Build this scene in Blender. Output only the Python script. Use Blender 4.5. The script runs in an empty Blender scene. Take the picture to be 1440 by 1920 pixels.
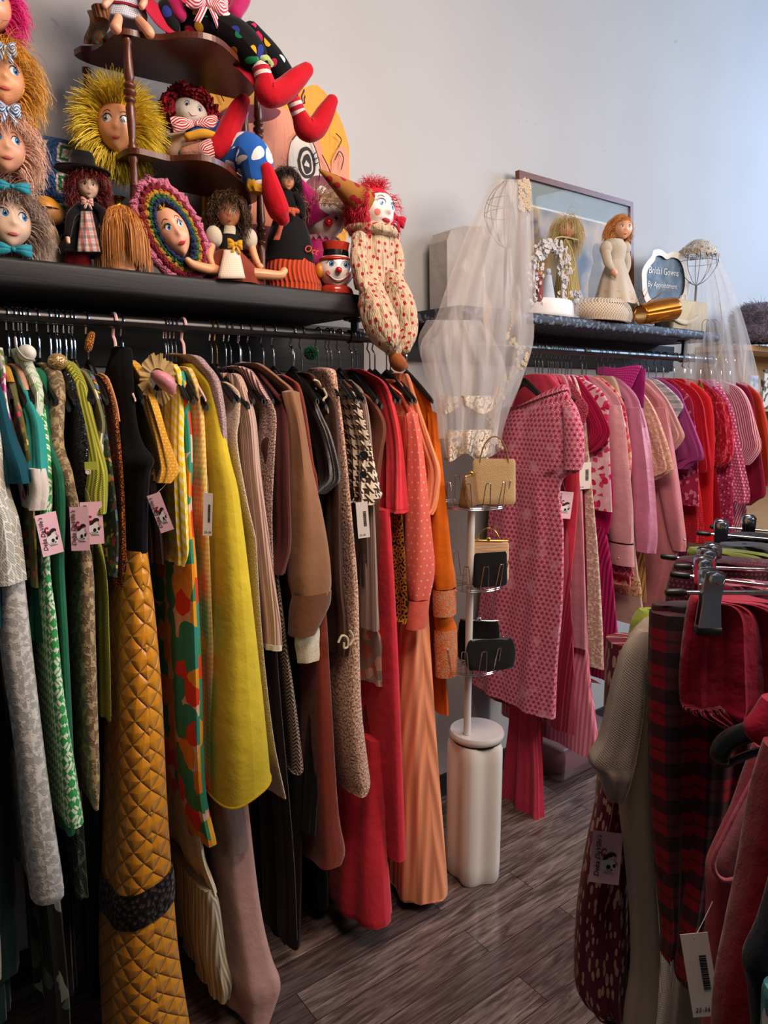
import bpy, math, random
import numpy as np
from mathutils import Vector, Matrix
from mathutils.geometry import tessellate_polygon
random.seed(7); RNG = np.random.default_rng(7)
PI = math.pi
SC = bpy.context.scene
COL = SC.collection
# ---------------------------------------------------------------- camera frame (pixels of the 1440 x 1920 photograph)
F = 1330.0; PITCH = math.atan(210 / F); CAMH = 1.5
YAW = PI / 2 - math.atan(1780 * math.cos(PITCH) / F)
FW = np.array([math.sin(YAW) * math.cos(PITCH), math.cos(YAW) * math.cos(PITCH), -math.sin(PITCH)])
RT = np.array([math.cos(YAW), -math.sin(YAW), 0.0]); UP = np.cross(RT, FW)
CAM = np.array([0, 0, CAMH])
def ray(px, py): return FW + RT * ((px - 720) / F) + UP * ((960 - py) / F)
def PY(px, py, y):
    d = ray(px, py); return CAM + d * (y / d[1])
def PX(px, py, x):
    d = ray(px, py); return CAM + d * (x / d[0])
def PZ(px, py, z):
    d = ray(px, py); return CAM + d * ((z - CAMH) / d[2])
def PD(px, py, dd): return CAM + ray(px, py) * dd
def depth(p): return float(np.dot(np.asarray(p) - CAM, FW))
WALL = 2.2; RAILY = 1.92; RAILZ = 1.70; SHF = 1.85; SHTOP = 1.822

# ---------------------------------------------------------------- object helpers
def new_obj(name, data, root=None):
    o = bpy.data.objects.new(name, data); COL.objects.link(o)
    if root is not None: o.parent = root
    return o
def tag(o, label=None, cat=None, group=None, kind=None):
    for k, v in (('label', label), ('category', cat), ('group', group), ('kind', kind)):
        if v: o[k] = v
    return o
def thing(name, label, cat, loc=(0, 0, 0), group=None):
    o = bpy.data.objects.new(name, None); COL.objects.link(o)
    o.location = [float(c) for c in loc]; o.empty_display_size = .05
    return tag(o, label, cat, group)
def base_of(root):
    b = np.zeros(3); r = root
    while r is not None:
        b = b + np.array(r.location); r = r.parent
    return b
class MB:
    """collects shapes given in world metres, then links them as ONE mesh object"""
    def __init__(s): s.v = []; s.f = []; s.uv = []; s.mi = []; s.cur = 0
    def add(s, vs, fs, uvs=None, mi=None):
        b = len(s.v); s.v.extend([tuple(map(float, q)) for q in vs])
        s.uv.extend(uvs if uvs is not None else [(0.0, 0.0)] * len(vs))
        m = s.cur if mi is None else mi
        for q in fs: s.f.append(tuple(b + i for i in q)); s.mi.append(m)
        return s
    def box(s, c, d, rot=0.0, mi=None, bev=0):
        c = np.array(c, float); hx, hy, hz = [q / 2 for q in d]; ca, sa = math.cos(rot), math.sin(rot)
        if bev:
            b = bev; P = [(-hx, -hy + b), (-hx, hy - b), (-hx + b, hy), (hx - b, hy), (hx, hy - b), (hx, -hy + b), (hx - b, -hy), (-hx + b, -hy)][::-1]
            rings = []
            for z, ins in ((-hz, b), (-hz + b, 0), (hz - b, 0), (hz, b)):
                k = [(x * (1 - ins / max(hx, 1e-6)), y * (1 - ins / max(hy, 1e-6)), z) for x, y in P]
                rings.append([(c[0] + x * ca - y * sa, c[1] + x * sa + y * ca, c[2] + z) for x, y, z in k])
            return s.rings(rings, cap=True, mi=mi)
        vs = [(x, y, z) for z in (-hz, hz) for x, y in ((-hx, -hy), (hx, -hy), (hx, hy), (-hx, hy))]
        vs = [(c[0] + x * ca - y * sa, c[1] + x * sa + y * ca, c[2] + z) for x, y, z in vs]
        return s.add(vs, [(3, 2, 1, 0), (4, 5, 6, 7), (0, 1, 5, 4), (1, 2, 6, 5), (2, 3, 7, 6), (3, 0, 4, 7)], None, mi)
    def rings(s, rings, cap=False, closed=True, mi=None, u0=0.0):
        """loft a list of rings (lists of points); uv in metres"""
        R = np.array(rings, float); n, m = R.shape[:2]
        mid = R[:]; nxt = np.roll(mid, -1, axis=1)
        seg = np.linalg.norm(nxt - mid, axis=2); u = np.concatenate([np.zeros((n, 1)), np.cumsum(seg, axis=1)], axis=1)
        um = u.mean(axis=0)
        cen = R.mean(axis=1); vv = np.concatenate([[0], np.cumsum(np.linalg.norm(np.diff(cen, axis=0), axis=1))])
        M = m + 1 if closed else m
        vs = []; uv = []
        for i in range(n):
            for j in range(M):
                vs.append(R[i, j % m]); uv.append((u0 + u[i, j] - u[i, -1] * .5, float(-vv[i])))
        fs = []
        for i in range(n - 1):
            for j in range(M - 1):
                a = i * M + j; fs.append((a, a + M, a + M + 1, a + 1))
        b = len(s.v)
        s.add(vs, fs, uv, mi)
        if cap:
            k = s.cur if mi is None else mi
            s.f.append(tuple(b + j for j in range(m))); s.mi.append(k)
            s.f.append(tuple(b + (n - 1) * M + j for j in reversed(range(m)))); s.mi.append(k)
        return s
    def tube(s, pts, r, n=8, cap=True, mi=None, flat=1.0):
        P = np.array(pts, float); k = len(P)
        rr = np.full(k, r, float) if np.isscalar(r) else np.array(r, float)
        T = np.gradient(P, axis=0); T /= np.linalg.norm(T, axis=1)[:, None] + 1e-12
        a = np.array([0, 0, 1.0]) if abs(T[0][2]) < .9 else np.array([1.0, 0, 0])
        N = np.cross(T[0], a); N /= np.linalg.norm(N); rings = []
        for i in range(k):
            N = N - T[i] * np.dot(N, T[i]); N /= np.linalg.norm(N) + 1e-12; B = np.cross(T[i], N)
            rings.append([P[i] + rr[i] * (N * math.cos(t) + B * math.sin(t) * flat) for t in np.linspace(0, 2 * PI, n, endpoint=False)])
        return s.rings(rings, cap=cap, mi=mi)
    def ball(s, c, r, n=20, m=12, mi=None, jit=0.0):
        r = np.full(3, r, float) if np.isscalar(r) else np.array(r, float)
        rings = []
        for i in range(m + 1):
            e = -PI / 2 + PI * i / m; ce = max(math.cos(e), 1e-3)
            rings.append([np.array(c) + r * np.array([math.cos(t) * ce, math.sin(t) * ce, math.sin(e)]) * (1 + jit * random.uniform(-1, 1)) for t in np.linspace(0, 2 * PI, n, endpoint=False)])
        return s.rings(rings, cap=True, mi=mi)
    def lathe(s, c, prof, n=24, mi=None, cap=True, sx=1, sy=1):
        """prof: (radius, z) rows about a vertical axis through c"""
        return s.rings([[(c[0] + r * sx * math.cos(t), c[1] + r * sy * math.sin(t), c[2] + z) for t in np.linspace(0, 2 * PI, n, endpoint=False)] for r, z in prof], cap=cap, mi=mi)
    def prism(s, poly, off, mi=None):
        """poly: 3-D points of a flat outline; off: thickness vector"""
        P = [np.array(p, float) for p in poly]; o = np.array(off, float); n = len(P)
        tri = tessellate_polygon([[Vector(p) for p in P]])
        b = len(s.v); s.add(P + [p + o for p in P], [], None, mi); k = s.cur if mi is None else mi
        for t in tri:
            s.f.append(tuple(b + i for i in t)); s.mi.append(k); s.f.append(tuple(b + n + i for i in reversed(t))); s.mi.append(k)
        for i in range(n):
            j = (i + 1) % n; s.f.append((b + i, b + j, b + n + j, b + n + i)); s.mi.append(k)
        return s
    def grid(s, G, mi=None):
        G = np.array(G, float); n, m = G.shape[:2]; return s.rings(G, closed=False, mi=mi)
    def strands(s, S, r, mi=None, taper=.25):
        """S: array (count, k, 3) of hair paths; three-sided tapering tubes"""
        S = np.asarray(S, float); n, k = S.shape[:2]
        T = np.gradient(S, axis=1); T /= np.linalg.norm(T, axis=2)[..., None] + 1e-12
        A = RNG.normal(size=(n, 1, 3)); N = A - T * (A * T).sum(2)[..., None]; N /= np.linalg.norm(N, axis=2)[..., None] + 1e-12
        B = np.cross(T, N); w = r * np.linspace(1, taper, k)[None, :, None]
        V = np.stack([S + w * (N * math.cos(t) + B * math.sin(t)) for t in (0, 2.09, 4.19)], axis=2)  # n,k,3sides,3
        b = len(s.v); s.v.extend(map(tuple, V.reshape(-1, 3).tolist())); s.uv.extend([(0.0, 0.0)] * (n * k * 3)); c = s.cur if mi is None else mi
        for i in range(n):
            for q in range(k - 1):
                a = b + (i * k + q) * 3
                for e in range(3):
                    g = (e + 1) % 3; s.f.append((a + e, a + g, a + 3 + g, a + 3 + e)); s.mi.append(c)
        return s
    def build(s, name, mat, root=None, smooth=True, solid=0, sub=0):
        b = base_of(root) if root is not None else np.zeros(3)
        me = bpy.data.meshes.new(name)
        V = np.array(s.v, float) - b
        me.from_pydata(V.tolist(), [], s.f)
        mats = mat if isinstance(mat, (list, tuple)) else [mat]
        for m in mats: me.materials.append(m)
        if len(mats) > 1: me.polygons.foreach_set('material_index', s.mi)
        uvl = me.uv_layers.new(name='UVMap')
        li = np.zeros(len(me.loops), dtype=np.int32); me.loops.foreach_get('vertex_index', li)
        uvl.data.foreach_set('uv', np.array(s.uv, dtype=np.float32)[li].ravel())
        if smooth: me.polygons.foreach_set('use_smooth', [True] * len(me.polygons))
        me.validate(); me.update()
        o = new_obj(name, me, root)
        if smooth:
            try: me.set_sharp_from_angle(angle=math.radians(50))
            except Exception: pass
        if solid:
            md = o.modifiers.new('s', 'SOLIDIFY'); md.thickness = solid; md.offset = 0
        if sub:
            md = o.modifiers.new('u', 'SUBSURF'); md.levels = sub; md.render_levels = sub
        return o
def single(mb, name, mat, label, cat, group=None, kind=None, smooth=True, solid=0):
    """a thing that is one mesh, its origin at the middle of its base"""
    V = np.array(mb.v); lo, hi = V.min(0), V.max(0); b = np.array([(lo[0] + hi[0]) / 2, (lo[1] + hi[1]) / 2, lo[2]])
    mb.v = [tuple(q) for q in (V - b)]
    o = mb.build(name, mat, None, smooth, solid); o.location = b
    return tag(o, label, cat, group, kind)
def catmull(P, n):
    P = np.array(P, float); k = len(P)
    if k == 2: return np.array([P[0] + (P[1] - P[0]) * t for t in np.linspace(0, 1, n)])
    Q = np.vstack([2 * P[0] - P[1], P, 2 * P[-1] - P[-2]]); out = []
    for t in np.linspace(0, k - 1 - 1e-9, n):
        i = int(t); f = t - i; p0, p1, p2, p3 = Q[i:i + 4]
        out.append(.5 * (2 * p1 + (p2 - p0) * f + (2 * p0 - 5 * p1 + 4 * p2 - p3) * f * f + (3 * p1 - p0 - 3 * p2 + p3) * f ** 3))
    return np.array(out)
def lerp_rows(P, n, z=None):
    """monotone resample of rows by their own index with smoothing"""
    return catmull(P, n)

# ---------------------------------------------------------------- materials
def lin(h):
    h = h.lstrip('#'); c = [int(h[i:i + 2], 16) / 255 for i in (0, 2, 4)]
    return [q / 12.92 if q <= .04045 else ((q + .055) / 1.055) ** 2.4 for q in c]
T = None
class X:
    def __init__(s, k): s.k = k
    def __add__(s, o): return mth('ADD', s, o)
    __radd__ = __add__
    def __sub__(s, o): return mth('SUBTRACT', s, o)
    def __rsub__(s, o): return mth('SUBTRACT', o, s)
    def __mul__(s, o): return mth('MULTIPLY', s, o)
    __rmul__ = __mul__
    def __truediv__(s, o): return mth('DIVIDE', s, o)
def link(sock, v):
    if isinstance(v, X): T.links.new(v.k, sock)
    elif isinstance(v, str): sock.default_value = (*lin(v), 1)
    elif isinstance(v, (tuple, list)): sock.default_value = (*v, 1) if len(v) == 3 and sock.type == 'RGBA' else v
    else: sock.default_value = v
def node(t, ins=None, out=0, **kw):
    n = T.nodes.new('ShaderNode' + t)
    for k, v in kw.items(): setattr(n, k, v)
    for k, v in (ins or {}).items(): link(n.inputs[k], v)
    return X(n.outputs[out])
def mth(op, a, b=0.0, c=None):
    d = {0: a, 1: b}
    if c is not None: d[2] = c
    return node('Math', d, operation=op)
def sin_(a): return mth('SINE', a)
def absx(a): return mth('ABSOLUTE', a)
def frac(a): return mth('FRACT', a)
def flo(a): return mth('FLOOR', a)
def lt(a, b): return mth('LESS_THAN', a, b)
def gt(a, b): return mth('GREATER_THAN', a, b)
def mx(a, b): return mth('MAXIMUM', a, b)
def mn(a, b): return mth('MINIMUM', a, b)
def sst(x, a, b): return node('MapRange', {0: x, 1: a, 2: b, 3: 0.0, 4: 1.0}, interpolation_type='SMOOTHSTEP')
def mix(f, a, b):
    n = T.nodes.new('ShaderNodeMix'); n.data_type = 'RGBA'
    link(n.inputs[0], f); link(n.inputs[6], a); link(n.inputs[7], b); return X(n.outputs[2])
def uvxy():
    s = T.nodes.new('ShaderNodeSeparateXYZ'); T.links.new(T.nodes.new('ShaderNodeUVMap').outputs[0], s.inputs[0])
    return X(s.outputs[0]), X(s.outputs[1])
def vec(x, y, z=0.0): return node('CombineXYZ', {0: x, 1: y, 2: z})
def objv(): return node('TexCoord', out=3)
def uvv(su=1.0, sv=1.0):
    u, v = uvxy(); return vec(u * su, v * sv)
def noise(v, scale, det=2.0, dist=0.0, out=0, rough=.5): return node('TexNoise', {'Vector': v, 'Scale': scale, 'Detail': det, 'Distortion': dist, 'Roughness': rough}, out)
def vor(v, scale, out=0, feature='F1', rnd=1.0, dim='2D'): return node('TexVoronoi', {'Vector': v, 'Scale': scale, 'Randomness': rnd}, out, feature=feature, voronoi_dimensions=dim)
def warp(v, scale, amt):
    n = noise(v, scale, 2.0, 0, 1); s = node('VectorMath', {0: n, 1: (-.5, -.5, -.5)}, operation='ADD')
    s = node('VectorMath', {0: s, 3: amt}, operation='SCALE'); return node('VectorMath', {0: v, 1: s}, operation='ADD')
def sepc(c, i): return node('SeparateColor', {0: c}, i)
def ramp(f, stops, const=False):
    n = T.nodes.new('ShaderNodeValToRGB'); cr = n.color_ramp
    if const: cr.interpolation = 'CONSTANT'
    while len(cr.elements) < len(stops): cr.elements.new(.5)
    for e, (p, c) in zip(cr.elements, stops): e.position = p; e.color = (*lin(c), 1)
    link(n.inputs[0], f); return X(n.outputs[0])
def bump(h, strength=.5, dist=.002): return node('Bump', {'Strength': strength, 'Distance': dist, 'Height': h})
MATS = {}
def MAT(name, fn=None, col='#888888', rough=.8, metal=0.0, sheen=0.0, spec=.3, trans=0.0, coat=0.0, thin=0.0, emit=0.0, alpha=None):
    """fn() may return dict(color, h (height for bump), hs, hd, alpha, rough, metal)"""
    global T
    if name in MATS: return MATS[name]
    m = bpy.data.materials.new(name); m.use_nodes = True; T = m.node_tree; T.nodes.clear()
    out = T.nodes.new('ShaderNodeOutputMaterial'); b = T.nodes.new('ShaderNodeBsdfPrincipled')
    d = fn() if fn else {}
    I = b.inputs
    link(I['Base Color'], d.get('color', col)); link(I['Roughness'], d.get('rough', rough)); link(I['Metallic'], d.get('metal', metal))
    I['Specular IOR Level'].default_value = spec; I['Sheen Weight'].default_value = sheen; I['Sheen Roughness'].default_value = .4
    I['Coat Weight'].default_value = coat; I['Coat Roughness'].default_value = .08
    I['Transmission Weight'].default_value = trans
    if 'h' in d: T.links.new(bump(d['h'], d.get('hs', .5), d.get('hd', .002)).k, I['Normal'])
    sh = b.outputs[0]
    if thin:   # thin cloth lets light through
        tr = T.nodes.new('ShaderNodeBsdfTranslucent'); link(tr.inputs[0], d.get('color', col))
        ms = T.nodes.new('ShaderNodeMixShader'); ms.inputs[0].default_value = thin
        T.links.new(sh, ms.inputs[1]); T.links.new(tr.outputs[0], ms.inputs[2]); sh = ms.outputs[0]
    a = d.get('alpha', alpha)
    if a is not None:
        tp = T.nodes.new('ShaderNodeBsdfTransparent'); ms = T.nodes.new('ShaderNodeMixShader')
        link(ms.inputs[0], a); T.links.new(tp.outputs[0], ms.inputs[1]); T.links.new(sh, ms.inputs[2]); sh = ms.outputs[0]
    T.links.new(sh, out.inputs[0]); MATS[name] = m
    return m
_mc = [0]
def cloth(col, fn=None, rough=.85, sheen=.15, spec=.15, **k):
    key = 'cloth_%d' % _mc[0]; _mc[0] += 1
    def base():
        v = objv(); n = noise(v, 9.0, 3.0)
        c = mix(mth('MULTIPLY', n, .55), col, dark(col, .62))
        return dict(color=c, h=noise(v, 420.0, 1.0) * .25 + noise(v, 26.0, 3.0) * 2.2, hs=.45, hd=.004)
    return MAT(key, fn or base, rough=rough, sheen=sheen, spec=spec, **k)
def dark(h, f):
    h = h.lstrip('#'); return '#' + ''.join('%02x' % max(0, min(255, int(int(h[i:i + 2], 16) * f))) for i in (0, 2, 4))
def mixhex(a, b, f):
    a = a.lstrip('#'); b = b.lstrip('#'); return '#' + ''.join('%02x' % int(int(a[i:i + 2], 16) * (1 - f) + int(b[i:i + 2], 16) * f) for i in (0, 2, 4))
# pattern makers (each returns fn for MAT / cloth); all sizes in metres
def soft(h): return h + noise(objv(), 26.0, 3.0) * 1.5
def p_brocade(a, b, sc=70.0, hs=.35):
    def f():
        v = warp(uvv(), 30.0, .012); d = vor(v, sc, 0, 'SMOOTH_F1'); e = noise(v, sc * 1.6, 2.0, 1.2)
        m = sst(mth('ADD', e * .7, d * .45), .45, .62)
        return dict(color=mix(m, a, b), h=m, hs=hs, hd=.002, rough=mix(m, '#777777', '#bbbbbb'))
    return f
def p_leaf(a, b, sc=48.0):
    def f():
        u, v = uvxy(); w = warp(vec(u * 1.0, v * .62 + u * .45), 20.0, .02); d = vor(w, sc, 0, 'DISTANCE_TO_EDGE'); c = vor(w, sc, 2)
        vein = sin_((u * 1.3 + v) * 900.0 + sepc(c, 0) * 20.0) * .5 + .5
        m = mx(lt(d, .07), gt(vein, .72) * .75)
        return dict(color=mix(m, a, b), h=soft(m * .5), hs=.3, hd=.003)
    return f
def p_rib(c, freq=160.0, k=.55):
    def f():
        u, v = uvxy(); s = sin_(u * (2 * PI * freq / 2)) * .5 + .5
        t = sin_(v * 1600.0 + u * 900.0) * .5 + .5
        return dict(color=mix(s * .8 + t * .2, dark(c, k), c), h=s * .8 + t * .25, hs=.8, hd=.003)
    return f
def p_tweed(*cols, sc=420.0, st=.9):
    def f():
        v = uvv(1.0, .8); n = noise(v, sc, 1.0); k = len(cols)
        stops = [(.36 + .3 * i / max(1, k - 1), c) for i, c in enumerate(cols)]
        return dict(color=ramp(n, stops), h=noise(v, sc * .7, 2.0) + noise(objv(), 26.0, 3.0), hs=st, hd=.004)
    return f
def p_dots(a, b, sp=.02, r=.22, jit=False):
    def f():
        u, v = uvxy(); x = u / sp; y = v / sp; row = flo(y); x = x + row * .5
        dx = frac(x) - .5; dy = frac(y) - .5; m = lt(mth('SQRT', dx * dx + dy * dy), r)
        return dict(color=mix(m, a, b), h=soft(m * .2), hs=.3, hd=.003)
    return f
def p_vdots(a, cols, sc=40.0, r=.32):
    def f():
        v = uvv(); d = vor(v, sc, 0, 'F1', .8); c = sepc(vor(v, sc, 1, 'F1', .8), 0); k = len(cols)
        return dict(color=mix(lt(d, r), a, ramp(c, [(i / k, q) for i, q in enumerate(cols)], True)), h=soft(lt(d, r) * .1), hs=.3, hd=.003)
    return f
def p_stripe(a, b, w=.008, duty=.5, ang=0.0, wob=0.0):
    def f():
        u, v = uvxy(); t = u * math.cos(ang) + v * math.sin(ang)
        if wob: t = t + noise(uvv(), 14.0) * wob
        return dict(color=mix(gt(frac(t / w), duty), a, b), h=soft(0.0 * t), hs=.3, hd=.004)
    return f
def p_gingham(a, b, w=.012):
    def f():
        u, v = uvxy(); s = gt(frac(u / w), .5); t = gt(frac(v / w), .5)
        return dict(color=mix((s + t) * .5, a, b), h=soft(0.0 * u), hs=.3, hd=.004)
    return f
def p_plaid(a, b, c, w=.05):
    def f():
        u, v = uvxy(); x = frac(u / w); y = frac(v / w)
        s = gt(x, .55); t = gt(y, .6); th = lt(absx(y - .3), .04)
        k = mix(s * .8, a, c); k = mix(t * .82, k, b); k = mix(th * .6, k, b); k = mix(s * t * .6, k, dark(c, .7))
        return dict(color=k, h=soft(0.0 * u), hs=.3, hd=.004)
    return f
def p_argyle(a, b, l, w=.045):
    def f():
        u, v = uvxy(); p = u / w + v / (w * 1.25); q = u / w - v / (w * 1.25)
        s = gt(frac(p), .5); t = gt(frac(q), .5); chk = absx(s - t)
        ln = mx(lt(absx(frac(p + .25) - .5), .05), lt(absx(frac(q + .25) - .5), .05))
        return dict(color=mix(ln, mix(chk, a, b), l), h=soft(0.0 * u), hs=.3, hd=.003)
    return f
def p_hounds(a, b, w=.016):
    def f():
        u, v = uvxy(); x = frac(u / w); y = frac(v / w); s = gt(x, .5); t = gt(y, .5)
        d = gt(frac((u + v) / (w * .5)), .5)
        same = 1.0 - absx(s - t)
        return dict(color=mix(mix(same, d, s), a, b), h=noise(uvv(), 500.0), hs=.5, hd=.003)
    return f
def p_zig(a, b, w=.008, amp=.02, per=.04):
    def f():
        u, v = uvxy(); z = absx(frac(u / per) - .5) * (2 * amp); t = frac((v + z) / w)
        n = noise(uvv(), 300.0) * .35
        return dict(color=mix(gt(t + n, .68), a, b), h=n, hs=.5, hd=.003)
    return f
def p_floral(bg, cols, sc=22.0, cover=.42, warpa=.03):
    def f():
        v = warp(uvv(), sc * .9, warpa); d = vor(v, sc); c = sepc(vor(v, sc, 1), 0); k = len(cols)
        pet = ramp(c, [(i / k, q) for i, q in enumerate(cols)], True)
        return dict(color=mix(lt(d, cover), bg, pet), h=soft(0.0 * d), hs=.3, hd=.004)
    return f
def p_leopard(bg, spot, sc=70.0, mid=None):
    def f():
        v = warp(uvv(), 40.0, .012); d = vor(v, sc, 0, 'F1', .9); ring = lt(absx(d - .42), .15)
        return dict(color=mix(ring, mix(lt(d, .2), bg, mid or bg), spot), h=soft(0.0 * d), hs=.3, hd=.003)
    return f
def p_cells(bg, line, hi, w=.021):
    """honeycomb print of ringed dots with pale blooms"""
    def f():
        u, v = uvxy(); x = u / w; y = v / w; q = 1.7320508
        def d(ox, oy):
            a = frac(x + ox) - .5; b = (frac(y / q + oy) - .5) * q; return mth('SQRT', a * a + b * b)
        r = mn(d(0.0, 0.0), d(.5, .5)); ring = lt(absx(r - .3), .055); edge = gt(r, .455)
        n = noise(uvv(), 14.0, 1.5); bl = sst(n, .55, .72)
        c = mix(noise(uvv(), 40.0) * .8, bg, dark(bg, .7)); c = mix(edge, c, line); c = mix(ring * .6, c, line); c = mix(bl * .62, c, hi)
        return dict(color=c, h=soft(0.0 * r), hs=.3, hd=.004)
    return f
def p_quilt(c, w=.052):
    def f():
        u, v = uvxy(); hgt = w * 1.05
        p = u / w + v / hgt; q = u / w - v / hgt
        a = absx(sin_(p * PI)); b2 = absx(sin_(q * PI)); m = mn(a, b2); h = mth('POWER', m, .5); seam = sst(m, .0, .12)
        n = noise(uvv(1.0, .3), 70.0, 3.0)
        return dict(color=mix(seam, dark(c, .62), mix(n * .6, c, dark(c, .82))), h=h + n * .25, hs=.85, hd=.009, rough=mix(n, '#777777', '#999999'))
    return f
def p_lace(c, sc=90.0, open_=.35, bgalpha=.25):
    def f():
        v = warp(uvv(), 60.0, .006); e = vor(v, sc, 0, 'DISTANCE_TO_EDGE'); fl = sst(noise(v, sc * .35, 2.0), .5, .6)
        m = mx(mx(lt(e, .11), fl), bgalpha)
        return dict(color=mix(fl * .5, c, dark(c, .85)), h=m, hs=.5, hd=.002, alpha=m)
    return f
def p_flower_lace(c, sc=34.0):
    def f():
        v = uvv(); d = vor(v, sc, 0, 'F1', .55); e = vor(v, sc * 3, 0, 'DISTANCE_TO_EDGE')
        m = mx(lt(absx(d - .32), .14), mx(lt(d, .1), lt(e, .06) * .8))
        return dict(color=c, h=m, hs=.5, hd=.002, alpha=mx(m, .12))
    return f
def p_glitter(c, hi, sc=500.0):
    def f():
        v = uvv(); s = sepc(vor(v, sc, 1), 0); m = gt(s, .72)
        return dict(color=mix(m, c, hi), rough=mix(m, '#cccccc', '#333333'), metal=m * .6, h=vor(v, sc), hs=.6, hd=.002)
    return f
def p_pleat(c, freq=55.0, lo=.6):
    def f():
        u, v = uvxy(); s = sin_(u * (2 * PI * freq)) * .5 + .5
        return dict(color=mix(s, dark(c, lo), c), h=s, hs=.7, hd=.006)
    return f
def p_specks(a, b):
    """paint-brush specks in vertical dashes"""
    def f():
        v = uvv(1.0, .34); d = vor(warp(v, 60.0, .006), 84.0, 0, 'F1', 1.0); g = noise(uvv(), 9.0, 2.0)
        return dict(color=mix(lt(d, g * .52), a, b), h=soft(0.0 * d), hs=.3, hd=.004)
    return f
def p_furcol(a, b, sc=60.0): 
    return lambda: dict(color=mix(noise(objv(), sc, 2.0), a, b))
# ---------------------------------------------------------------- shared plain materials
BLACKP = MAT('black_plastic', col='#0b0b0d', rough=.38, spec=.5)
VELVET = MAT('black_flock', col='#050506', rough=.9, sheen=.3)
CHROME = MAT('chrome', col='#cfcfd4', rough=.16, metal=1.0)
GOLDM = MAT('brass', col='#c9a250', rough=.25, metal=1.0)
PINKP = MAT('pink_plastic', col='#e3b6b4', rough=.4)
WHITEP = MAT('white_plastic', col='#dcd8d2', rough=.35, spec=.5)
PIPE = MAT('black_pipe', lambda: dict(color=mix(noise(objv(), 60.0), '#0d0d0f', '#1d1c1e'), rough=.34), spec=.6)

# ---------------------------------------------------------------- price tags
TAGPINK = MAT('tag_card', col='#e2b4bd', rough=.6)
TAGWHITE = MAT('tag_white', col='#d9cfc8', rough=.6)
INK = MAT('ink', col='#1a0d12', rough=.7); INKRED = MAT('ink_red', col='#8d1026', rough=.7); BONE = MAT('print_white', col='#d8d4d0', rough=.7)
STRING = MAT('tag_string', col='#b8a8a4', rough=.8)
def text_mesh(body, size, mat, name, root, origin, ex, ey, ez, align='LEFT', shear=0.0, fat=0.0):
    """lettering as a mesh lying in the plane spanned by ex, ey"""
    cu = bpy.data.curves.new('t', 'FONT'); cu.body = body; cu.size = size; cu.align_x = align; cu.shear = shear; cu.offset = fat
    cu.extrude = size * .01; cu.resolution_u = 2
    t = bpy.data.objects.new('t', cu); COL.objects.link(t)
    bpy.context.view_layer.update()
    me = t.evaluated_get(bpy.context.evaluated_depsgraph_get()).to_mesh()
    mb = MB(); vs = [np.array(origin) + np.array(ex) * v.co.x + np.array(ey) * v.co.y + np.array(ez) * v.co.z for v in me.vertices]
    mb.add(vs, [tuple(p.vertices) for p in me.polygons])
    t.to_mesh_clear(); bpy.data.objects.remove(t); bpy.data.curves.remove(cu)
    return mb.build(name, mat, root, smooth=False)
def plane_frame(p00, p10, p01):
    p00, p10, p01 = map(np.array, (p00, p10, p01)); ex = p10 - p00; w = np.linalg.norm(ex); ex /= w
    ey = p01 - p00; ey -= ex * np.dot(ex, ey); h = np.linalg.norm(ey); ey /= h; ez = np.cross(ex, ey)
    return p00, ex, ey, ez, w, h
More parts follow.
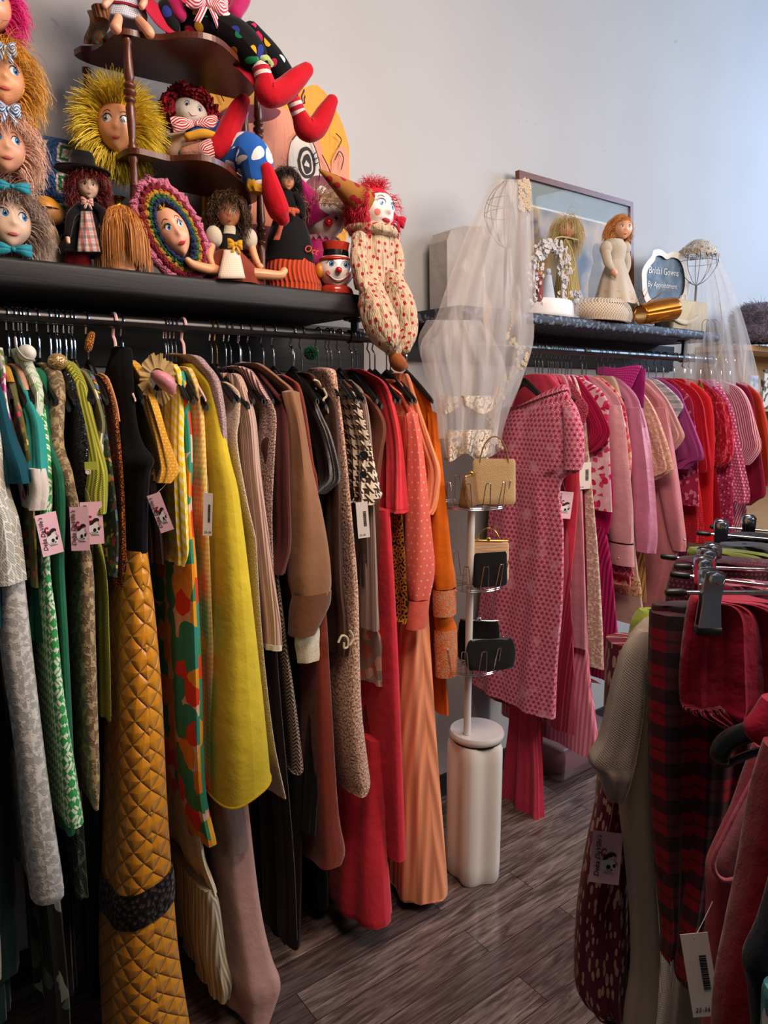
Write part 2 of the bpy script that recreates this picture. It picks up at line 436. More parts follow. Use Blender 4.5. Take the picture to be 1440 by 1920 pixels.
def price_tag(bl, br, tl, label, kind='pink', root_group='paper price tags on the clothes', string_to=None):
    """card given by its bottom-left, bottom-right and top-left corners in the room"""
    o, ex, ey, ez, w, h = plane_frame(bl, br, tl)
    if np.dot(ez, CAM - o) < 0: ez = -ez
    t = thing('price_tag', label, 'price tag', o, root_group)
    P = lambda x, y, k=0: o + ex * (x * w) + ey * (y * h) + ez * k
    mb = MB(); mb.prism([P(0, 0), P(1, 0), P(1, 1), P(0, 1)], -ez * .0006)
    mb.build('card', TAGPINK if kind == 'pink' else TAGWHITE, t, smooth=False)
    top = P(.5, .95, .0004); s = MB(); st = np.array(string_to) if string_to is not None else top + np.array([0.002, 0.012, .05])
    s.tube([top, (top + st) / 2 + np.array([.002, 0, 0]), st], .0005, 5); s.build('string', STRING, t)
    E = .0005; rd = lambda cx, cy, rx, ry, n=18, a0=0, a1=2 * PI: [P(cx + rx * math.cos(a), cy + ry * math.sin(a), E) for a in np.linspace(a0, a1, n, endpoint=(a1 - a0 < 6))]
    if kind == 'pink':
        sk = MB(); sk.prism(rd(.58, .36, .27, .135), ez * .0004); sk.prism([P(.42, .30, E), P(.82, .28, E), P(.8, .215, E), P(.47, .225, E)], ez * .0004); sk.build('skull_print', BONE, t, smooth=False)
        E2 = .0011; rd2 = lambda cx, cy, rx, ry, n=14: [P(cx + rx * math.cos(a), cy + ry * math.sin(a), E2) for a in np.linspace(0, 2 * PI, n, endpoint=False)]
        ik = MB()
        for c in ((.6, .335, .075, .045), (.79, .365, .055, .042)): ik.prism(rd2(*c), ez * .0002)
        ik.prism([P(.7, .31, E2), P(.745, .275, E2), P(.665, .27, E2)], ez * .0002)
        for i in range(7): ik.prism([P(.46 + i * .05, .235, E2), P(.475 + i * .05, .235, E2), P(.475 + i * .05, .205, E2), P(.46 + i * .05, .205, E2)], ez * .0002)
        # the dark figure sitting on the skull
        ik.prism([P(x, y, E2) for x, y in ((.38, .46), (.43, .55), (.52, .57), (.62, .615), (.75, .62), (.84, .58), (.82, .53), (.75, .56), (.68, .53), (.6, .52), (.55, .48), (.45, .455))], ez * .0002)
        ik.tube([P(.83, .5, E2), P(.78, .46, E2), P(.88, .42, E2), P(.83, .4, E2), P(.92, .4, E2)], .0005, 4)
        ik.build('figure_print', INK, t, smooth=False)
        rp = MB()
        ring = [P(.42 + .085 * math.cos(a), .6 + .07 * math.sin(a), E2) for a in np.linspace(.6, 5.6, 12)]; rp.tube(ring, .0013, 5); rp.tube([P(.42, .53, E2), P(.47, .57, E2)], .002, 5); rp.build('red_print', INKRED, t)
        text_mesh("Deba DeVille's", h * .135, INK, 'lettering', t, P(.3, .12, E2), ey, -ex, ez, shear=.3)
    else:
        bc = MB(); y = .32; rr = random.Random(3)
        while y < .72:
            k = rr.choice((.008, .014, .02)); bc.prism([P(.55, y, E), P(.8, y, E), P(.8, y + k, E), P(.55, y + k, E)], ez * .0003); y += k + rr.choice((.008, .012))
        bc.build('barcode', INK, t, smooth=False)
        text_mesh('25-36', h * .075, INK, 'lettering', t, P(.1, .06, E), ex, ey, ez, shear=.3)
    return t
def tag_px(corners, y, label, kind='pink', **k):
    """corners bl, br, tl in photograph pixels at room depth y (or (px,py,y) each)"""
    P = [PY(c[0], c[1], c[2] if len(c) > 2 else y) for c in corners]
    return price_tag(*P, label, kind, **k)

# ---------------------------------------------------------------- hangers
def hanger(x, label, body=BLACKP, hook=CHROME, kind='plastic', z0=None, half=.135, y=None, rake=0.0, group='hangers on the rails'):
    y = RAILY if y is None else y
    z0 = RAILZ - .104 if z0 is None else z0
    t = thing('clothes_hanger', label, 'hanger', (x, y, z0), group)
    r = .0205; pts = []
    for a in np.linspace(-.35 * PI, PI, 14): pts.append((x + rake * math.cos(a), y + r * math.cos(a + 0), RAILZ + r * math.sin(a)))
    # swan neck down to the shoulder piece
    pts = pts[::-1]; e = pts[-1]
    pts += [(x, y + .016, RAILZ - .034), (x, y + .004, RAILZ - .046), (x, y, RAILZ - .058), (x, y, z0)]
    mb = MB(); mb.tube(catmull(pts, 30), .0024 if kind != 'pink' else .0042, 6); mb.build('hook', hook, t)
    mb = MB()
    n = 13; rings = []
    for i in range(n):
        s = -1 + 2 * i / (n - 1); yy = y + s * half; drop = .004 + .1 * abs(s) ** 1.1
        zz = z0 + .012 - drop; hh = (.034 if kind == 'plastic' else .012) * (1 - .35 * abs(s)) + (.006 if abs(s) > .95 else 0); w = (.0085 if kind == 'plastic' else .0038)
        if abs(s) > .99: hh *= .6; w *= .6
        rings.append([(x + w * math.cos(a), yy, zz - hh * .5 + hh * .5 * math.sin(a)) for a in np.linspace(0, 2 * PI, 8, endpoint=False)])
    mb.rings(rings, cap=True)
    if kind == 'flock': mb.tube([(x, y - half * .86, z0 - .082), (x, y, z0 - .088), (x, y + half * .86, z0 - .082)], .003, 6)
    mb.build('shoulder_bar', body, t)
    return t

# ---------------------------------------------------------------- garments on the rails
GARMENTS = []
def ring_shape(xc, yf, yb, tf, tb, seg, amp, k, ph, fr, skew=0.0):
    """flattened ring, broad at the front edge (toward the room) and thin at the back"""
    out = []; yc = (yf + yb) / 2; hy = (yb - yf) / 2
    for j in range(seg):
        a = 2 * PI * j / seg; ca, sa = math.cos(a), math.sin(a)
        y = yc - hy * ca; q = (1 - ca) / 2            # q 0 at the front, 1 at the back
        q2 = min(1.0, max(0.0, q * 1.25))
        tt = tf + (tb - tf) * (q2 ** .8)
        x = xc + tt * math.copysign(abs(sa) ** .65, sa)
        w = amp * (math.sin(k * a + ph + 1.3 * math.sin(2.2 * fr + ph)) + .55 * math.sin((2 * k + 1) * a + 2.1 * ph + 1.1 * fr))
        out.append((x + sa * w + skew * q, y - ca * w * .7, 0))
    return out
def rows_A(rows, t):
    out = []
    for r in rows:
        px, py, off = r[:3]; y = RAILY - off
        R = PY(px, py, y)
        if len(r) > 3 and r[3] is not None:
            L = PY(r[3], py, y); tt = (R[0] - L[0]) / 2
        else: tt = t if not isinstance(t, (tuple, list)) else None
        out.append([R[0], y, R[2], tt if tt is not None else -1])
    if isinstance(t, (tuple, list)):
        for i, o in enumerate(out): 
            if o[3] < 0: o[3] = t[0] + (t[1] - t[0]) * i / (len(out) - 1)
    return [(x - tt, y, z, tt) for x, y, z, tt in out]
def rows_B(rows, t, x0):
    out = []
    for i, r in enumerate(rows):
        p = PX(r[0], r[1], x0 + (r[2] if len(r) > 2 else 0.0)); tt = t if not isinstance(t, (tuple, list)) else t[0] + (t[1] - t[0]) * i / (len(rows) - 1)
        out.append((p[0], p[1], p[2], tt))
    return out
def loft_body(R, seg=56, n=36, amp=(.001, .006), k=7, ph=None, tb=.007, backmax=.23, mb=None, ragged=0.0, flatback=None, hemtilt=0.0, hemout=None):
    ph = random.uniform(0, 6) if ph is None else ph
    Q = catmull(R, n); mb = mb or MB(); rings = []
    z1 = Q[0][2]; z2 = Q[-1][2]
    for i, (xc, yf, z, t) in enumerate(Q):
        fr = (z1 - z) / max(.05, z1 - z2); off = RAILY - yf; yb = RAILY + min(backmax, max(.02, off * .95)); t = max(t, .006)
        if flatback is not None: yb = min(yb, yf + flatback)
        A = amp[0] + (amp[1] - amp[0]) * fr ** .8
        sh = ring_shape(xc, yf, yb, t, min(tb, t), seg, min(A, t * .6), k, ph, fr)
        rings.append([(x, y, z + hemtilt * fr ** 5 * (x - xc)) for j, (x, y, _) in enumerate(sh)])
    if hemout is not None: hemout.extend(rings[-1])
    # close the top
    top = rings[0]; c = np.mean(top, axis=0); mb.rings([[tuple(c + (np.array(p) - c) * .15 + np.array([0, 0, .004])) for p in top]] + rings)
    return mb
def loft_tube(rows, n=24, seg=22, mb=None, amp=.0015, k=5, ph=None, close=True):
    """rows of (centre xyz, rx, ry): a sleeve or leg"""
    ph = random.uniform(0, 6) if ph is None else ph
    Q = catmull(rows, n); mb = mb or MB(); rings = []
    for i, (x, y, z, rx, ry) in enumerate(Q):
        fr = i / (n - 1); R = []
        for j in range(seg):
            a = 2 * PI * j / seg; w = 1 + (amp / max(.01, min(rx, ry))) * (math.sin(k * a + ph + 3 * fr) + .6 * math.sin(3 * a - 2 * ph + 9 * fr) * fr)
            R.append((x + rx * w * math.cos(a), y + ry * w * math.sin(a), z))
        rings.append(R)
    if close:
        c = np.mean(rings[0], axis=0); rings = [[tuple(c + (np.array(p) - c) * .2 + np.array([0, 0, .006])) for p in rings[0]]] + rings
    return mb.rings(rings)
def sleeve_A(rows, ry=.045):
    out = []
    for r in rows:
        pl, pr, py, off = r[:4]; y = RAILY - off; L, R = PY(pl, py, y), PY(pr, py, y); rr = r[4] if len(r) > 4 else ry
        out.append(((L[0] + R[0]) / 2, y + rr * .8, L[2], (R[0] - L[0]) / 2, rr))
    return out
def sleeve_B(rows, x0, rx=.03):
    out = []
    for r in rows:
        pl, pr, py = r[:3]; L, R = PX(pl, py, x0), PX(pr, py, x0); k = r[3] if len(r) > 3 else rx
        out.append((x0 - .003, (L[1] + R[1]) / 2, (L[2] + R[2]) / 2, k, max(.012, abs(L[1] - R[1]) / 2)))
    return out
HANG_N = [0]
def garment(name, label, cat, mat, rows=None, t=.03, x0=None, k=7, amp=(.001, .006), tb=.007, hang='plastic', hlabel=None, lower=None, lmat=None, lname='skirt', sleeves=(), group=None, hook=None, body='body', extra=None, seg=56, lt_=None, lfb=None, lk=None, lamp=None, lph=None, fb=None, hz=None, backmax=.23, R=None, hemtilt=0.0, hemout=None):
    B = x0 is not None
    R = R if R is not None else (rows_B(rows, t, x0) if B else rows_A(rows, t))
    hx = x0 if B else (R[0][0] if hook is None else hook)
    low = [R]
    if lower: L = rows_B(lower, lt_ or t, x0) if B else rows_A(lower, lt_ or t); low.append(L)
    zb = min(q[-1][2] for q in low)
    root = thing(name, label, cat, (hx, RAILY, zb), group)
    loft_body(R, seg=seg, k=k, amp=amp, tb=tb, flatback=fb, backmax=backmax, hemtilt=hemtilt, hemout=hemout).build(body, mat, root)
    if lower: loft_body(L, seg=72, k=lk or k + 3, ph=lph, amp=lamp or (amp[0] * 1.5, amp[1] * 1.6), tb=tb, flatback=lfb).build(lname, lmat or mat, root)
    for s in sleeves:
        nm, m, rw, kw = s
        rr = sleeve_B(rw, x0, kw.pop('rx', .03)) if B else sleeve_A(rw, kw.pop('ry', .045))
        loft_tube(rr, **kw).build(nm, m, root)
    if extra: extra(root, R)
    GARMENTS.append((name, round(float(hx), 3), [round(float(RAILY - q[1]), 2) for q in R], round(float(R[0][2]), 2), round(float(zb), 2)))
    if hang:
        hl = hlabel or ('hanger holding the ' + label.split(' with ')[0].split(' hanging ')[0].split(' beside ')[0])
        words = hl.split()[:13]
        pre = {'plastic': 'black plastic ', 'flock': 'black flocked ', 'pink': 'pale pink ', 'gold': 'black '}[hang]
        hanger(float(hx), pre + ' '.join(words), VELVET if hang == 'flock' else (PINKP if hang == 'pink' else BLACKP), {'pink': PINKP, 'gold': GOLDM}.get(hang, CHROME), 'flock' if hang in ('flock',) else hang if hang == 'pink' else 'plastic', z0=hz)
    return root
def band_on(R, f0, f1, tilt, out, mat, name, root, seg=90, n=8, k=7, ph=1.0, amp=(.001, .006), tb=.007, backmax=.23):
    """a band that follows the surface of a lofted garment between two heights, tilted across its thickness"""
    Q = catmull(R, 60); z1, z2 = Q[0][2], Q[-1][2]; zs = Q[:, 2][::-1]; rings = []
    for i in range(n):
        f = f0 + (f1 - f0) * i / (n - 1); rg = []
        for j in range(seg):
            a = 2 * PI * j / seg; z = z1 + (z2 - z1) * f + tilt * math.sin(a)
            xc, yf, t = [float(np.interp(z, zs, Q[:, c][::-1])) for c in (0, 1, 3)]
            fr = (z1 - z) / (z1 - z2); off = RAILY - yf; yb = RAILY + min(backmax, max(.02, off * .95)); A = amp[0] + (amp[1] - amp[0]) * fr ** .8
            e = out * (.55 + .45 * math.sin(PI * i / (n - 1)))
            p = ring_shape(xc, yf - e, yb + e, t + e, min(tb, t) + e, seg, min(A, t * .6), k, ph, fr)[j]; rg.append((p[0], p[1], z))
        rings.append(rg)
    mb = MB(); mb.rings(rings); return mb.build(name, mat, root)
def button_px(root, px, py, y, r, mat, n=16, name='button'):
    c = PY(px, py, y); mb = MB(); d = (CAM - c); d /= np.linalg.norm(d); a = np.cross(d, [0, 0, 1.0]); a /= np.linalg.norm(a); b = np.cross(d, a)
    rings = []
    for rr, h in ((.3, .004), (.7, .0035), (.8, .005), (1, .0045), (1, -.002)):
        rings.append([c + d * h + (a * math.cos(q) + b * math.sin(q)) * r * rr for q in np.linspace(0, 2 * PI, n, endpoint=False)])
    mb.rings(rings, cap=True); return mb.build(name, mat, root)
# ---------------------------------------------------------------- camera, light, room
cam_d = bpy.data.cameras.new('camera'); cam = bpy.data.objects.new('camera', cam_d); COL.objects.link(cam)
cam.location = CAM; M3 = Matrix((Vector(RT), Vector(UP), Vector(-FW))).transposed(); cam.rotation_euler = M3.to_euler()
cam_d.sensor_fit = 'VERTICAL'; cam_d.sensor_height = 36; cam_d.sensor_width = 27; cam_d.lens = F / 1920 * 36; cam_d.clip_start = .02
SC.camera = cam
SC.view_settings.view_transform = 'Standard'; SC.view_settings.look = 'None'; SC.view_settings.exposure = 0.0; SC.view_settings.gamma = 1.0
w = bpy.data.worlds.new('world'); SC.world = w; w.use_nodes = True
w.node_tree.nodes['Background'].inputs[0].default_value = (*lin('#c8ccd2'), 1); w.node_tree.nodes['Background'].inputs[1].default_value = .085
def area(name, loc, look, size, power, col, sy=None):
    l = bpy.data.lights.new(name, 'AREA'); l.energy = power; l.color = lin(col)[:3]; l.shape = 'RECTANGLE'; l.size = size; l.size_y = sy or size
    o = bpy.data.objects.new(name, l); COL.objects.link(o); o.location = loc
    o.rotation_euler = (Vector(look) - Vector(loc)).to_track_quat('-Z', 'Y').to_euler(); return o
area('window_light', (3.9, -1.5, 2.8), (1.5, 1.9, 1.35), 1.5, 130, '#fff1e4', 1.4)
area('cool_window_light', (5.6, .4, 3.0), (2.6, 2.2, 2.0), 1.3, 110, '#b2d4ff', 1.3)
area('overhead_fill', (1.15, .45, 3.0), (1.15, 1.55, 1.3), 1.1, 52, '#ffe2cf', .7)  # added overhead fill, lights the tops of the clothes more than the hems

def st(mb, name, mat, smooth=False):
    o = mb.build(name, mat, None, smooth); o['kind'] = 'structure'; return o
def wall_fn():
    v = objv(); n = noise(v, 2.2, 4.0); f = noise(v, 30.0, 3.0); ch = gt(noise(v, 9.0, 5.0, 1.5), .735)
    c = mix(n, '#a5a7a8', '#b1b3b5'); c = mix(ch * .5, c, '#8f8f92')
    return dict(color=c, h=f * .6 + noise(v, 7.0, 5.0) * .8 - ch * .6, hs=.35, hd=.006, rough=.78)
FLZ = -.255
st(MB().box((3.3, WALL + .05, 1.9), (9.6, .1, 4.6)), 'wall_back', MAT('wall_paint', wall_fn, spec=.2))
def floor_fn():
    v = objv()
    b = T.nodes.new('ShaderNodeTexBrick'); T.links.new(v.k, b.inputs[0])
    b.inputs['Color1'].default_value = (0, 0, 0, 1); b.inputs['Color2'].default_value = (1, 1, 1, 1); b.inputs['Mortar'].default_value = (.5, .5, .5, 1)
    b.inputs['Scale'].default_value = 1.0; b.inputs['Mortar Size'].default_value = .0012; b.inputs['Brick Width'].default_value = .92; b.inputs['Row Height'].default_value = .118; b.offset = .37
    pid = sepc(X(b.outputs[0]), 0); mort = X(b.outputs[1])
    s = node('Mapping', {0: v, 3: (.8, 9.0, 1.0)}); s2 = node('VectorMath', {0: s, 1: vec(pid * 9.0, pid * 5.0)}, operation='ADD')
    g = noise(s2, 5.0, 6.0, 1.4, 0, .62); g2 = noise(node('Mapping', {0: v, 3: (3.0, 60.0, 1.0)}), 6.0, 3.0)
    c = ramp(g * .75 + g2 * .25, [(.3, '#2c2222'), (.44, '#4e403d'), (.56, '#72605a'), (.7, '#978680')])
    c = mix(sst(pid, .45, 1.0) * .7, c, '#32282a'); c = mix(mort, c, '#1a1313')
    return dict(color=c, rough=mix(g, '#4a4a4a', '#777777'), h=g * .4 + g2 * .3 - mort * .8, hs=.3, hd=.002)
st(MB().box((3.3, 0.0, FLZ - .05), (9.6, 4.6, .1)), 'floor', MAT('vinyl_planks', floor_fn, spec=.35))
st(MB().box((3.3, WALL - .007, FLZ + .05), (9.6, .014, .1)), 'baseboard_back', MAT('base_paint', col='#2a2628', rough=.5))
def black_wood():
    v = objv(); s = node('Mapping', {0: v, 3: (1.5, 18.0, 18.0)}); g = noise(s, 4.0, 5.0, .8)
    return dict(color=mix(g, '#0e0e11', '#1f2026'), rough=mix(g, '#b0b0b0', '#d0d0d0'), h=g, hs=.35, hd=.002)
BWOOD = MAT('black_wood', black_wood, spec=.4)
def scuffed():
    v = objv(); s = node('Mapping', {0: v, 3: (1.5, 18.0, 18.0)}); g = noise(s, 4.0, 5.0, .8); e = gt(noise(v, 55.0, 4.0), .56)
    return dict(color=mix(e * .65, mix(g, '#15151a', '#26272e'), '#6f7f9c'), rough=.6, h=g, hs=.35, hd=.002)
SWOOD = MAT('scuffed_black_wood', scuffed, spec=.4)
def shelf(x0, x1, label, ztop, zbot, rails, posts, mat_edge, railx, panel):
    t = thing('wooden_shelf', label, 'shelf', ((x0 + x1) / 2, WALL, zbot))
    mb = MB(); r = .012; prof = []
    yb = WALL - .002
    for a in np.linspace(-PI / 2, -PI, 5): prof.append((SHF + r + r * math.cos(a), zbot + r + r * math.sin(a)))
    for a in np.linspace(PI, PI / 2, 5): prof.append((SHF + r + r * math.cos(a), ztop - r + r * math.sin(a)))
    prof += [(yb, ztop), (yb, zbot)]
    xs = [x0, x0 + .006] + [x for x in np.linspace(x0 + .1, x1 - .1, 6)] + [x1 - .006, x1]
    mb.rings([[(x, y, z) for y, z in prof] for x in xs], cap=True); mb.build('board', mat_edge, t)
    mb = MB(); mb.box(((panel[0] + panel[1]) / 2, WALL - .011, zbot - panel[2] / 2), (panel[1] - panel[0], .02, panel[2])); mb.build('back_panel', BWOOD, t, smooth=False)
    g = thing('clothes_rail', label.split(' shelf')[0].replace('board', '') + ' pipe clothes rail hanging under its shelf', 'rail', ((railx[0] + railx[1]) / 2, RAILY, RAILZ))
    mb = MB(); mb.tube([(railx[0], RAILY, RAILZ), (railx[0] + .01, RAILY, RAILZ), (railx[1] - .01, RAILY, RAILZ), (railx[1], RAILY, RAILZ)], .0165, 18); mb.build('pipe', PIPE, g)
    for x in posts:
        mb = MB(); mb.lathe((x, RAILY, 0), [(.013, RAILZ + .01), (.013, zbot - .012), (.019, zbot - .012), (.019, zbot - .008), (.036, zbot - .007), (.036, zbot - .001)], 18)
        mb.tube([(x - .024, RAILY, RAILZ), (x + .024, RAILY, RAILZ)], .0215, 16); mb.build('drop_fitting', PIPE, g)
    for x in railx: 
        mb = MB(); s = 1 if x == railx[1] else -1; mb.tube([(x - s * .022, RAILY, RAILZ), (x - s * .004, RAILY, RAILZ), (x + s * .004, RAILY, RAILZ)], [.021, .021, .015], 16); mb.build('end_cap', PIPE, g)
    return t
XA1 = PY(686, 556, SHF)[0]
railA1 = PY(714, 636, RAILY)[0]; railB0 = PY(806, 643, RAILY)[0]; railB1 = PY(1337, 679, RAILY)[0]
postA = PY(665, 612, RAILY)[0]; postB = PY(1283, 655, RAILY)[0]
shelf(-.45, XA1, 'long black wooden shelf carrying the dolls over the green to orange clothes', SHTOP, 1.758, 1, (-.2, postA), BWOOD, (-.42, railA1), (-.45, PY(676, 620, WALL)[0], .16))
XB0 = PY(868, 590, SHF)[0]; XB1 = PY(1350, 632, SHF)[0]
shelf(XB0, XB1, 'shorter scuffed black shelf carrying the bridal display over the pink clothes', SHTOP + .003, 1.783, 1, (railB0 + .15, postB), SWOOD, (railB0, railB1), (XB0, PY(1256, 680, WALL)[0], .13))
# ================================================================ left rail: greens, yellows, browns, oranges
GA = 'clothes on the long rail under the dolls'
G = lambda *a, **k: garment(*a, group=None, **k)
WHITEFAB = cloth('#ddd5cc')
SAT = dict(rough=.38, sheen=.1, spec=.4)
G('dress', 'dark teal dress at the very end of the long rail, partly out of view', 'dress', cloth('#1d4a54'),
  [(-44, 652, .05), (-22, 700, .12), (-6, 800, .18), (10, 950, .2), (30, 1075, .22), (34, 1172, .225)], (.03, .05), fb=.2,
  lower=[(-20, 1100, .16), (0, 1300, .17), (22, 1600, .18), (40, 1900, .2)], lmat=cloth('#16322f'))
G('evening_gown', 'dark green gown with a white lace hem at the floor end of the long rail', 'gown', cloth('#1a2f2c'),
  [(-25, 655, .04), (-10, 760, .1), (0, 1000, .12), (30, 1400, .15), (50, 1700, .18), (56, 1820, .2)], .05, lower=[(2, 1700, .22, -60), (14, 1760, .23, -60), (16, 1850, .24, -60)], lmat=cloth('#cfc8bd', p_lace('#cfc8bd', 120.0, bgalpha=.7)), lname='lace_hem')
G('jacket', 'silver grey jacket woven with pale leaves, wide short sleeve', 'jacket', cloth('#a8a79a', p_leaf('#8f9085', '#d3d0c4', 62.0)),
  [(-22, 652, .05), (-6, 705, .12), (9, 765, .18), (24, 832, .22), (36, 919, .24), (56, 985, .265), (68, 1090, .27)], (.03, .055), fb=.22, amp=(.001, .008))
G('dress', 'long silver brocade dress hanging below the leaf patterned jacket', 'dress', cloth('#aaa79f', p_brocade('#9b9a94', '#c4c1b8', 60.0), rough=.5),
  [(-10, 655, .04), (8, 720, .1), (20, 800, .16), (36, 908, .2), (62, 1005, .225), (72, 1105, .24), (86, 1217, .25, -12), (104, 1396, .27, 14), (121, 1517, .285, 24), (143, 1656, .3, 38), (141, 1676, .3, 41)], .045, amp=(.001, .009), k=3)
G('dress', 'dark teal short sleeved dress behind the silver leaf jacket', 'dress', cloth('#0e4a58'),
  [(-2, 660, .05), (4, 700, .1), (20, 744, .15), (40, 817, .2), (62, 870, .24), (74, 905, .25)], (.015, .034), fb=.16, amp=(.001, .005),
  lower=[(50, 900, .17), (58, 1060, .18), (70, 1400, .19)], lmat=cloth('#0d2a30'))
G('blouse', 'flower print white blouse with magenta petals squeezed beside the teal dress', 'blouse', cloth('#d8cfca', p_floral('#d9d2cb', ['#c93b82', '#d9d2cb', '#6d9155', '#e06aa0'], 28.0, .5)),
  [(10, 652, .05), (17, 690, .09), (21, 745, .14), (40, 850, .18), (60, 950, .19)], .012, hang='plastic')
G('dress', 'olive dress with ochre shoulder and tiny pink flowers', 'dress', cloth('#6d6738', p_floral('#5d5a30', ['#5d5a30', '#8c8440', '#5d5a30', '#c7a66a', '#5d5a30', '#c9466a'], 34.0, .33)),
  [(17, 685, .05), (26, 692, .07), (40, 735, .12), (57, 800, .18), (66, 850, .2), (73, 930, .21), (80, 1100, .22)], .014,
  extra=lambda r, R: loft_body(rows_A([(17.5, 683, .052), (27, 690, .075), (36, 716, .112)], .0155), n=8, seg=36, amp=(0, 0)).build('yoke', cloth('#b98a2c'), r))
G('dress', 'turquoise short sleeved dress with peach shoulder and white cuff', 'dress', cloth('#2f9c92'),
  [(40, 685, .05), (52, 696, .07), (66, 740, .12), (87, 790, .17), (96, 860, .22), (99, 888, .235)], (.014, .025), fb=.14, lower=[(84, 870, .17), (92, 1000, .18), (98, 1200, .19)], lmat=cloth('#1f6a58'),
  extra=lambda r, R: (loft_body(rows_A([(97.5, 878, .236), (102.5, 905, .25), (104, 925, .255), (100, 955, .26)], .027), n=10, seg=40, flatback=.15, amp=(.001, .003)).build('cuff', WHITEFAB, r),
                      loft_body(rows_A([(40.5, 683, .052), (53, 694, .074), (64, 731, .114)], .0155), n=8, seg=36, amp=(0, 0)).build('yoke', cloth('#dcb196'), r)))
def tie_collar(r, R):
    mb = MB(); mb.tube(catmull([PY(28, 632, 1.84), PY(32, 655, 1.83), PY(47, 672, 1.825), PY(66, 676, 1.82)], 16), [.004, .006] + [.0055] * 12 + [.005, .003], 8, flat=.5); mb.build('neck_tie', cloth('#d9d4c8'), r)
    mb = MB(); c = PY(50, 662, 1.85); mb.ball(c, (.02, .034, .02), 18, 10); mb.build('collar', cloth('#d5d3c6', p_floral('#d9d7ca', ['#d9d7ca', '#4f9a3f', '#d9d7ca', '#7db36a'], 30.0, .4)), r)
G('blouse', 'white blouse with green palm print and tied collar', 'blouse', cloth('#d5d3c6', p_leaf('#d3d2c6', '#86a874', 30.0)),
  [(60, 655, .05), (72, 682, .075), (88, 715, .11), (96, 745, .135), (93, 800, .15), (94, 900, .17)], .024, extra=tie_collar)
G('dress', 'green and white argyle dress with a knee length skirt', 'dress', cloth('#5aa05a', p_argyle('#2f8f45', '#cfd6c2', '#3f9a4e', .04)),
  [(75, 690, .06), (92, 730, .1), (104, 800, .16), (113, 870, .2), (115, 940, .22), (107, 1062, .235, 74), (120, 1150, .25, 80), (134, 1280, .265, 90), (151, 1400, .28, 104), (173, 1532, .3, 116), (172, 1545, .3, 122)], .026, amp=(.001, .006), k=3)
G('dress', 'plain forest green sleeveless dress with a cut out armhole', 'dress', cloth('#1f6b4b'),
  [(88, 690, .06), (100, 705, .08), (104, 745, .1), (114, 830, .16), (133, 890, .22), (137, 960, .225), (135, 1060, .23), (142, 1200, .24), (150, 1400, .25), (152, 1560, .26)], .022, amp=(.001, .008), k=6)
G('dress', 'old gold brocade dress with a beaded gold collar', 'dress', cloth('#8a7455', p_brocade('#6d5b44', '#a89069', 55.0, .8), rough=.45),
  [(112, 682, .06), (124, 690, .075), (134, 712, .1), (138, 745, .125), (136, 830, .165), (152, 880, .21), (160, 920, .22), (180, 1000, .23), (193, 1065, .235, 138), (198, 1150, .245, 136), (201, 1300, .26, 142), (201, 1450, .275, 158), (192, 1515, .285, 172)], .03, amp=(.001, .005), k=3,
  extra=lambda r, R: MB().ball(PY(108, 678, 1.845), (.022, .024, .02), 18, 10).build('collar', cloth('#b08a55', p_glitter('#94703f', '#f0c98a', 260.0)), r))
G('dress', 'black sequined dress behind the chartreuse ribbed top', 'dress', cloth('#0a0b0e', p_glitter('#060709', '#4a5560', 300.0)),
  [(140, 690, .06), (150, 720, .1), (168, 790, .16), (176, 860, .2), (182, 1000, .21), (190, 1300, .22)], .016)
def knit_tab(r, R):
    mb = MB(); a, b = PY(159, 872, 1.655), PY(178, 868, 1.655); mb.box((a + b) / 2 + np.array([0, -.004, -.004]), (.026, .006, .018)); mb.build('button_tab', cloth('#9a9a2a', p_rib('#a9a93a', 150)), r)
    button_px(r, 165, 885, 1.643, .0058, MAT('pearl_button', col='#cfc8bb', rough=.25))
G('knit_top', 'chartreuse ribbed knit top with a white button on its tab', 'sweater', cloth('#a8aa33', p_rib('#b5b53c', 190.0)),
  [(140, 676, .055), (154, 684, .07), (172, 715, .1), (183, 760, .14), (198, 820, .185), (216, 880, .235, 163), (219, 925, .25, 157), (214, 962, .26, 164)], .026, fb=.2, amp=(.001, .004),
  lower=[(186, 960, .2), (205, 1060, .215, 188), (214, 1200, .225, 192), (216, 1350, .23, 198)], lmat=cloth('#8b8f2c', p_tweed('#7c8126', '#a3a83c')), extra=knit_tab)
G('blouse', 'olive and white scarf print blouse with a folded short sleeve', 'blouse', cloth('#85805c', p_floral('#6c6644', ['#6c6644', '#cfc8ae', '#6c6644'], 18.0, .4, .06)),
  [(160, 692, .06), (172, 700, .08), (190, 735, .12), (205, 790, .17), (202, 830, .18), (200, 900, .18)], .014)
G('dress', 'dark green dress crowded with small multicoloured flowers', 'dress', cloth('#3d4a33', p_floral('#2d3a2c', ['#2d3a2c', '#5b7b4f', '#a13a3a', '#b7a24e', '#2d3a2c', '#58648a', '#2d3a2c'], 60.0, .42)),
  [(168, 692, .06), (182, 702, .08), (200, 750, .12), (212, 830, .17), (222, 900, .2), (231, 1000, .22), (228, 1080, .23)], .016)
G('dress', 'rust brown animal print dress with a peach lining', 'dress', cloth('#a6531f', p_leopard('#a85a24', '#2a120a', 110.0)),
  [(192, 702, .06), (208, 712, .08), (226, 760, .12), (238, 870, .18), (242, 960, .19), (244, 1100, .2)], .014,
  extra=lambda r, R: loft_body(rows_A([(196, 700, .063), (209.5, 710, .083), (224, 752, .118), (231, 790, .138)], .009), n=10, seg=30, amp=(0, 0)).build('lining', cloth('#d79a6c'), r))
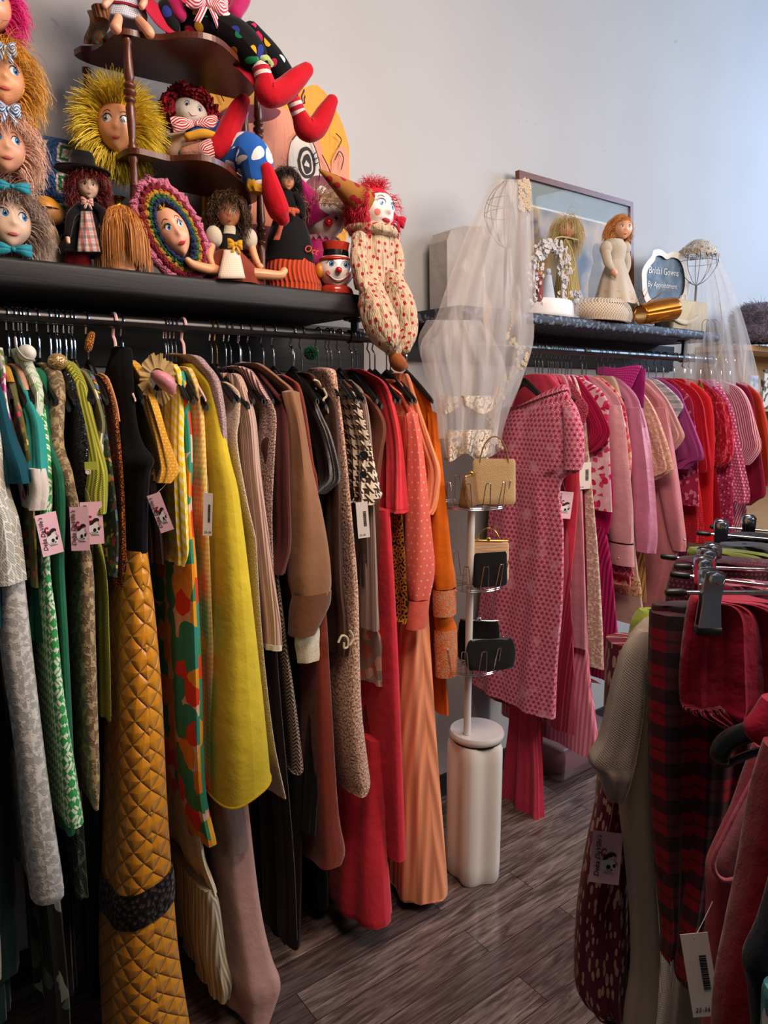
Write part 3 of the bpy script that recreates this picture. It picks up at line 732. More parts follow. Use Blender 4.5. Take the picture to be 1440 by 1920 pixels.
def quilt_band(r, R):
    L = rows_A(QSK, .03); z1, z2 = L[0][2], L[-1][2]; za = PY(181, 1740, 1.61)[2]; f = (z1 - za) / (z1 - z2)
    band_on(L, f - .035, f + .03, .042, .006, cloth('#120d0f', lambda: (lambda d: dict(color=mix(lt(d, .3), '#0c090b', '#40302a'), h=d, hs=1.0, hd=.006))(vor(uvv(), 60.0))), 'lace_band', r, k=5, ph=1.0, amp=(.002, .008), tb=.012)
QSK = [(297, 1030, .222, 232), (311, 1090, .235, 220), (322, 1150, .245, 216), (341, 1300, .265, 208), (356, 1500, .29, 200), (376, 1680, .31, 185), (392, 1790, .325, 172), (418, 1925, .335, 168), (422, 1972, .338, 165)]
G('evening_gown', 'floor length gown with black velvet bodice and gold quilted skirt', 'gown', cloth('#050506', rough=.95, sheen=.08),
  [(236, 650, .055, 222), (256, 656, .06, 221), (261, 700, .1, 222), (267, 780, .14, 230), (284, 830, .185, 235), (313, 862, .235, 237), (303, 890, .225, 235), (299, 960, .222, 233), (298, 1034, .222, 231)], .03, amp=(0, .003), tb=.012, body='bodice',
  lower=QSK, lmat=cloth('#c07a1e', p_quilt('#d18a22', .056), rough=.5, sheen=.2, spec=.25), extra=quilt_band, lph=1.0, lk=5, lamp=(.002, .008), hang='pink')
def ruffle_bonnet(r, R):
    c = PY(303, 716, 1.80); mb = MB(); mb.rings([[c + np.array([.02 * (q - .35) + w_ * math.cos(a), -.02 + w_ * math.sin(a), -.034 * (q - .35)]) for a in np.linspace(0, 2 * PI, 18, endpoint=False)] for q, w_ in ((-.5, .004), (-.3, .02), (0, .027), (.4, .026), (.8, .02), (1.1, .012), (1.35, .002))], cap=True); mb.build('rosette', cloth('#dd8f96', **SAT), r)
    mb = MB(); rr = random.Random(4); wob = [rr.uniform(-1, 1) for _ in range(60)]; rings = []
    for i in range(9):
        f = i / 8; R0 = .022 + .026 * f; rings.append([(c[0] - .004 + R0 * math.cos(2 * PI * q / 120) * (1 + .10 * f * wob[q // 2]), c[1] + .012 + .008 * f * wob[(q // 2 + 7) % 60], c[2] + .006 + R0 * 1.3 * math.sin(2 * PI * q / 120) * (1 + .10 * f * wob[(q // 2 + 20) % 60])) for q in range(120)])
    mb.rings(rings); mb.build('tulle_ruffle', cloth('#cdae74', alpha=.72), r)
G('blouse', 'mustard dotted blouse with wide sleeve and a pink rosette in a tulle ruffle', 'blouse', cloth('#d19a32', p_dots('#c98f2b', '#dcae52', .009, .3)),
  [(262, 676, .06), (276, 690, .075), (300, 740, .115), (322, 810, .17), (345, 868, .225, 300), (350, 886, .24, 299), (330, 905, .245, 299)], .022, fb=.17, extra=ruffle_bonnet, lower=[(300, 890, .17), (312, 980, .18), (318, 1056, .19)], lmat=cloth('#2a1b1c'))
G('blouse', 'lemon yellow and white striped blouse with a long sleeve', 'blouse', cloth('#d9c03a', p_stripe('#e0c21c', '#e2d59a', .022, .5, .9, .004)),
  [(338, 683, .06), (348, 700, .08), (353, 740, .1), (352, 820, .155), (357, 900, .2, 329), (360, 1000, .22, 335), (358, 1040, .225, 340), (348, 1062, .228, 341)], .016, fb=.14, hang='flock')
G('dress', 'big orange poppy print dress with turquoise leaves', 'dress', cloth('#d98a3a', p_floral('#d8b8a0', ['#dd8a1c', '#2f8f80', '#d8381f', '#3f8a5a', '#e0a02a', '#2f8f80'], 17.0, .7, .03)),
  [(346, 695, .06), (356, 705, .08), (368, 790, .13), (372, 860, .16), (371, 950, .19), (383, 1060, .21, 344), (394, 1239, .225, 348), (398, 1463, .24, 356), (419, 1568, .25, 372), (418, 1576, .25, 374)], .02, amp=(.001, .006), hang='flock')
G('blouse', 'pale yellow gingham shirt between the poppy dress and the yellow cape', 'shirt', cloth('#d9b64c', p_gingham('#dcae35', '#e6d3a0', .014)),
  [(358, 688, .06), (370, 696, .075), (388, 750, .11), (395, 850, .16), (398, 950, .19), (402, 1060, .2), (410, 1300, .21), (412, 1480, .22)], .016, hang='flock')
CHEM = []
G('cape', 'plain bright yellow cape flaring to a wide stitched hem', 'cape', cloth('#dcc234'),
  [(374, 682, .06, 350), (390, 702, .085, 366), (408, 730, .115, 386), (426, 777, .15, 390), (447, 860, .195, 396), (464, 914, .22, 402), (477, 985, .245, 404), (492, 1084, .27, 407), (506, 1172, .285, 406), (524, 1284, .305, 401), (538, 1390, .325, 399), (547, 1468, .333, 397)], .03, amp=(.0005, .007), k=2, tb=.02, backmax=.22, hemtilt=.4, hemout=CHEM,
  hang='pink', extra=lambda r, R: MB().tube(CHEM + [CHEM[0]], .0032, 6, cap=False).build('stitched_hem', cloth('#cfae1c'), r))
G('coat', 'mauve flecked tweed coat with a thick rolled collar behind the cape', 'coat', cloth('#9a7a78', p_tweed('#6b4c50', '#a88a88', '#c9b4ae')),
  [(352, 664, .05), (384, 668, .075), (403, 686, .1), (422, 712, .125), (431, 750, .15), (437, 800, .17), (440, 900, .18), (446, 1050, .19)], .024, tb=.014)
G('dress', 'cream lace evening dress with a beaded edge and soft ruffled collar', 'dress', cloth('#c7b196', p_tweed('#a8907a', '#d6c3a6', sc=300.0)),
  [(432, 716, .08), (446, 724, .1), (458, 742, .125), (457, 785, .15), (453, 830, .165), (470, 930, .2), (486, 1000, .22), (489, 1024, .222), (500, 1200, .225), (520, 1380, .24), (543, 1494, .25)], .016, amp=(.001, .006))
G('coat', 'blush pink ribbed knit coat with a straight long sleeve', 'coat', cloth('#c3a08f', p_rib('#c9a696', 240.0, .9)),
  [(436, 700, .055), (452, 700, .075), (465, 710, .09), (480, 748, .12), (491, 791, .15), (500, 885, .19), (512, 975, .215), (528, 1098, .235), (537, 1160, .245), (541, 1208, .25)], (.02, .03), fb=.2, amp=(.001, .005), hang='gold',
  extra=lambda r, R: loft_body(rows_A([(541, 1206, .251), (541.5, 1216, .252)], .031), n=4, flatback=.2, amp=(.004, .005)).build('lining', WHITEFAB, r))
G('cardigan', 'brown and ivory birdseye knit cardigan with striped shoulder', 'cardigan', cloth('#8a6258', p_tweed('#4a2a28', '#c7aa9a', sc=260.0)),
  [(462, 690, .06), (482, 700, .085), (501, 730, .115), (518, 755, .135), (526, 784, .155), (523, 849, .18), (518, 957, .2), (520, 1060, .21)], .018,
  extra=lambda r, R: loft_body(rows_A([(463, 687, .062), (483, 697, .088), (502, 727, .118), (516, 749, .134)], .0205), n=10, seg=40, amp=(0, 0)).build('yoke', cloth('#8a5a58', p_stripe('#5a3034', '#c7a8a0', .009, .5, .7)), r))
G('blouse', 'glossy chocolate satin blouse with a puffed shoulder', 'blouse', cloth('#4b231d', **SAT),
  [(478, 692, .06), (496, 716, .09), (512, 742, .12), (522, 775, .14), (519, 810, .15), (512, 850, .16), (516, 1000, .18)], .016)
G('blouse', 'wine brown crepe blouse with a full gathered sleeve', 'blouse', cloth('#5d2b2b'),
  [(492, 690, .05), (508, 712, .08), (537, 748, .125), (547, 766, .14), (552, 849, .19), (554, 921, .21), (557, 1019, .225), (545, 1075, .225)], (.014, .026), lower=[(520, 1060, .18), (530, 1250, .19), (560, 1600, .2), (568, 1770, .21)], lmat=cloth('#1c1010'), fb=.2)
def lace_cuff(r, R):
    loft_tube(sleeve_A([(557, 602, 1188, .225), (560, 603, 1215, .225), (566, 602, 1246, .225)], .022), n=8, amp=.002).build('lace_trim', cloth('#cdbfa6', p_lace('#d6c9b0', 110.0, bgalpha=.8)), r)
G('jacket', 'tan brown suede jacket with a buttoned cuff and cream lace peeking out', 'jacket', cloth('#7d5436', lambda: dict(color=mix(noise(objv(), 6.0, 4.0), '#6c452b', '#94694a'), h=noise(objv(), 24.0, 3.0), hs=.4, hd=.006), rough=.75, sheen=.5),
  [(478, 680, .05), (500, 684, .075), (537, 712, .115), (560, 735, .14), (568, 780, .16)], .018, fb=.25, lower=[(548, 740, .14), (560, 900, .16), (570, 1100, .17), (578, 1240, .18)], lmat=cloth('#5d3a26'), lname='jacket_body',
  sleeves=[('sleeve', cloth('#80573a', lambda: dict(color=mix(noise(objv(), 6.0, 4.0), '#6f472c', '#9a6f4e'), h=noise(objv(), 24.0, 3.0), hs=.4, hd=.006), rough=.75, sheen=.5), [(535, 563, 735, .15, .02), (550, 574, 795, .18, .03), (556, 588, 867, .205, .04), (557, 610, 957, .225, .045), (557, 624, 1030, .235, .05), (558, 631, 1084, .24, .05), (562, 631, 1115, .24, .042), (566, 624, 1135, .24, .034)], dict(ry=.04, amp=.003)),
           ('cuff', cloth('#6d4429', rough=.7, sheen=.4), [(561, 630, 1120, .245, .038), (556, 628, 1150, .245, .04), (554, 612, 1180, .245, .04), (554, 600, 1198, .245, .04)], dict(ry=.038, amp=.001, close=False))], extra=lace_cuff)
G('blouse', 'rust velvet blouse tucked behind the tan suede jacket', 'blouse', cloth('#7e2f1e', rough=.6, sheen=.5),
  [(540, 703, .06), (556, 712, .085), (570, 726, .105), (582, 777, .14), (595, 867, .18), (603, 907, .195), (608, 1050, .2), (624, 1150, .205, 590), (636, 1284, .215, 586), (651, 1508, .235, 590), (668, 1584, .24, 591), (660, 1612, .24, 591)], .014, amp=(.001, .007), k=4)
G('blouse', 'black leather look blouse with a short flared sleeve', 'blouse', cloth('#1f1e1e', rough=.4, spec=.5),
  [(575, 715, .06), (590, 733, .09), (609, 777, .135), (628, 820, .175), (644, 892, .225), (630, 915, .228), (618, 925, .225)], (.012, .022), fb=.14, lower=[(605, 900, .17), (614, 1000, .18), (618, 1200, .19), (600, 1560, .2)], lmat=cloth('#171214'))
def scroll(r, R):
    for pts in ([(588, 712), (597, 716), (600, 726), (593, 729), (596, 722)], [(606, 728), (612, 742), (606, 750), (612, 762), (616, 775)], [(634, 1205), (641, 1192), (651, 1196), (652, 1212), (645, 1215), (645, 1205)], [(656, 1182), (662, 1196), (656, 1210)]):
        y = 1.80 if pts[0][1] < 1000 else 1.663
        if pts[0][1] < 725 and pts[0][1] < 1000: y = 1.83
        mb = MB(); mb.tube(catmull([PY(a, b, y) for a, b in pts], 20), .0035, 6); mb.build('scroll_trim', cloth('#d6c6a4'), r)
G('jacket', 'brown jacket with cream scroll embroidery at collar and cuff', 'jacket', cloth('#4a2f24'),
  [(578, 698, .06), (595, 704, .08), (610, 726, .105), (634, 751, .13), (642, 795, .16), (646, 885, .19), (648, 1000, .21), (652, 1098, .225), (659, 1160, .232), (660, 1228, .237)], (.014, .022), fb=.2, extra=scroll)
G('dress', 'pink tan boucle shift dress with a nubbly ribbed weave', 'dress', cloth('#b98f77', p_tweed('#7c5444', '#c39a84', '#e0c0aa', sc=190.0, st=1.0)),
  [(624, 690, .06, 609), (639, 697, .08, 611), (641, 733, .1, 624), (647, 777, .125, 632), (655, 849, .165, 640), (668, 957, .205, 646), (682, 1098, .235, 655), (688, 1194, .25, 652), (699, 1329, .27, 645), (714, 1440, .285, 655), (715, 1468, .288, 662), (705, 1486, .288, 666)], .03, amp=(.0005, .004), k=4, hang='flock')
def hb(r, R):
    m = MAT('dark_button', col='#17171c', rough=.3, spec=.6)
    button_px(r, 682, 854, 1.668, .0135, m); button_px(r, 681, 890, 1.66, .011, m)
G('jacket', 'brown and cream houndstooth jacket with big navy buttons', 'jacket', cloth('#6a4a38', p_hounds('#d9cbb4', '#3a261c', .034)),
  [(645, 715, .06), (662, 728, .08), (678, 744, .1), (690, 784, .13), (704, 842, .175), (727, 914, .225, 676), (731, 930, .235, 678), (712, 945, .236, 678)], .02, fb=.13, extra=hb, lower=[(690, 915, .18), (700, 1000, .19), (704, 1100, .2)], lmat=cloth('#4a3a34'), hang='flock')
G('blazer', 'russet brown blazer shoulder behind the houndstooth jacket', 'blazer', cloth('#74402f'),
  [(650, 712, .06), (668, 726, .08), (699, 744, .11), (721, 773, .14), (730, 806, .16), (722, 860, .17), (716, 940, .18), (724, 1100, .19)], .016)
G('suit', 'taupe wool suit with a buttoned long cuff', 'suit', cloth('#9c8276', p_rib('#a38a7e', 300.0, .92)),
  [(664, 712, .06), (690, 740, .1), (704, 820, .15), (710, 940, .195), (716, 1090, .225), (719, 1181, .235)], (.014, .022), fb=.18, lower=[(700, 1150, .18), (722, 1190, .21, 700), (730, 1240, .215, 704), (733, 1283, .218, 707)], lmat=cloth('#a8786a', p_floral('#8f7a70', ['#b5604e', '#8f7a70', '#c99a86'], 24.0, .5, .06)))
CORAL = cloth('#dd3a44'); CORAL2 = cloth('#c42a38')
G('evening_gown', 'coral red chiffon gown with flutter sleeve and a scalloped overskirt to the floor', 'gown', CORAL,
  [(684, 692, .05), (703, 701, .075), (729, 719, .105), (746, 762, .14), (760, 834, .18), (773, 939, .225, 741), (774, 955, .23, 741), (762, 962, .23, 742)], (.014, .022), fb=.13, body='bodice',
  lower=[(742, 955, .2, 712), (747, 1029, .215, 716), (752, 1098, .23, 720), (762, 1239, .25, 722), (770, 1441, .275, 728), (777, 1602, .29, 730)], lmat=cloth('#d4303f'), lname='overskirt', lk=4, lamp=(.002, .008), hang='plastic',
  extra=lambda r, R: (loft_body(rows_A([(738, 1380, .2, 690), (752, 1550, .24, 668), (764, 1640, .27, 664), (769, 1690, .285, 664), (770, 1706, .287, 666)], .05), k=6, amp=(.004, .012), tb=.03).build('underskirt', CORAL2, r)))
G('dress', 'black dress with a dense mustard print squeezed between coral gowns', 'dress', cloth('#2a1f10', p_leopard('#161010', '#b07a1a', 60.0)),
  [(720, 715, .06), (736, 740, .1), (748, 830, .15), (758, 965, .19), (764, 1060, .205), (768, 1150, .215), (764, 1168, .216)], .013)
DOTC = cloth('#e06a5a', p_dots('#e0685a', '#e8b48e', .024, .13), thin=.15)
G('blouse', 'sheer coral blouse with pale polka dots and a tight cuff', 'blouse', DOTC,
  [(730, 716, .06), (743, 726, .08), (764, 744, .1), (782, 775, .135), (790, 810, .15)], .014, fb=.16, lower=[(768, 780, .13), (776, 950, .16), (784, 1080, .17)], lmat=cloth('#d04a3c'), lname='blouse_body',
  sleeves=[('sleeve', DOTC, [(768, 784, 775, .14, .015), (776, 794, 834, .175, .03), (779, 805, 921, .21, .04), (779, 818, 1020, .235, .045), (778, 823, 1066, .24, .045), (778, 819, 1100, .24, .04), (780, 811, 1128, .24, .026)], dict(amp=.003)), ('cuff', cloth('#d9614f'), [(777, 811, 1130, .243, .028), (774, 808, 1155, .243, .028), (771, 803, 1184, .243, .028)], dict(amp=.0008, close=False))])
PEACH = cloth('#e88a62', p_pleat('#ef9a70', 26.0, .86))
G('evening_gown', 'long peach pleated gown falling to the floor by the white drum', 'gown', PEACH,
  [(752, 712, .05), (772, 730, .085), (786, 800, .13), (800, 950, .17), (818, 1150, .2, 770), (829, 1284, .215, 768), (842, 1418, .235, 766), (856, 1553, .25, 768), (866, 1650, .262, 768), (858, 1668, .262, 770)], .022, k=6, amp=(.002, .014), tb=.03)
G('dress', 'salmon crochet lace dress with a ruffled lace sleeve', 'dress', cloth('#e89068', p_tweed('#d5703f', '#f0ac84', sc=240.0, st=1.0)),
  [(760, 700, .06), (772, 704, .08), (787, 748, .11), (815, 834, .175), (829, 878, .205), (828, 917, .215), (823, 950, .22), (815, 965, .22)], .016, fb=.1)
ORNG = cloth('#e06a10', thin=.12)
BEAD = cloth('#d98a5a', p_glitter('#cf6a35', '#f0d2b8', 330.0))
G('evening_gown', 'vivid orange chiffon gown with silver beaded cuffs at the end of the long rail', 'gown', ORNG,
  [(786, 716, .05), (800, 726, .085), (811, 748, .11), (821, 791, .14), (826, 830, .155)], .014, fb=.2, lower=[(808, 760, .1), (824, 950, .14), (836, 1200, .17), (843, 1310, .18), (844, 1340, .18)], lname='gown_skirt', lamp=(.001, .006),
  sleeves=[('sleeve', ORNG, [(808, 821, 775, .13, .012), (814, 829, 849, .17, .022), (817, 839, 926, .2, .032), (820, 850, 1020, .225, .04), (822, 859, 1075, .235, .04), (826, 860, 1108, .238, .032)], dict(amp=.003)),
           ('beaded_cuff', BEAD, [(825, 861, 1110, .242, .032), (824, 862, 1135, .242, .032), (825, 861, 1160, .242, .032)], dict(amp=.0006, close=False)),
           ('sleeve', ORNG, [(820, 845, 1150, .215, .02), (826, 858, 1175, .218, .028), (827, 862, 1190, .22, .03)], dict(amp=.001)), ('beaded_cuff', BEAD, [(827, 863, 1186, .224, .032), (828, 864, 1230, .224, .032), (829, 864, 1275, .224, .032)], dict(amp=.0006, close=False))])
# long hems that show under the shorter clothes
G('evening_gown', 'dusty rose floor length gown trailing a pointed satin hem', 'gown', cloth('#b08a80', rough=.5, spec=.3),
  [(440, 700, .02), (446, 800, .05), (452, 1100, .1), (470, 1350, .16, 396), (494, 1575, .23, 412), (511, 1709, .27, 430), (532, 1790, .31, 442), (553, 1834, .34, 444), (536, 1880, .34, 452), (516, 1918, .345, 462)], .016, k=4, amp=(.001, .012), lower=[(452, 1380, .18, 392), (478, 1480, .212, 390), (494, 1572, .25, 400), (495, 1582, .252, 400)], lmat=cloth('#7d655c'), lname='overlay', lamp=(0, .001), hz=RAILZ - .12)
G('evening_gown', 'cream lace gown with a tulle flounce beside the gold quilted skirt', 'gown', cloth('#cdbb98', p_lace('#d9c8a6', 120.0, bgalpha=.85)),
  [(364, 700, .02), (368, 800, .05), (374, 1200, .12), (384, 1500, .2), (392, 1600, .225), (412, 1660, .235), (416, 1675, .238)], .016, lower=[(414, 1662, .235, 372), (428, 1700, .245, 378), (440, 1790, .255, 384), (451, 1843, .26, 396), (446, 1868, .26, 400)], lmat=cloth('#d3c3a4', p_pleat('#dccdb0', 60.0, .7), thin=.3), lname='tulle_flounce', hz=RAILZ - .12, lk=13, lamp=(.002, .006))
G('dress', 'grey brown chevron tweed dress behind the yellow cape hem', 'dress', cloth('#6d5a50', p_zig('#2e2522', '#a08a78', .012, .014, .03)),
  [(512, 705, .02), (518, 800, .06), (530, 1050, .15), (550, 1217, .19), (565, 1329, .21), (577, 1436, .225), (574, 1449, .226)], .02, hz=RAILZ - .12)
G('evening_gown', 'very dark brown gown hanging deep in the middle of the long rail', 'gown', cloth('#1d1212'),
  [(534, 705, .02), (545, 900, .06), (566, 1200, .1), (574, 1500, .14), (570, 1740, .17), (566, 1772, .17)], .024, hz=RAILZ - .12, k=5, amp=(.001, .01))
G('evening_gown', 'deep crimson velvet gown behind the coral overskirt', 'gown', cloth('#6e0f1e', sheen=.25),
  [(690, 705, .02), (700, 900, .06), (712, 1300, .13), (725, 1500, .18, 664), (733, 1600, .2, 662), (736, 1668, .21, 664)], .03, hz=RAILZ - .12, k=5, amp=(.001, .01))
G('dress', 'black and green swirl print maxi dress low beneath the silver brocade', 'dress', cloth('#2b352e', p_floral('#151a18', ['#151a18', '#51604f', '#151a18', '#8a8f86'], 12.0, .4, .12)),
  [(24, 668, .02), (34, 800, .05), (60, 1200, .1), (100, 1500, .15), (128, 1700, .18), (142, 1850, .2), (146, 1930, .2)], .034, hz=RAILZ - .12, k=6, amp=(.001, .009))
G('dress', 'dark plum dress with pale leaf print deep behind the old gold brocade', 'dress', cloth('#2a2024', p_leaf('#1f181b', '#54685a', 26.0)),
  [(118, 690, .02), (126, 900, .06), (150, 1300, .12), (166, 1560, .16), (174, 1680, .17)], .02, hz=RAILZ - .12)
G('evening_gown', 'plain black maxi gown hanging to the floor behind the argyle dress', 'gown', cloth('#0c0b0d'),
  [(92, 690, .01), (100, 900, .03), (128, 1300, .06), (150, 1600, .08), (160, 1780, .1), (164, 1850, .1)], .05, hz=RAILZ - .12, k=6, amp=(.001, .012), tb=.03)
G('evening_gown', 'black gown with a faint green sheen beside the gold quilted skirt', 'gown', cloth('#0f1413'),
  [(168, 692, .01), (176, 900, .03), (196, 1300, .06), (214, 1600, .08), (222, 1780, .1), (226, 1850, .1)], .05, hz=RAILZ - .12, k=6, amp=(.001, .012), tb=.03)
G('evening_gown', 'soft black gown deep between the rust velvet and the coral gowns', 'gown', cloth('#120d0e'),
  [(596, 708, .01), (606, 900, .03), (622, 1300, .05), (632, 1500, .06), (638, 1640, .07), (640, 1690, .07)], .05, hz=RAILZ - .12, k=6, amp=(.001, .012), tb=.03)
# tags
tag_px([(81, 1045, 1.652), (120, 1034, 1.66), (80, 964, 1.652)], 0, 'pink paper tag with a skull, square on, between the teal cuff and the knit top', string_to=PY(98, 930, 1.68))
tag_px([(134, 1033, 1.66), (169, 1032, 1.645), (121, 951, 1.66)], 0, 'tilted pink skull tag in the middle of the three tags under the chartreuse knit', string_to=PY(140, 915, 1.69))
tag_px([(155, 1022, 1.672), (196, 1019, 1.66), (150, 942, 1.672)], 0, 'pink skull tag partly covered by the chartreuse knit sleeve', string_to=PY(160, 915, 1.7))
tag_px([(302, 1000, 1.672), (326, 992, 1.655), (300, 922, 1.672)], 0, 'narrow turned pink skull tag beside the black velvet bodice', string_to=PY(318, 900, 1.70))
tag_px([(380, 1004, 1.705), (397, 1005, 1.69), (381, 924, 1.705)], 0, 'pale barcode tag on the gingham shirt beside the yellow cape', 'white', string_to=PY(388, 890, 1.72))
tag_px([(672, 1010, 1.672), (694, 1007, 1.66), (670, 942, 1.672)], 0, 'pale barcode tag below the houndstooth jacket', 'white', string_to=PY(676, 920, 1.675))
# small things hung on the long rail
def pompom(px, py, y, r, col, label):
    c = PY(px, py, y); n = 700; d = RNG.normal(size=(n, 3)); d /= np.linalg.norm(d, axis=1)[:, None]
    S = c + d[:, None, :] * (np.linspace(.2, 1, 3)[None, :, None] * r) + RNG.normal(size=(n, 3, 3)) * .0012
    mb = MB(); mb.ball(c, r * .55, 12, 8); mb.strands(S, .0011, taper=.8); return single(mb, 'pompom', cloth(col), label, 'pompom')
pompom(583, 662, 1.86, .02, '#0e5a34', 'dark green yarn pompom among the hangers')
mb = MB(); mb.tube(catmull([PY(164, 660, 1.87), PY(168, 640, 1.87), PY(174, 622, 1.87)], 8), [.004, .009, .01, .01, .01, .009, .008, .005], 8); single(mb, 'fabric_strap', cloth('#a86a2a', p_leopard('#b5742c', '#5a2a10', 120.0)), 'brown animal print strap sticking up between hanger hooks', 'strap')
# ================================================================ right rail: pinks and reds
def gb(name, label, cat, mat, sh, rows, t=.014, off=.16, neck=.045, sleeves=(), top=None, **k):
    """garment on the right rail: sh = shoulder tip pixel, rows = front-edge pixels below it"""
    x0 = float(PY(sh[0], sh[1], RAILY - off)[0]); zs = PX(sh[0], sh[1], x0)[2]
    R0 = [] if top is False else [(x0, RAILY - neck, max(1.60, zs + .05), 0), (x0, RAILY - neck - .045, max(1.585, zs + .035), 0)]
    R = R0 + rows_B([sh] + rows, .01, x0)
    tt = [t if not isinstance(t, (tuple, list)) else t[0] + (t[1] - t[0]) * i / (len(R) - 1) for i in range(len(R))]
    R = [(r[0], min(r[1], RAILY - .03), r[2], q) for r, q in zip(R, tt)]
    k.setdefault('tb', .008); k.setdefault('amp', (.001, .006))
    return garment(name, label, cat, mat, x0=x0, R=R, t=t, sleeves=sleeves, **k)
HEX = cloth('#c2345e', p_cells('#b8204c', '#e2a4b4', '#de9cae', .0215))
xh = float(PY(985, 653, RAILY)[0])
def hexdress():
    R = []
    for pxr, py, pxl, t in ((1053, 722, 940, .022), (1066, 742, 932, .026), (1084, 775, 925, .028), (1093, 830, 917, .03), (1088, 880, 918, .03), (1056, 895, 920, .03), (1047, 930, 922, .03), (1054, 1000, 918, .032), (1051, 1140, 905, .036), (1042, 1239, 897, .042), (1037, 1347, 889, .05)):
        a, b = PX(pxr, py, xh), PX(pxl, py, xh); R.append((xh, a[1], a[2], t, b[1]))
    root = thing('dress', 'raspberry honeycomb print shift dress with roll collar at the start of the pink rail', 'dress', (xh, RAILY, R[-1][2]))
    def ring(f, out=0.0, seg=72):
        Q = catmull(R, 60); i = f * 59; q = [float(np.interp(i, range(60), Q[:, c])) for c in range(5)]
        tilt = .125 * max(0, 1 - f * 4)
        return [(x, y, q[2] - tilt * (y - q[1]) / (q[4] - q[1])) for x, y, _ in ring_shape(q[0], q[1] - out, min(q[4], WALL - .03) + out, q[3] + out, q[3] * .7 + out, seg, .002 + .007 * f, 6, .7, f)]
    MB().rings([ring(f) for f in np.linspace(0, 1, 44)]).build('body', HEX, root)
    MB().rings([ring(f, o) for f, o in ((.0, .0), (.0, .006), (.012, .011), (.035, .012), (.055, .011), (.06, .006), (.055, .002))]).build('roll_collar', HEX, root)
    s = loft_tube(sleeve_B([(1056, 1080, 762, .02), (1060, 1092, 800, .026), (1062, 1095, 842, .03), (1062, 1089, 880, .03)], xh - .012), n=14, seg=24, amp=.001); s.build('cap_sleeve', HEX, root)
    hanger(xh, 'black plastic hanger inside the raspberry honeycomb dress', z0=RAILZ - .12)
hexdress()
SATP = lambda c: cloth(c, rough=.42, sheen=.2, spec=.4)
CHIF = cloth('#d8394f', thin=.1)
gb('gown', 'long coral chiffon gown with a gathered sleeve behind the honeycomb dress', 'gown', CHIF, (1075, 762), [(1083, 800), (1084, 898)], .014,
   lower=[(1060, 900), (1052, 1050), (1040, 1250), (1016, 1351), (1015, 1530), (1021, 1582)], lname='gown_skirt', lamp=(.002, .01),
   sleeves=[('sleeve', CHIF, [(1058, 1084, 790, .016), (1054, 1086, 860, .022), (1050, 1082, 960, .024), (1044, 1072, 1080, .022), (1046, 1064, 1140, .018)], {})], hlabel='hanger holding the long coral chiffon gown')
gb('evening_gown', 'watermelon pink gown with trailing ties standing out at floor height', 'gown', cloth('#d33f58', thin=.1), (1062, 760), [(1050, 900), (1036, 1200), (1010, 1345), (1013, 1450), (1015, 1540), (1020, 1575)], (.02, .04), amp=(.001, .012), k=6)
gb('evening_gown', 'dark red chiffon gown squeezed behind the purse stand', 'gown', cloth('#9a1530'), (1068, 760), [(1040, 900), (1020, 1100), (985, 1345), (970, 1500), (962, 1560)], (.018, .035), amp=(.001, .012), k=6, off=.14)
gb('blouse', 'dusty rose blouse with a short cap sleeve', 'blouse', cloth('#b0525e', p_leopard('#b8626c', '#8a2a40', 90.0)), (1092, 745), [(1103, 766), (1096, 795), (1090, 830), (1086, 1000)], .013)
gb('sweater', 'crimson ribbed knit top with a stretched short sleeve', 'sweater', cloth('#b40f42', p_rib('#b8124a', 170.0, .7)), (1112, 745), [(1128, 772), (1143, 806), (1138, 826), (1120, 845), (1088, 860)], .014, fb=.2, lower=[(1085, 850), (1088, 940), (1090, 1050)])
gb('blouse', 'white and crimson blossom print blouse beside the crimson knit', 'blouse', cloth('#d3a0ac', p_floral('#d9b4ba', ['#b81e52', '#d9b4ba', '#c93a6a', '#e2c6c8'], 40.0, .5)), (1120, 726), [(1134, 742), (1143, 764), (1140, 790), (1146, 960)], .013)
gb('blouse', 'red leopard spotted cream blouse with a wide half sleeve', 'blouse', cloth('#d3a48c', p_leopard('#dcb4a0', '#a8203c', 85.0, '#c05a5a')), (1122, 770), [(1128, 864), (1136, 900), (1143, 938), (1120, 950), (1096, 960)], .014, fb=.16)
gb('dress', 'magenta dress with a knife pleated skirt below the half sleeves', 'dress', cloth('#b8105e'), (1128, 780), [(1139, 829), (1149, 930), (1140, 1000)], .014, lower=[(1135, 990), (1146, 1060), (1155, 1160), (1166, 1284)], lmat=cloth('#a80c54', p_pleat('#bb1262', 60.0, .55)), lname='pleated_skirt', lt_=.03, lamp=(.001, .004))
PSAT = SATP('#d79aa0')
def cuffbtn(px, py, dx=.0):
    def f(r, R):
        c = PX(px, py, R[0][0] - .03); mb = MB(); mb.ball(c, .006, 10, 6); mb.build('button', MAT('crystal_button', col='#c9b6ae', rough=.15, metal=.6), r)
    return f
gb('blouse', 'pale pink satin blouse with a full sleeve gathered into a buttoned cuff', 'blouse', PSAT, (1150, 735), [(1162, 756), (1172, 800)], .016, fb=.22,
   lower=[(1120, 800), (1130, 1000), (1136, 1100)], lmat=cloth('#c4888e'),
   sleeves=[('sleeve', PSAT, [(1132, 1164, 760, .018), (1130, 1172, 800, .026), (1134, 1178, 850, .03), (1138, 1187, 940, .032), (1139, 1189, 990, .032), (1143, 1188, 1015, .028)], dict(amp=.002)), ('cuff', SATP('#d2959c'), [(1144, 1188, 1018, .03), (1144, 1189, 1040, .03), (1146, 1190, 1058, .03)], dict(amp=.0006, close=False))], extra=cuffbtn(1160, 1047))
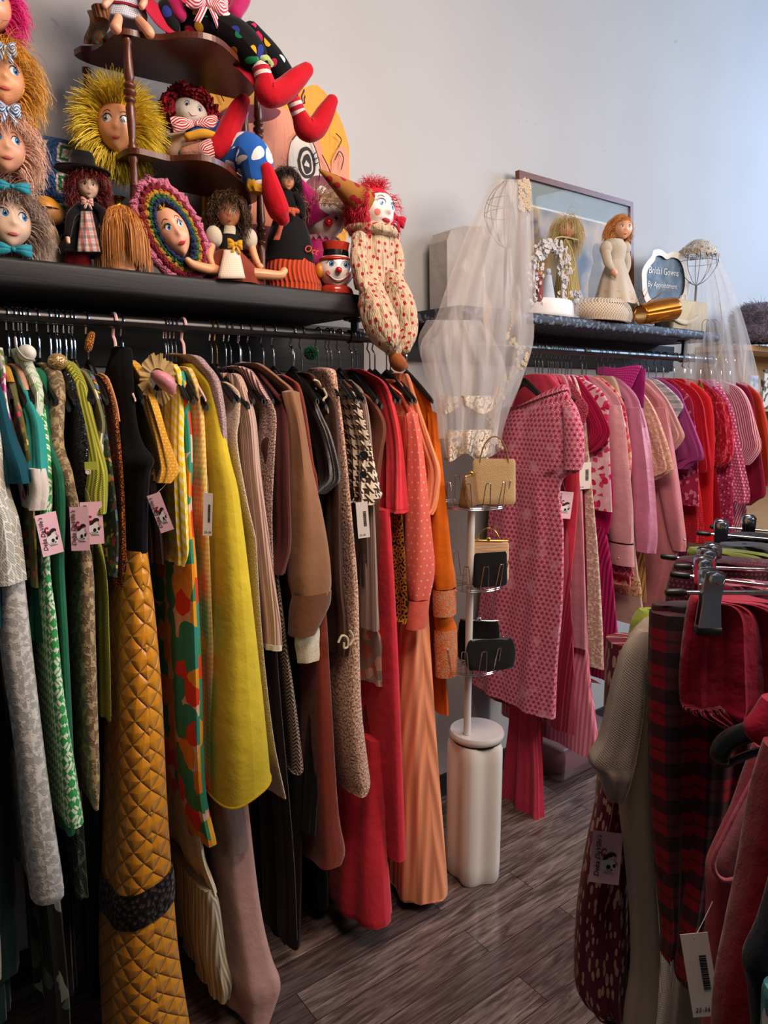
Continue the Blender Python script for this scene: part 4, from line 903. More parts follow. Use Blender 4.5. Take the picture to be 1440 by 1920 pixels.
gb('dress', 'coral and cream print dress beside the pale pink satin sleeve', 'dress', cloth('#cf5a5a', p_floral('#d98a80', ['#c02a44', '#e0b0a4', '#d2555a'], 50.0, .5)), (1158, 735), [(1172, 765), (1180, 820), (1184, 868), (1176, 960), (1180, 1100)], .012)
gb('blouse', 'crimson lattice print blouse with its point hanging under the satin cuff', 'blouse', cloth('#a63a50', p_argyle('#a8334e', '#b84a62', '#d49aa4', .03)), (1150, 760), [(1160, 900), (1170, 1040), (1182, 1060), (1188, 1080), (1170, 1078)], .012)
MAUV = SATP('#cf84a6')
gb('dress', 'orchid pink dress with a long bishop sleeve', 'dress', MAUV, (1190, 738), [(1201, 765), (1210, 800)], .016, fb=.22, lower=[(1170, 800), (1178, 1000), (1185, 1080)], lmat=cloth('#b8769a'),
   sleeves=[('sleeve', MAUV, [(1172, 1203, 765, .018), (1176, 1213, 810, .026), (1182, 1222, 870, .03), (1186, 1229, 950, .032), (1188, 1232, 1000, .032), (1192, 1228, 1034, .026)], dict(amp=.003, k=6))])
gb('dress', 'peach lace dress with a cream lace half sleeve', 'dress', cloth('#cf9a86', p_brocade('#cf9a84', '#e2baa4', 60.0, .8)), (1210, 742), [(1229, 773), (1246, 820), (1254, 850), (1260, 882), (1244, 892), (1228, 900)], .015, fb=.17)
gb('suit', 'long rose pink coat dress with a button at its slim cuff', 'suit', cloth('#cb8088'), (1232, 738), [(1247, 758), (1254, 800)], .016, fb=.2, lower=[(1236, 900), (1262, 1000), (1268, 1053), (1262, 1090), (1252, 1130), (1240, 1180)], lt_=.022, lmat=cloth('#c87e84'), lname='coat_skirt',
   sleeves=[('sleeve', cloth('#cf858c'), [(1222, 1250, 765, .018), (1228, 1262, 830, .026), (1232, 1272, 900, .028), (1244, 1280, 960, .026), (1254, 1286, 1010, .022), (1262, 1285, 1032, .018)], dict(amp=.002))], extra=cuffbtn(1283, 1012))
gb('blouse', 'shell pink blouse with a scalloped short sleeve', 'blouse', cloth('#d9a6a2'), (1246, 742), [(1261, 768), (1275, 800), (1281, 818), (1272, 834), (1262, 845)], .014, fb=.14, lower=[(1262, 840), (1266, 900), (1268, 1000)])
gb('shirt', 'pale blue and grey plaid shirt shoulder among the pink clothes', 'shirt', cloth('#b9bcc0', p_plaid('#b9c2c4', '#8fa0a8', '#d9c4c4', .035)), (1262, 735), [(1275, 750), (1280, 764), (1268, 785), (1262, 830)], .012)
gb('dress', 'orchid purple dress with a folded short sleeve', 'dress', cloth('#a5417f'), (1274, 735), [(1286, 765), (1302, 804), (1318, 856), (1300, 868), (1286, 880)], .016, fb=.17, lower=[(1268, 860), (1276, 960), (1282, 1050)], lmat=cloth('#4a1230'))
gb('blouse', 'red and pink floral tee between the orchid and red dresses', 'blouse', cloth('#a8304e', p_floral('#a5284a', ['#a5284a', '#d77a90', '#8a1a3a'], 50.0, .45)), (1288, 738), [(1298, 755), (1302, 790), (1306, 830), (1310, 950)], .012)
REDK = cloth('#c01a2c', p_rib('#c21c30', 220.0, .75))
gb('sweater', 'red knit dress with a ribbed cuff on its half sleeve', 'sweater', cloth('#c2182c'), (1302, 730), [(1318, 758), (1324, 800), (1330, 850), (1333, 882), (1318, 888), (1306, 890)], .016, fb=.16, lower=[(1308, 880), (1316, 960), (1318, 1012), (1314, 1020)], lmat=cloth('#ad0f20', p_dots('#b51024', '#d86a70', .008, .18)))
gb('dress', 'bright red dress with beaded dots and a gathered neckline', 'dress', cloth('#c4121f', p_dots('#c8141f', '#df5a5a', .006, .16)), (1322, 735), [(1334, 760), (1338, 830), (1335, 900), (1334, 1015)], (.014, .03), amp=(.001, .008))
gb('scarf', 'red scarf with yellow and green print draped among the red clothes', 'scarf', cloth('#8a2a22', p_floral('#9a2420', ['#b98a2a', '#8a2a22', '#6d7a2a', '#c9a23a'], 22.0, .5)), (1340, 790), [(1350, 800), (1356, 818), (1350, 835), (1338, 845)], .012, off=.17)
RUCH = cloth('#b3122e', lambda: (lambda n: dict(color=mix(sst(n, .5, .62), '#a50f2a', '#d24a5e'), h=n, hs=1.0, hd=.008))(noise(warp(uvv(1.0, .35), 40.0, .03), 130.0, 2.0)))
gb('blouse', 'cherry red blouse with a heavily ruched puffed sleeve', 'blouse', RUCH, (1342, 735), [(1358, 755), (1366, 775)], .014, fb=.2, lower=[(1340, 860), (1352, 960), (1352, 1018)], lmat=cloth('#a00f26'),
   sleeves=[('sleeve', RUCH, [(1336, 1362, 755, .018), (1342, 1371, 790, .028), (1344, 1375, 835, .03), (1340, 1370, 862, .026), (1338, 1356, 874, .018)], dict(amp=.004, k=7))])
gb('blouse', 'pink star print blouse beyond the ruched red sleeve', 'blouse', cloth('#b03a68', p_vdots('#aa3060', ['#d998b4', '#7a1a40'], 60.0, .25)), (1352, 738), [(1368, 780), (1372, 900), (1374, 1020)], .016)
gb('scarf', 'pink scarf with a white diamond print and pointed end', 'scarf', cloth('#c9507c', p_dots('#cc4f7e', '#e4c4d0', .016, .3)), (1372, 765), [(1384, 820), (1394, 870), (1404, 925), (1398, 945), (1376, 926)], .01, off=.17, fb=.12)
gb('dress', 'pink and white candy striped dress with short turned sleeve', 'dress', cloth('#cf8a98', p_stripe('#b83a58', '#dcc0c4', .011)), (1390, 730), [(1408, 762), (1420, 810), (1426, 840), (1412, 862), (1402, 872)], .016, fb=.17, lower=[(1392, 860), (1398, 950), (1402, 1025)], hang='flock')
gb('dress', 'dark raspberry dress with a boxy hem at the far end of the pink rail', 'dress', cloth('#8f1436'), (1408, 735), [(1420, 800), (1430, 870), (1435, 925), (1420, 938), (1406, 948)], .02, fb=.2)
gb('blouse', 'orange red blouse last on the pink rail', 'blouse', cloth('#c93a20'), (1424, 740), [(1432, 765), (1440, 800), (1448, 850), (1450, 900), (1446, 912)], .02, fb=.2)
# longer things showing low between the sleeves
gb('dress', 'ivory lace dress with a scalloped hem hanging below the red leopard blouse', 'dress', cloth('#d3b8a8', p_brocade('#b99a8a', '#e2cdbc', 70.0, .9)), (1096, 770), [(1104, 850), (1114, 960), (1122, 1060), (1128, 1180), (1130, 1256)], .016, off=.14, amp=(.001, .005))
gb('dress', 'pale pink plain dress with a long straight sleeve low behind the coral gown', 'dress', cloth('#cb8896'), (1078, 775), [(1084, 860), (1092, 985), (1096, 1100), (1098, 1218)], .016, off=.14)
gb('dress', 'maroon lace dress peeking out under the honeycomb dress', 'dress', cloth('#8e2a3e', p_brocade('#7a1a30', '#a8485a', 70.0, .6)), (1060, 775), [(1064, 900), (1068, 1100), (1074, 1260), (1074, 1378)], .018, off=.14)
gb('dress', 'wine velvet dress hanging between the lace hems', 'dress', cloth('#7d0f2c', sheen=.6), (1088, 775), [(1094, 900), (1100, 1100), (1104, 1260), (1126, 1282)], .016, off=.13)
gb('dress', 'cream dress with a gold embroidered band above its hem', 'dress', cloth('#c4ad98'), (1170, 775), [(1180, 900), (1192, 1040), (1202, 1120), (1209, 1176)], .018, off=.14,
   extra=lambda r, R: band_on(R, .80, .88, 0, .003, cloth('#a8784e', p_floral('#c9a890', ['#8a5a34', '#b98a5a', '#c9a890'], 90.0, .5)), 'embroidered_band', r, k=7, ph=0.0, amp=(0, .002), tb=.008), amp=(0, .002))
gb('dress', 'gold brocade dress glinting beside the orchid sleeve', 'dress', cloth('#9a7440', p_glitter('#8a6436', '#d9b070', 260.0)), (1192, 775), [(1200, 900), (1208, 1030), (1211, 1060), (1213, 1130)], .014, off=.14)
gb('dress', 'pink gingham childs dress with a gathered skirt low on the pink rail', 'dress', cloth('#cf6e88', p_gingham('#c9607c', '#dfb4be', .02)), (1086, 790), [(1092, 950), (1098, 1150), (1106, 1290), (1112, 1330), (1122, 1425)], (.014, .035), off=.14, amp=(.001, .006))
# magenta skirt folded over a clip hanger
def clipskirt():
    x0 = float(PY(1160, 705, RAILY - .05)[0]); c = thing('skirt', 'magenta skirt with a beaded waistband clipped high on the pink rail', 'skirt', PX(1160, 730, x0))
    mb = MB(); G_ = []
    for i in range(12):
        f = i / 11; l = PX(1117 + 2 * f, 690 + 12 * f, x0 - .03); r = PX(1203 - 20 * f, 686 + 44 * f, x0 - .03); G_.append([l + (r - l) * s + np.array([-.012 * math.sin(s * PI), 0, .004 * math.sin(s * 9)]) for s in np.linspace(0, 1, 14)])
    mb.grid(G_); mb.build('waistband', cloth('#b3267e', p_dots('#b0247c', '#d97ab4', .008, .2)), c, solid=.006)
    mb = MB(); mb.grid([[p + np.array([.03, 0, -.012 - .06 * i]) for p in G_[0]] for i in range(4)]); mb.build('skirt_body', cloth('#8f1a66'), c, solid=.006)
clipskirt()
tag_px([(1039, 971, 1.735), (1069, 973, 1.715), (1041, 920, 1.735)], 0, 'pink skull tag hanging at the side of the honeycomb dress', string_to=PY(1052, 895, 1.75))
tag_px([(1084, 918, 1.75), (1108, 916, 1.73), (1086, 868, 1.75)], 0, 'pink barcode tag behind the honeycomb dress sleeve', 'white', string_to=PY(1090, 850, 1.76))
tag_px([(1081, 944, 1.77), (1101, 940, 1.755), (1082, 910, 1.77)], 0, 'second pale barcode tag tucked below the pink barcode one', 'white')
tag_px([(1117, 995, 1.77), (1136, 994, 1.755), (1117, 955, 1.77)], 0, 'pale barcode tag above the magenta pleated skirt', 'white')
# ================================================================ kit for dolls: lofts, limbs, heads, hair
def mpp(px, py, y): return depth(PY(px, py, y)) / F   # metres per photo pixel there
def ploft(rows, y, dr=.7, base=None, n=None, seg=28, amp=0.0, k=9, ph=0.0, mb=None, cap=True, dy=0.0):
    """rows of (left px, right px, py[, dy]) -> body of elliptical sections standing in depth y"""
    R = []
    for r in rows:
        o = r[3] if len(r) > 3 else dy; c = PY((r[0] + r[1]) / 2, r[2], y + o); th = math.atan2(c[0], c[1]); R.append((c[0], y + o, c[2], max(.001, (r[1] - r[0]) / 2 * depth(c) / F / math.sqrt(math.cos(th) ** 2 + (dr * math.sin(th)) ** 2))))
    if base is not None:
        q = R[-1]
        if q[2] > base + .001: R.append((q[0], q[1], base, q[3]))
        else: R[-1] = (q[0], q[1], base, q[3])
    Q = catmull(R, n or max(8, 5 * len(R))); mb = mb or MB(); rings = []
    for i, (x, yy, z, rx) in enumerate(Q):
        f = i / (len(Q) - 1); rings.append([(x + rx * math.cos(a) * (1 + amp * f * math.sin(k * a + ph)), yy + rx * dr * math.sin(a) * (1 + amp * f * math.sin(k * a + ph)), z) for a in np.linspace(0, 2 * PI, seg, endpoint=False)])
    return mb.rings(rings, cap=cap)
def ptube(pts, y, mb=None, n=None, seg=14, flat=1.0):
    """pts (px, py, radius px[, dy]) -> limb"""
    P, R = [], []
    for p in pts:
        yy = y + (p[3] if len(p) > 3 else 0); P.append(PY(p[0], p[1], yy)); R.append(p[2] * mpp(p[0], p[1], yy))
    Q = catmull([list(a) + [b] for a, b in zip(P, R)], n or 6 * len(P)); mb = mb or MB()
    # rounded ends
    d0 = Q[0][:3] - Q[1][:3]; d0 /= np.linalg.norm(d0) + 1e-9; d1 = Q[-1][:3] - Q[-2][:3]; d1 /= np.linalg.norm(d1) + 1e-9
    a = [np.append(Q[0][:3] + d0 * Q[0][3] * s, Q[0][3] * c) for s, c in ((.95, .2), (.75, .65), (.4, .92))]; b = [np.append(Q[-1][:3] + d1 * Q[-1][3] * s, Q[-1][3] * c) for s, c in ((.4, .92), (.75, .65), (.95, .2))]
    Q = np.vstack([a, Q, b]); return mb.tube(Q[:, :3], Q[:, 3], seg, flat=flat)
def pball(px, py, rx, rz, y, ry=None, mb=None, n=22, jit=0.0):
    m = mpp(px, py, y); mb = mb or MB(); return mb.ball(PY(px, py, y), (rx * m, (ry or min(rx, rz)) * m, rz * m), n, 14, jit=jit)
EYEW = MAT('eye_white', col='#e2dedb', rough=.25, spec=.5); EYEK = MAT('eye_black', col='#0a0808', rough=.2, spec=.5)
IRIS = {k: MAT('iris_' + k, col=c, rough=.2, spec=.6) for k, c in (('blue', '#3f7fb4'), ('brown', '#40240f'), ('green', '#4f7a6a'), ('grey', '#8a8574'))}
LIPS = MAT('lip_red', col='#b5343c', rough=.35); LIPP = MAT('lip_pink', col='#c8605a', rough=.4); BROWN = MAT('brow_brown', col='#4a2416', rough=.7)
BLUSH = MAT('cheek_paint', col='#d9776a', rough=.5); REDNOSE = MAT('nose_red', col='#b30f1c', rough=.2, spec=.6)
def vinyl(c): return MAT('vinyl_' + c, lambda: dict(color=mix(noise(objv(), 20.0) * .3, c, dark(c, .8)), rough=.38), spec=.45)
class Head:
    def __init__(s, c, half, yaw=0, pitch=0, roll=0, wide=.86, nose=.2, chin=.1):
        wide = min(1.1, wide * 1.08); nose *= .48
        s.c = np.array(c, float); s.h = half; f = CAM - s.c; f[2] = 0; f /= np.linalg.norm(f)
        r = np.cross(f, [0, 0, 1.0]) * -1; u = np.array([0, 0, 1.0])
        cy, sy = math.cos(math.radians(yaw)), math.sin(math.radians(yaw)); f, r = f * cy + r * sy, r * cy - f * sy
        cp, sp = math.cos(math.radians(pitch)), math.sin(math.radians(pitch)); f, u = f * cp + u * sp, u * cp - f * sp
        cr, sr = math.cos(math.radians(roll)), math.sin(math.radians(roll)); r, u = r * cr - u * sr, u * cr + r * sr
        s.f, s.r, s.u = f, r, u; s.w = wide; s.nose = nose; s.chin = chin
    def S(s, az, el, off=0.0):
        a, e = math.radians(az), math.radians(el)
        d = np.array([math.sin(a) * math.cos(e), math.cos(a) * math.cos(e), math.sin(e)])
        g = lambda A, E, sa, se, k: k * math.exp(-((az - A) / sa) ** 2 - ((el - E) / se) ** 2)
        m = 1 + g(0, -11, 8, 7, s.nose) + g(0, -3, 6, 12, s.nose * .25) + g(0, -55, 26, 14, s.chin) + g(-33, -22, 17, 16, .05) + g(33, -22, 17, 16, .05) - g(-23, 6, 13, 9, .05) - g(23, 6, 13, 9, .05) + g(0, 38, 40, 22, .03) + g(0, -30, 16, 7, .035)
        m *= 1 - .10 * max(0, -math.sin(e)) * (1 - math.exp(-(az / 60) ** 2)) + off
        return s.c + s.h * m * (s.r * d[0] * s.w + s.f * d[1] * .9 + s.u * d[2])
    def skull(s, root, mat, name='head'):
        mb = MB(); A = list(np.linspace(-180, -60, 9)[:-1]) + list(np.linspace(-60, 60, 31)) + list(np.linspace(60, 180, 9)[1:-1]); E = np.concatenate([[-89], np.linspace(-82, -70, 3), np.linspace(-64, 40, 36), np.linspace(46, 80, 7), [89]])
        mb.rings([[s.S(a, e) for a in A] for e in E], cap=True); return mb.build(name, mat, root)
    def patch(s, az, el, ra, re, off=.012, n=20, rot=0.0, mb=None, mi=None, k=4):
        mb = mb or MB(); rings = []; c, q = math.cos(math.radians(rot)), math.sin(math.radians(rot))
        for i in range(k + 1):
            f = max(i / k, .02); rings.append([s.S(az + f * (ra * math.cos(t) * c - re * math.sin(t) * q), el + f * (ra * math.cos(t) * q + re * math.sin(t) * c), off * (1 - .25 * f ** 4)) for t in np.linspace(0, 2 * PI, n, endpoint=False)])
        return mb.rings(rings, cap=True, mi=mi)
    def line(s, pts, w, off=.016, mb=None, mi=None, n=14):
        mb = mb or MB(); P = catmull(pts, n); ww = np.array([w * s.h * (math.sin(PI * (i + .6) / (n + .2)) ** .5) for i in range(n)]); return mb.tube([s.S(a, e, off) for a, e in P], ww, 6, mi=mi)
    def eye(s, root, az, el, ra=11, re=7.5, iris='blue', look=(0, 0), style='doll'):
        mb = MB(); s.patch(az, el, ra, re, .012, mb=mb, mi=0); ir = re * .86
        s.patch(az + look[0] * ra, el + look[1] * re, ir * .95, ir, .022, mb=mb, mi=1); s.patch(az + look[0] * ra, el + look[1] * re, ir * .5, ir * .52, .03, mb=mb, mi=2, n=14); s.patch(az + look[0] * ra - 1.6, el + look[1] * re + 2.2, 1.5, 1.6, .036, mb=mb, mi=0, n=10)  # last small white patch is a highlight painted on the iris
        s.line([(az - ra, el), (az - ra * .55, el + re * .85), (az + ra * .1, el + re * 1.06), (az + ra * .7, el + re * .8), (az + ra * 1.08, el + .5)], .018, .022, mb=mb, mi=2)
        sg = 1 if az > 0 else -1
        for q in range(5):
            a = az + sg * ra * (.15 + .24 * q); e = el + re * (1.0 - .2 * q); s.line([(a, e), (a + sg * (1.5 + q), e + 4.5 - .3 * q)], .008, .03, mb=mb, mi=2, n=5)
        return mb.build('eye', [EYEW, IRIS[iris], EYEK], root)
    def face(s, root, skin, iris='blue', look=(0, 0), lips=LIPS, brow=BROWN, sp=22, ey=6, eyes=(12.5, 9), mouth=(11, 4, -34), smile=True, cheeks=None, nose=None):
        s.skull(root, skin)
        for g in (-1, 1):
            s.eye(root, g * sp, ey, eyes[0], eyes[1], iris, look)
            if brow: s.line([(g * (sp - 11), ey + 13), (g * (sp - 2), ey + 18), (g * (sp + 8), ey + 16), (g * (sp + 13), ey + 11)], .012).build('eyebrow', brow, root)
            if cheeks: s.patch(g * 34, -19, 9, 8, .006).build('cheek', cheeks, root)
        if mouth:
            mb = MB(); mw, mh, me = mouth; mw *= 1.3; mh *= 1.15; s.patch(0, me, mw, mh, .02, mb=mb)
            s.line([(-mw * 1.35, me + 5), (-mw * .7, me + .6), (0, me - .2), (mw * .7, me + .6), (mw * 1.35, me + 5)], .012, .04, mb=mb); mb.build('mouth', lips, root)
        if nose: s.patch(0, -9, nose, nose, .05).build('nose', REDNOSE, root)
def hair(root, H, mat, n=900, ln=1.2, keep=None, out=.5, grav=1.0, curl=0.0, cf=5.0, r=.0009, k=8, name='hair', comb=(0, 0, 0), jit=.25, lvar=.3, taper=.3, el0=-50, minr=1.04, cap=True, rim=36):
    """strands rooted on the scalp; lengths in head half-heights"""
    rng = np.random.default_rng(n * 7 + k); V = rng.normal(size=(n * 6, 3)); V /= np.linalg.norm(V, axis=1)[:, None]
    az = np.degrees(np.arctan2(V[:, 0], V[:, 1])); el = np.degrees(np.arcsin(V[:, 2]))
    K = keep(az, el) if keep is not None else ((el > 34 - .1 * np.abs(az)) | (np.abs(az) > 62)) & (el > el0)
    V = V[K][:n]; m = len(V); L = H.h * ln * (1 + lvar * rng.uniform(-1, .4, m)); st_ = L / (k - 1)
    ax = np.array([H.r * H.w, H.f * .9, H.u]); N = V @ np.array([H.r, H.f, H.u]); p = H.c + H.h * 1.02 * (V @ ax); P = [p.copy()]
    cm = np.array(comb) @ np.array([H.r, H.f, H.u]); d = N * out + cm + rng.normal(size=(m, 3)) * jit * .5; d /= np.linalg.norm(d, axis=1)[:, None]
    G0 = np.array([0, 0, -1.0]); ph = rng.uniform(0, 6.28, m)
    for i in range(1, k):
        d = d + G0 * grav * .35 + rng.normal(size=(m, 3)) * jit * .15; d /= np.linalg.norm(d, axis=1)[:, None]
        sd = np.cross(d, N); sd /= np.linalg.norm(sd, axis=1)[:, None] + 1e-9; up = np.cross(sd, d); t = ph + cf * i
        p = p + d * st_[:, None]; q = p - H.c; loc = np.stack([q @ H.r / H.w, q @ H.f / .9, q @ H.u], 1) / H.h; rr = np.linalg.norm(loc, axis=1); lowk = np.clip(1.25 + loc[:, 2] * .0, 1, 2); bad = (rr < minr)
        if bad.any(): p[bad] = H.c + (q[bad] * (minr / rr[bad])[:, None])
        P.append(p + (sd * np.cos(t)[:, None] + up * np.sin(t)[:, None]) * curl * H.h * min(1, i / 2))
    mb = MB()
    if cap:   # a close scalp so no skin shows between strands
        A = np.linspace(-180, 180, 33)[:-1]; rings = []
        for e in np.linspace(-30, 89, 14):
            rings.append([H.S(a, max(e, (rim - .1 * abs(a)) if abs(a) < 62 else e), .025) for a in A])
        mb.rings(rings, cap=True)
    mb.strands(np.stack(P, 1), r, taper=taper); return mb.build(name, mat, root)
def bow(root, px, py, w, h, y, mat, name='bow', tails=True, roll=0):
    m = mpp(px, py, y); c = PY(px, py, y); cr, sr = math.cos(roll), math.sin(roll); mb = MB()
    X2 = lambda x, z, o=0: c + np.array([(x * cr - z * sr) * m, o * m, (x * sr + z * cr) * m])
    for g in (-1, 1):
        G_ = []
        for i in range(7):
            f = i / 6; hh = h * (.25 + .75 * math.sin(f * PI * .62)) * .5; G_.append([X2(g * w * .5 * f, hh * math.sin(t), -h * .32 * math.sin(f * PI) * math.cos(t) - 2) for t in np.linspace(0, 2 * PI, 14, endpoint=False)])
        mb.rings(G_, cap=True)
        if tails: mb.grid([[X2(g * (w * .05 + w * .22 * f) + s * h * .16, -h * .9 * f - h * .1, -3 - 2 * math.sin(3 * f)) for s in (-1, 0, 1)] for f in np.linspace(0, 1, 6)])
    mb.ball(X2(0, 0, -3), h * .2 * m, 12, 8); return mb.build(name, mat, root, solid=.0006)
# ================================================================ shelf of dolls
GD = None
def doll(name, label, cat, px, py, y): return thing(name, label, cat, PY(px, py, y))
SKIN = vinyl('#e09e70'); SKINP = vinyl('#e0a482'); SKINL = vinyl('#e4bfa2'); SKIND = vinyl('#c98660'); WHITEV = vinyl('#ddd5cf')
def hcol(a, b): return MAT('hair_' + a + b, lambda: dict(color=mix(noise(objv(), 70.0, 2.0), a, b)), rough=.45, spec=.4)
# stack of four masks with hair at the left end
for (px, py, half, y, hc, skin, iris, lab, yaw, roll, ln, extra) in (
    (-24, 14, 46, 1.96, ('#d81a7a', '#f03a9a'), SKINP, 'blue', 'doll head with hot pink hair at the top of the stack', 10, 0, 1.1, None),
    (-4, 150, 50, 1.93, ('#c98a1c', '#e3b04a'), SKIN, 'blue', 'golden haired doll head with blue gingham bows', 16, 0, 1.35, 'gingham'),
    (-1, 278, 48, 1.93, ('#d9a48a', '#e8c6b0'), SKINP, 'blue', 'doll head with pale peach pink hair', 18, 0, 1.3, None),
    (8, 418, 50, 1.92, ('#8a7468', '#b59f90'), SKINL, 'blue', 'doll head with ash blond hair and turquoise bow, lowest of the stack', 22, 4, 1.3, 'turq')):
    t = doll('doll_head', lab, 'doll head', px, py + half, y); m = mpp(px, py, y); H = Head(PY(px, py, y), half * m, yaw, 4, roll, .84, .16)
    H.face(t, skin, iris, (.4, .05), LIPP, sp=23, mouth=(10, 3.6, -34))
    hair(t, H, hcol(*hc), 1700, ln, out=.6, grav=.9, r=.0011, curl=.04, jit=.2, k=9)
    if extra == 'gingham':
        g = cloth('#6a86a8', p_stripe('#41648e', '#cfd4da', .006, .5, .6)); bow(t, 8, 90, 40, 26, 1.86, g); bow(t, 14, 205, 44, 26, 1.85, g)
    if extra == 'turq':
        g = cloth('#2a92a4', rough=.5); bow(t, 22, 350, 62, 20, 1.845, g, tails=False); bow(t, 24, 468, 66, 24, 1.85, g, tails=False)
# crocheted cushion
mb = ploft([(70, 140, 262), (50, 160, 272), (46, 166, 320), (48, 166, 400), (56, 160, 480)], 2.08, .34, SHTOP)
def granny():
    u, v = uvxy(); x = absx(frac(u / .075) - .5); y = absx(frac(v / .075) - .5); d = mx(x, y) * 2.0; cl = vor(uvv(), 130.0)
    c = ramp(d + (noise(uvv(), 60.0) - .5) * .25, [(0.0, '#d9cfc4'), (.3, '#2f7a4a'), (.5, '#d9cfc4'), (.66, '#34588c'), (.9, '#2a4676')], True)
    return dict(color=mix(cl * .6, c, '#20304a'), h=1.0 - cl, hs=1.0, hd=.006)
single(mb, 'crocheted_cushion', cloth('#34588c', granny), 'blue, white and green crocheted cushion propped against the wall behind the witch doll', 'cushion')
# turned wooden head with painted cap
t = doll('mannequin_head', 'small tan wooden mannequin head with painted mustard hair and lace collar', 'mannequin head', 92, 490, 1.98)
mb = MB(); m = mpp(88, 398, 1.98); mb.ball(PY(89, 398, 1.98), (30 * m, 26 * m, 25 * m), 26, 16); mb.build('head', vinyl('#c98f54'), t)
mb = MB(); c = PY(84, 396, 1.975); mb.lathe(c, [(.0005, 27 * m)] + [(28.5 * m * math.cos(e) + .0005, 27 * m * math.sin(e)) for e in np.linspace(1.4, .12, 8)], 26); mb.build('painted_hair', vinyl('#c98a22'), t)
ploft([(84, 100, 418), (80, 106, 430), (72, 112, 450), (66, 117, 485)], 1.98, .8, SHTOP).build('bust', vinyl('#c7a97e'), t)
ploft([(70, 113, 458), (65, 118, 486)], 1.98, .84, SHTOP).build('lace_collar', cloth('#d5cabb', p_lace('#d9d0c2', 110.0, bgalpha=.8)), t)
# witch doll
t = doll('witch_doll', 'red haired doll dressed as a witch in black hat and plaid apron', 'doll', 162, 490, 1.93); y = 1.93
BLK = cloth('#0d0c10', sheen=.3)
ploft([(150, 176, 385), (146, 182, 400), (138, 192, 420), (124, 204, 455), (116, 212, 478)], y, .8, amp=.06, k=7).build('dress', BLK, t)
ploft([(128, 160, 462), (124, 168, 480), (122, 170, 492)], y, .8, SHTOP, amp=.05).build('petticoat', cloth('#7a1218'), t)
for g in ((150, 388, 133, 405, 127, 440), (178, 388, 192, 402, 196, 435)):
    ptube([(g[0], g[1], 9, -.01), (g[2], g[3], 8, -.025), (g[4], g[5], 6, -.035)], y).build('arm', BLK, t)
    ptube([(g[4], g[5] + 6, 4, -.036), (g[4] + 1, g[5] + 14, 3.5, -.038)], y).build('hand', SKINL, t)
G_ = [[PY(162 - 4 * f + (s) * (10 + 12 * f) + 8 * f, 396 + 76 * f, y - .045 - .02 * f + .012 * s * s + .002 * math.sin(8 * s)) for s in np.linspace(-1, 1, 11)] for f in np.linspace(0, 1, 9)]
MB().grid(G_).build('apron', cloth('#b8a09a', p_plaid('#b7a8a2', '#8a8480', '#b8483a', .02)), t, solid=.001)
bow(t, 163, 378, 22, 14, y - .04, cloth('#b8604a', p_stripe('#b0503e', '#d0c0b4', .004)), tails=True)
H = Head(PY(164, 352, y), 23 * mpp(164, 352, y), 8, 0, 0, .82, .15); H.face(t, SKINL, 'brown', (0, 0), LIPP, mouth=(7, 3, -36), eyes=(11, 8.5))
hair(t, H, hcol('#4a0f10', '#7a2420'), 1500, 1.7, out=.75, grav=.9, curl=.09, cf=1.2, r=.0009, k=10, jit=.2)
c = PY(155, 318, y); m = mpp(155, 318, y); mb = MB()
mb.lathe(c, [(50 * m, -3 * m), (51 * m, -1 * m), (30 * m, 2 * m), (25 * m, 5 * m), (22 * m, 22 * m), (19 * m, 30 * m), (2 * m, 31 * m)], 36, sy=.8); mb.build('hat', BLK, t)
# brass vase
mb = ploft([(203, 238, 371), (208, 232, 376), (210, 229, 386), (204, 236, 396), (200, 240, 430), (206, 234, 480)], 2.04, 1.0, SHTOP); single(mb, 'brass_vase', GOLDM, 'shiny brass vase rim showing behind the copper wig', 'vase')
# copper wig
t = doll('wig_head', 'faceless mannequin head in a long straight copper wig', 'wig', 230, 500, 1.92); H = Head(PY(229, 428, 1.92), 40 * mpp(229, 428, 1.92), 6, 0, 0, .72, .06, .04)
H.skull(t, vinyl('#c98a58')); ploft([(214, 244, 458), (212, 246, 480), (204, 254, 498), (200, 258, 505)], 1.92, .8, SHTOP).build('neck', vinyl('#c98a58'), t)
hair(t, H, hcol('#a85f22', '#d99a50'), 1500, 2.25, lambda a, e: (np.abs(a) > 11) & (e > 4), out=.05, grav=3.0, r=.001, k=9, jit=.03, lvar=.15, minr=1.03, cap=True)
# face in a crocheted frame
t = doll('crochet_framed_face', 'doll face pillow inside a pink and rainbow crocheted frame', 'doll face', 330, 515, 1.90); y = 1.92; m = mpp(318, 438, y)
c0 = PY(316, 440, y); f = CAM - c0; f[2] = 0; f /= np.linalg.norm(f); r_ = -np.cross(f, [0, 0, 1.0]); f = f * .94 + r_ * .35; f /= np.linalg.norm(f); r_ = -np.cross(f, [0, 0, 1.0]); u_ = np.array([0, 0, 1.0]); al = math.radians(-28); ax_ = r_ * math.cos(al) + u_ * math.sin(al) * 1; ay_ = u_ * math.cos(al) - r_ * math.sin(al) * 1
ax_ = r_ * math.cos(.5) + u_ * math.sin(.5); ay_ = u_ * math.cos(.5) - r_ * math.sin(.5)
def yarn(col): return cloth(col, lambda: (lambda cl: dict(color=mix(cl * .7, col, dark(col, .5)), h=1.0 - cl, hs=1.0, hd=.004))(vor(objv(), 190.0, dim='3D')))
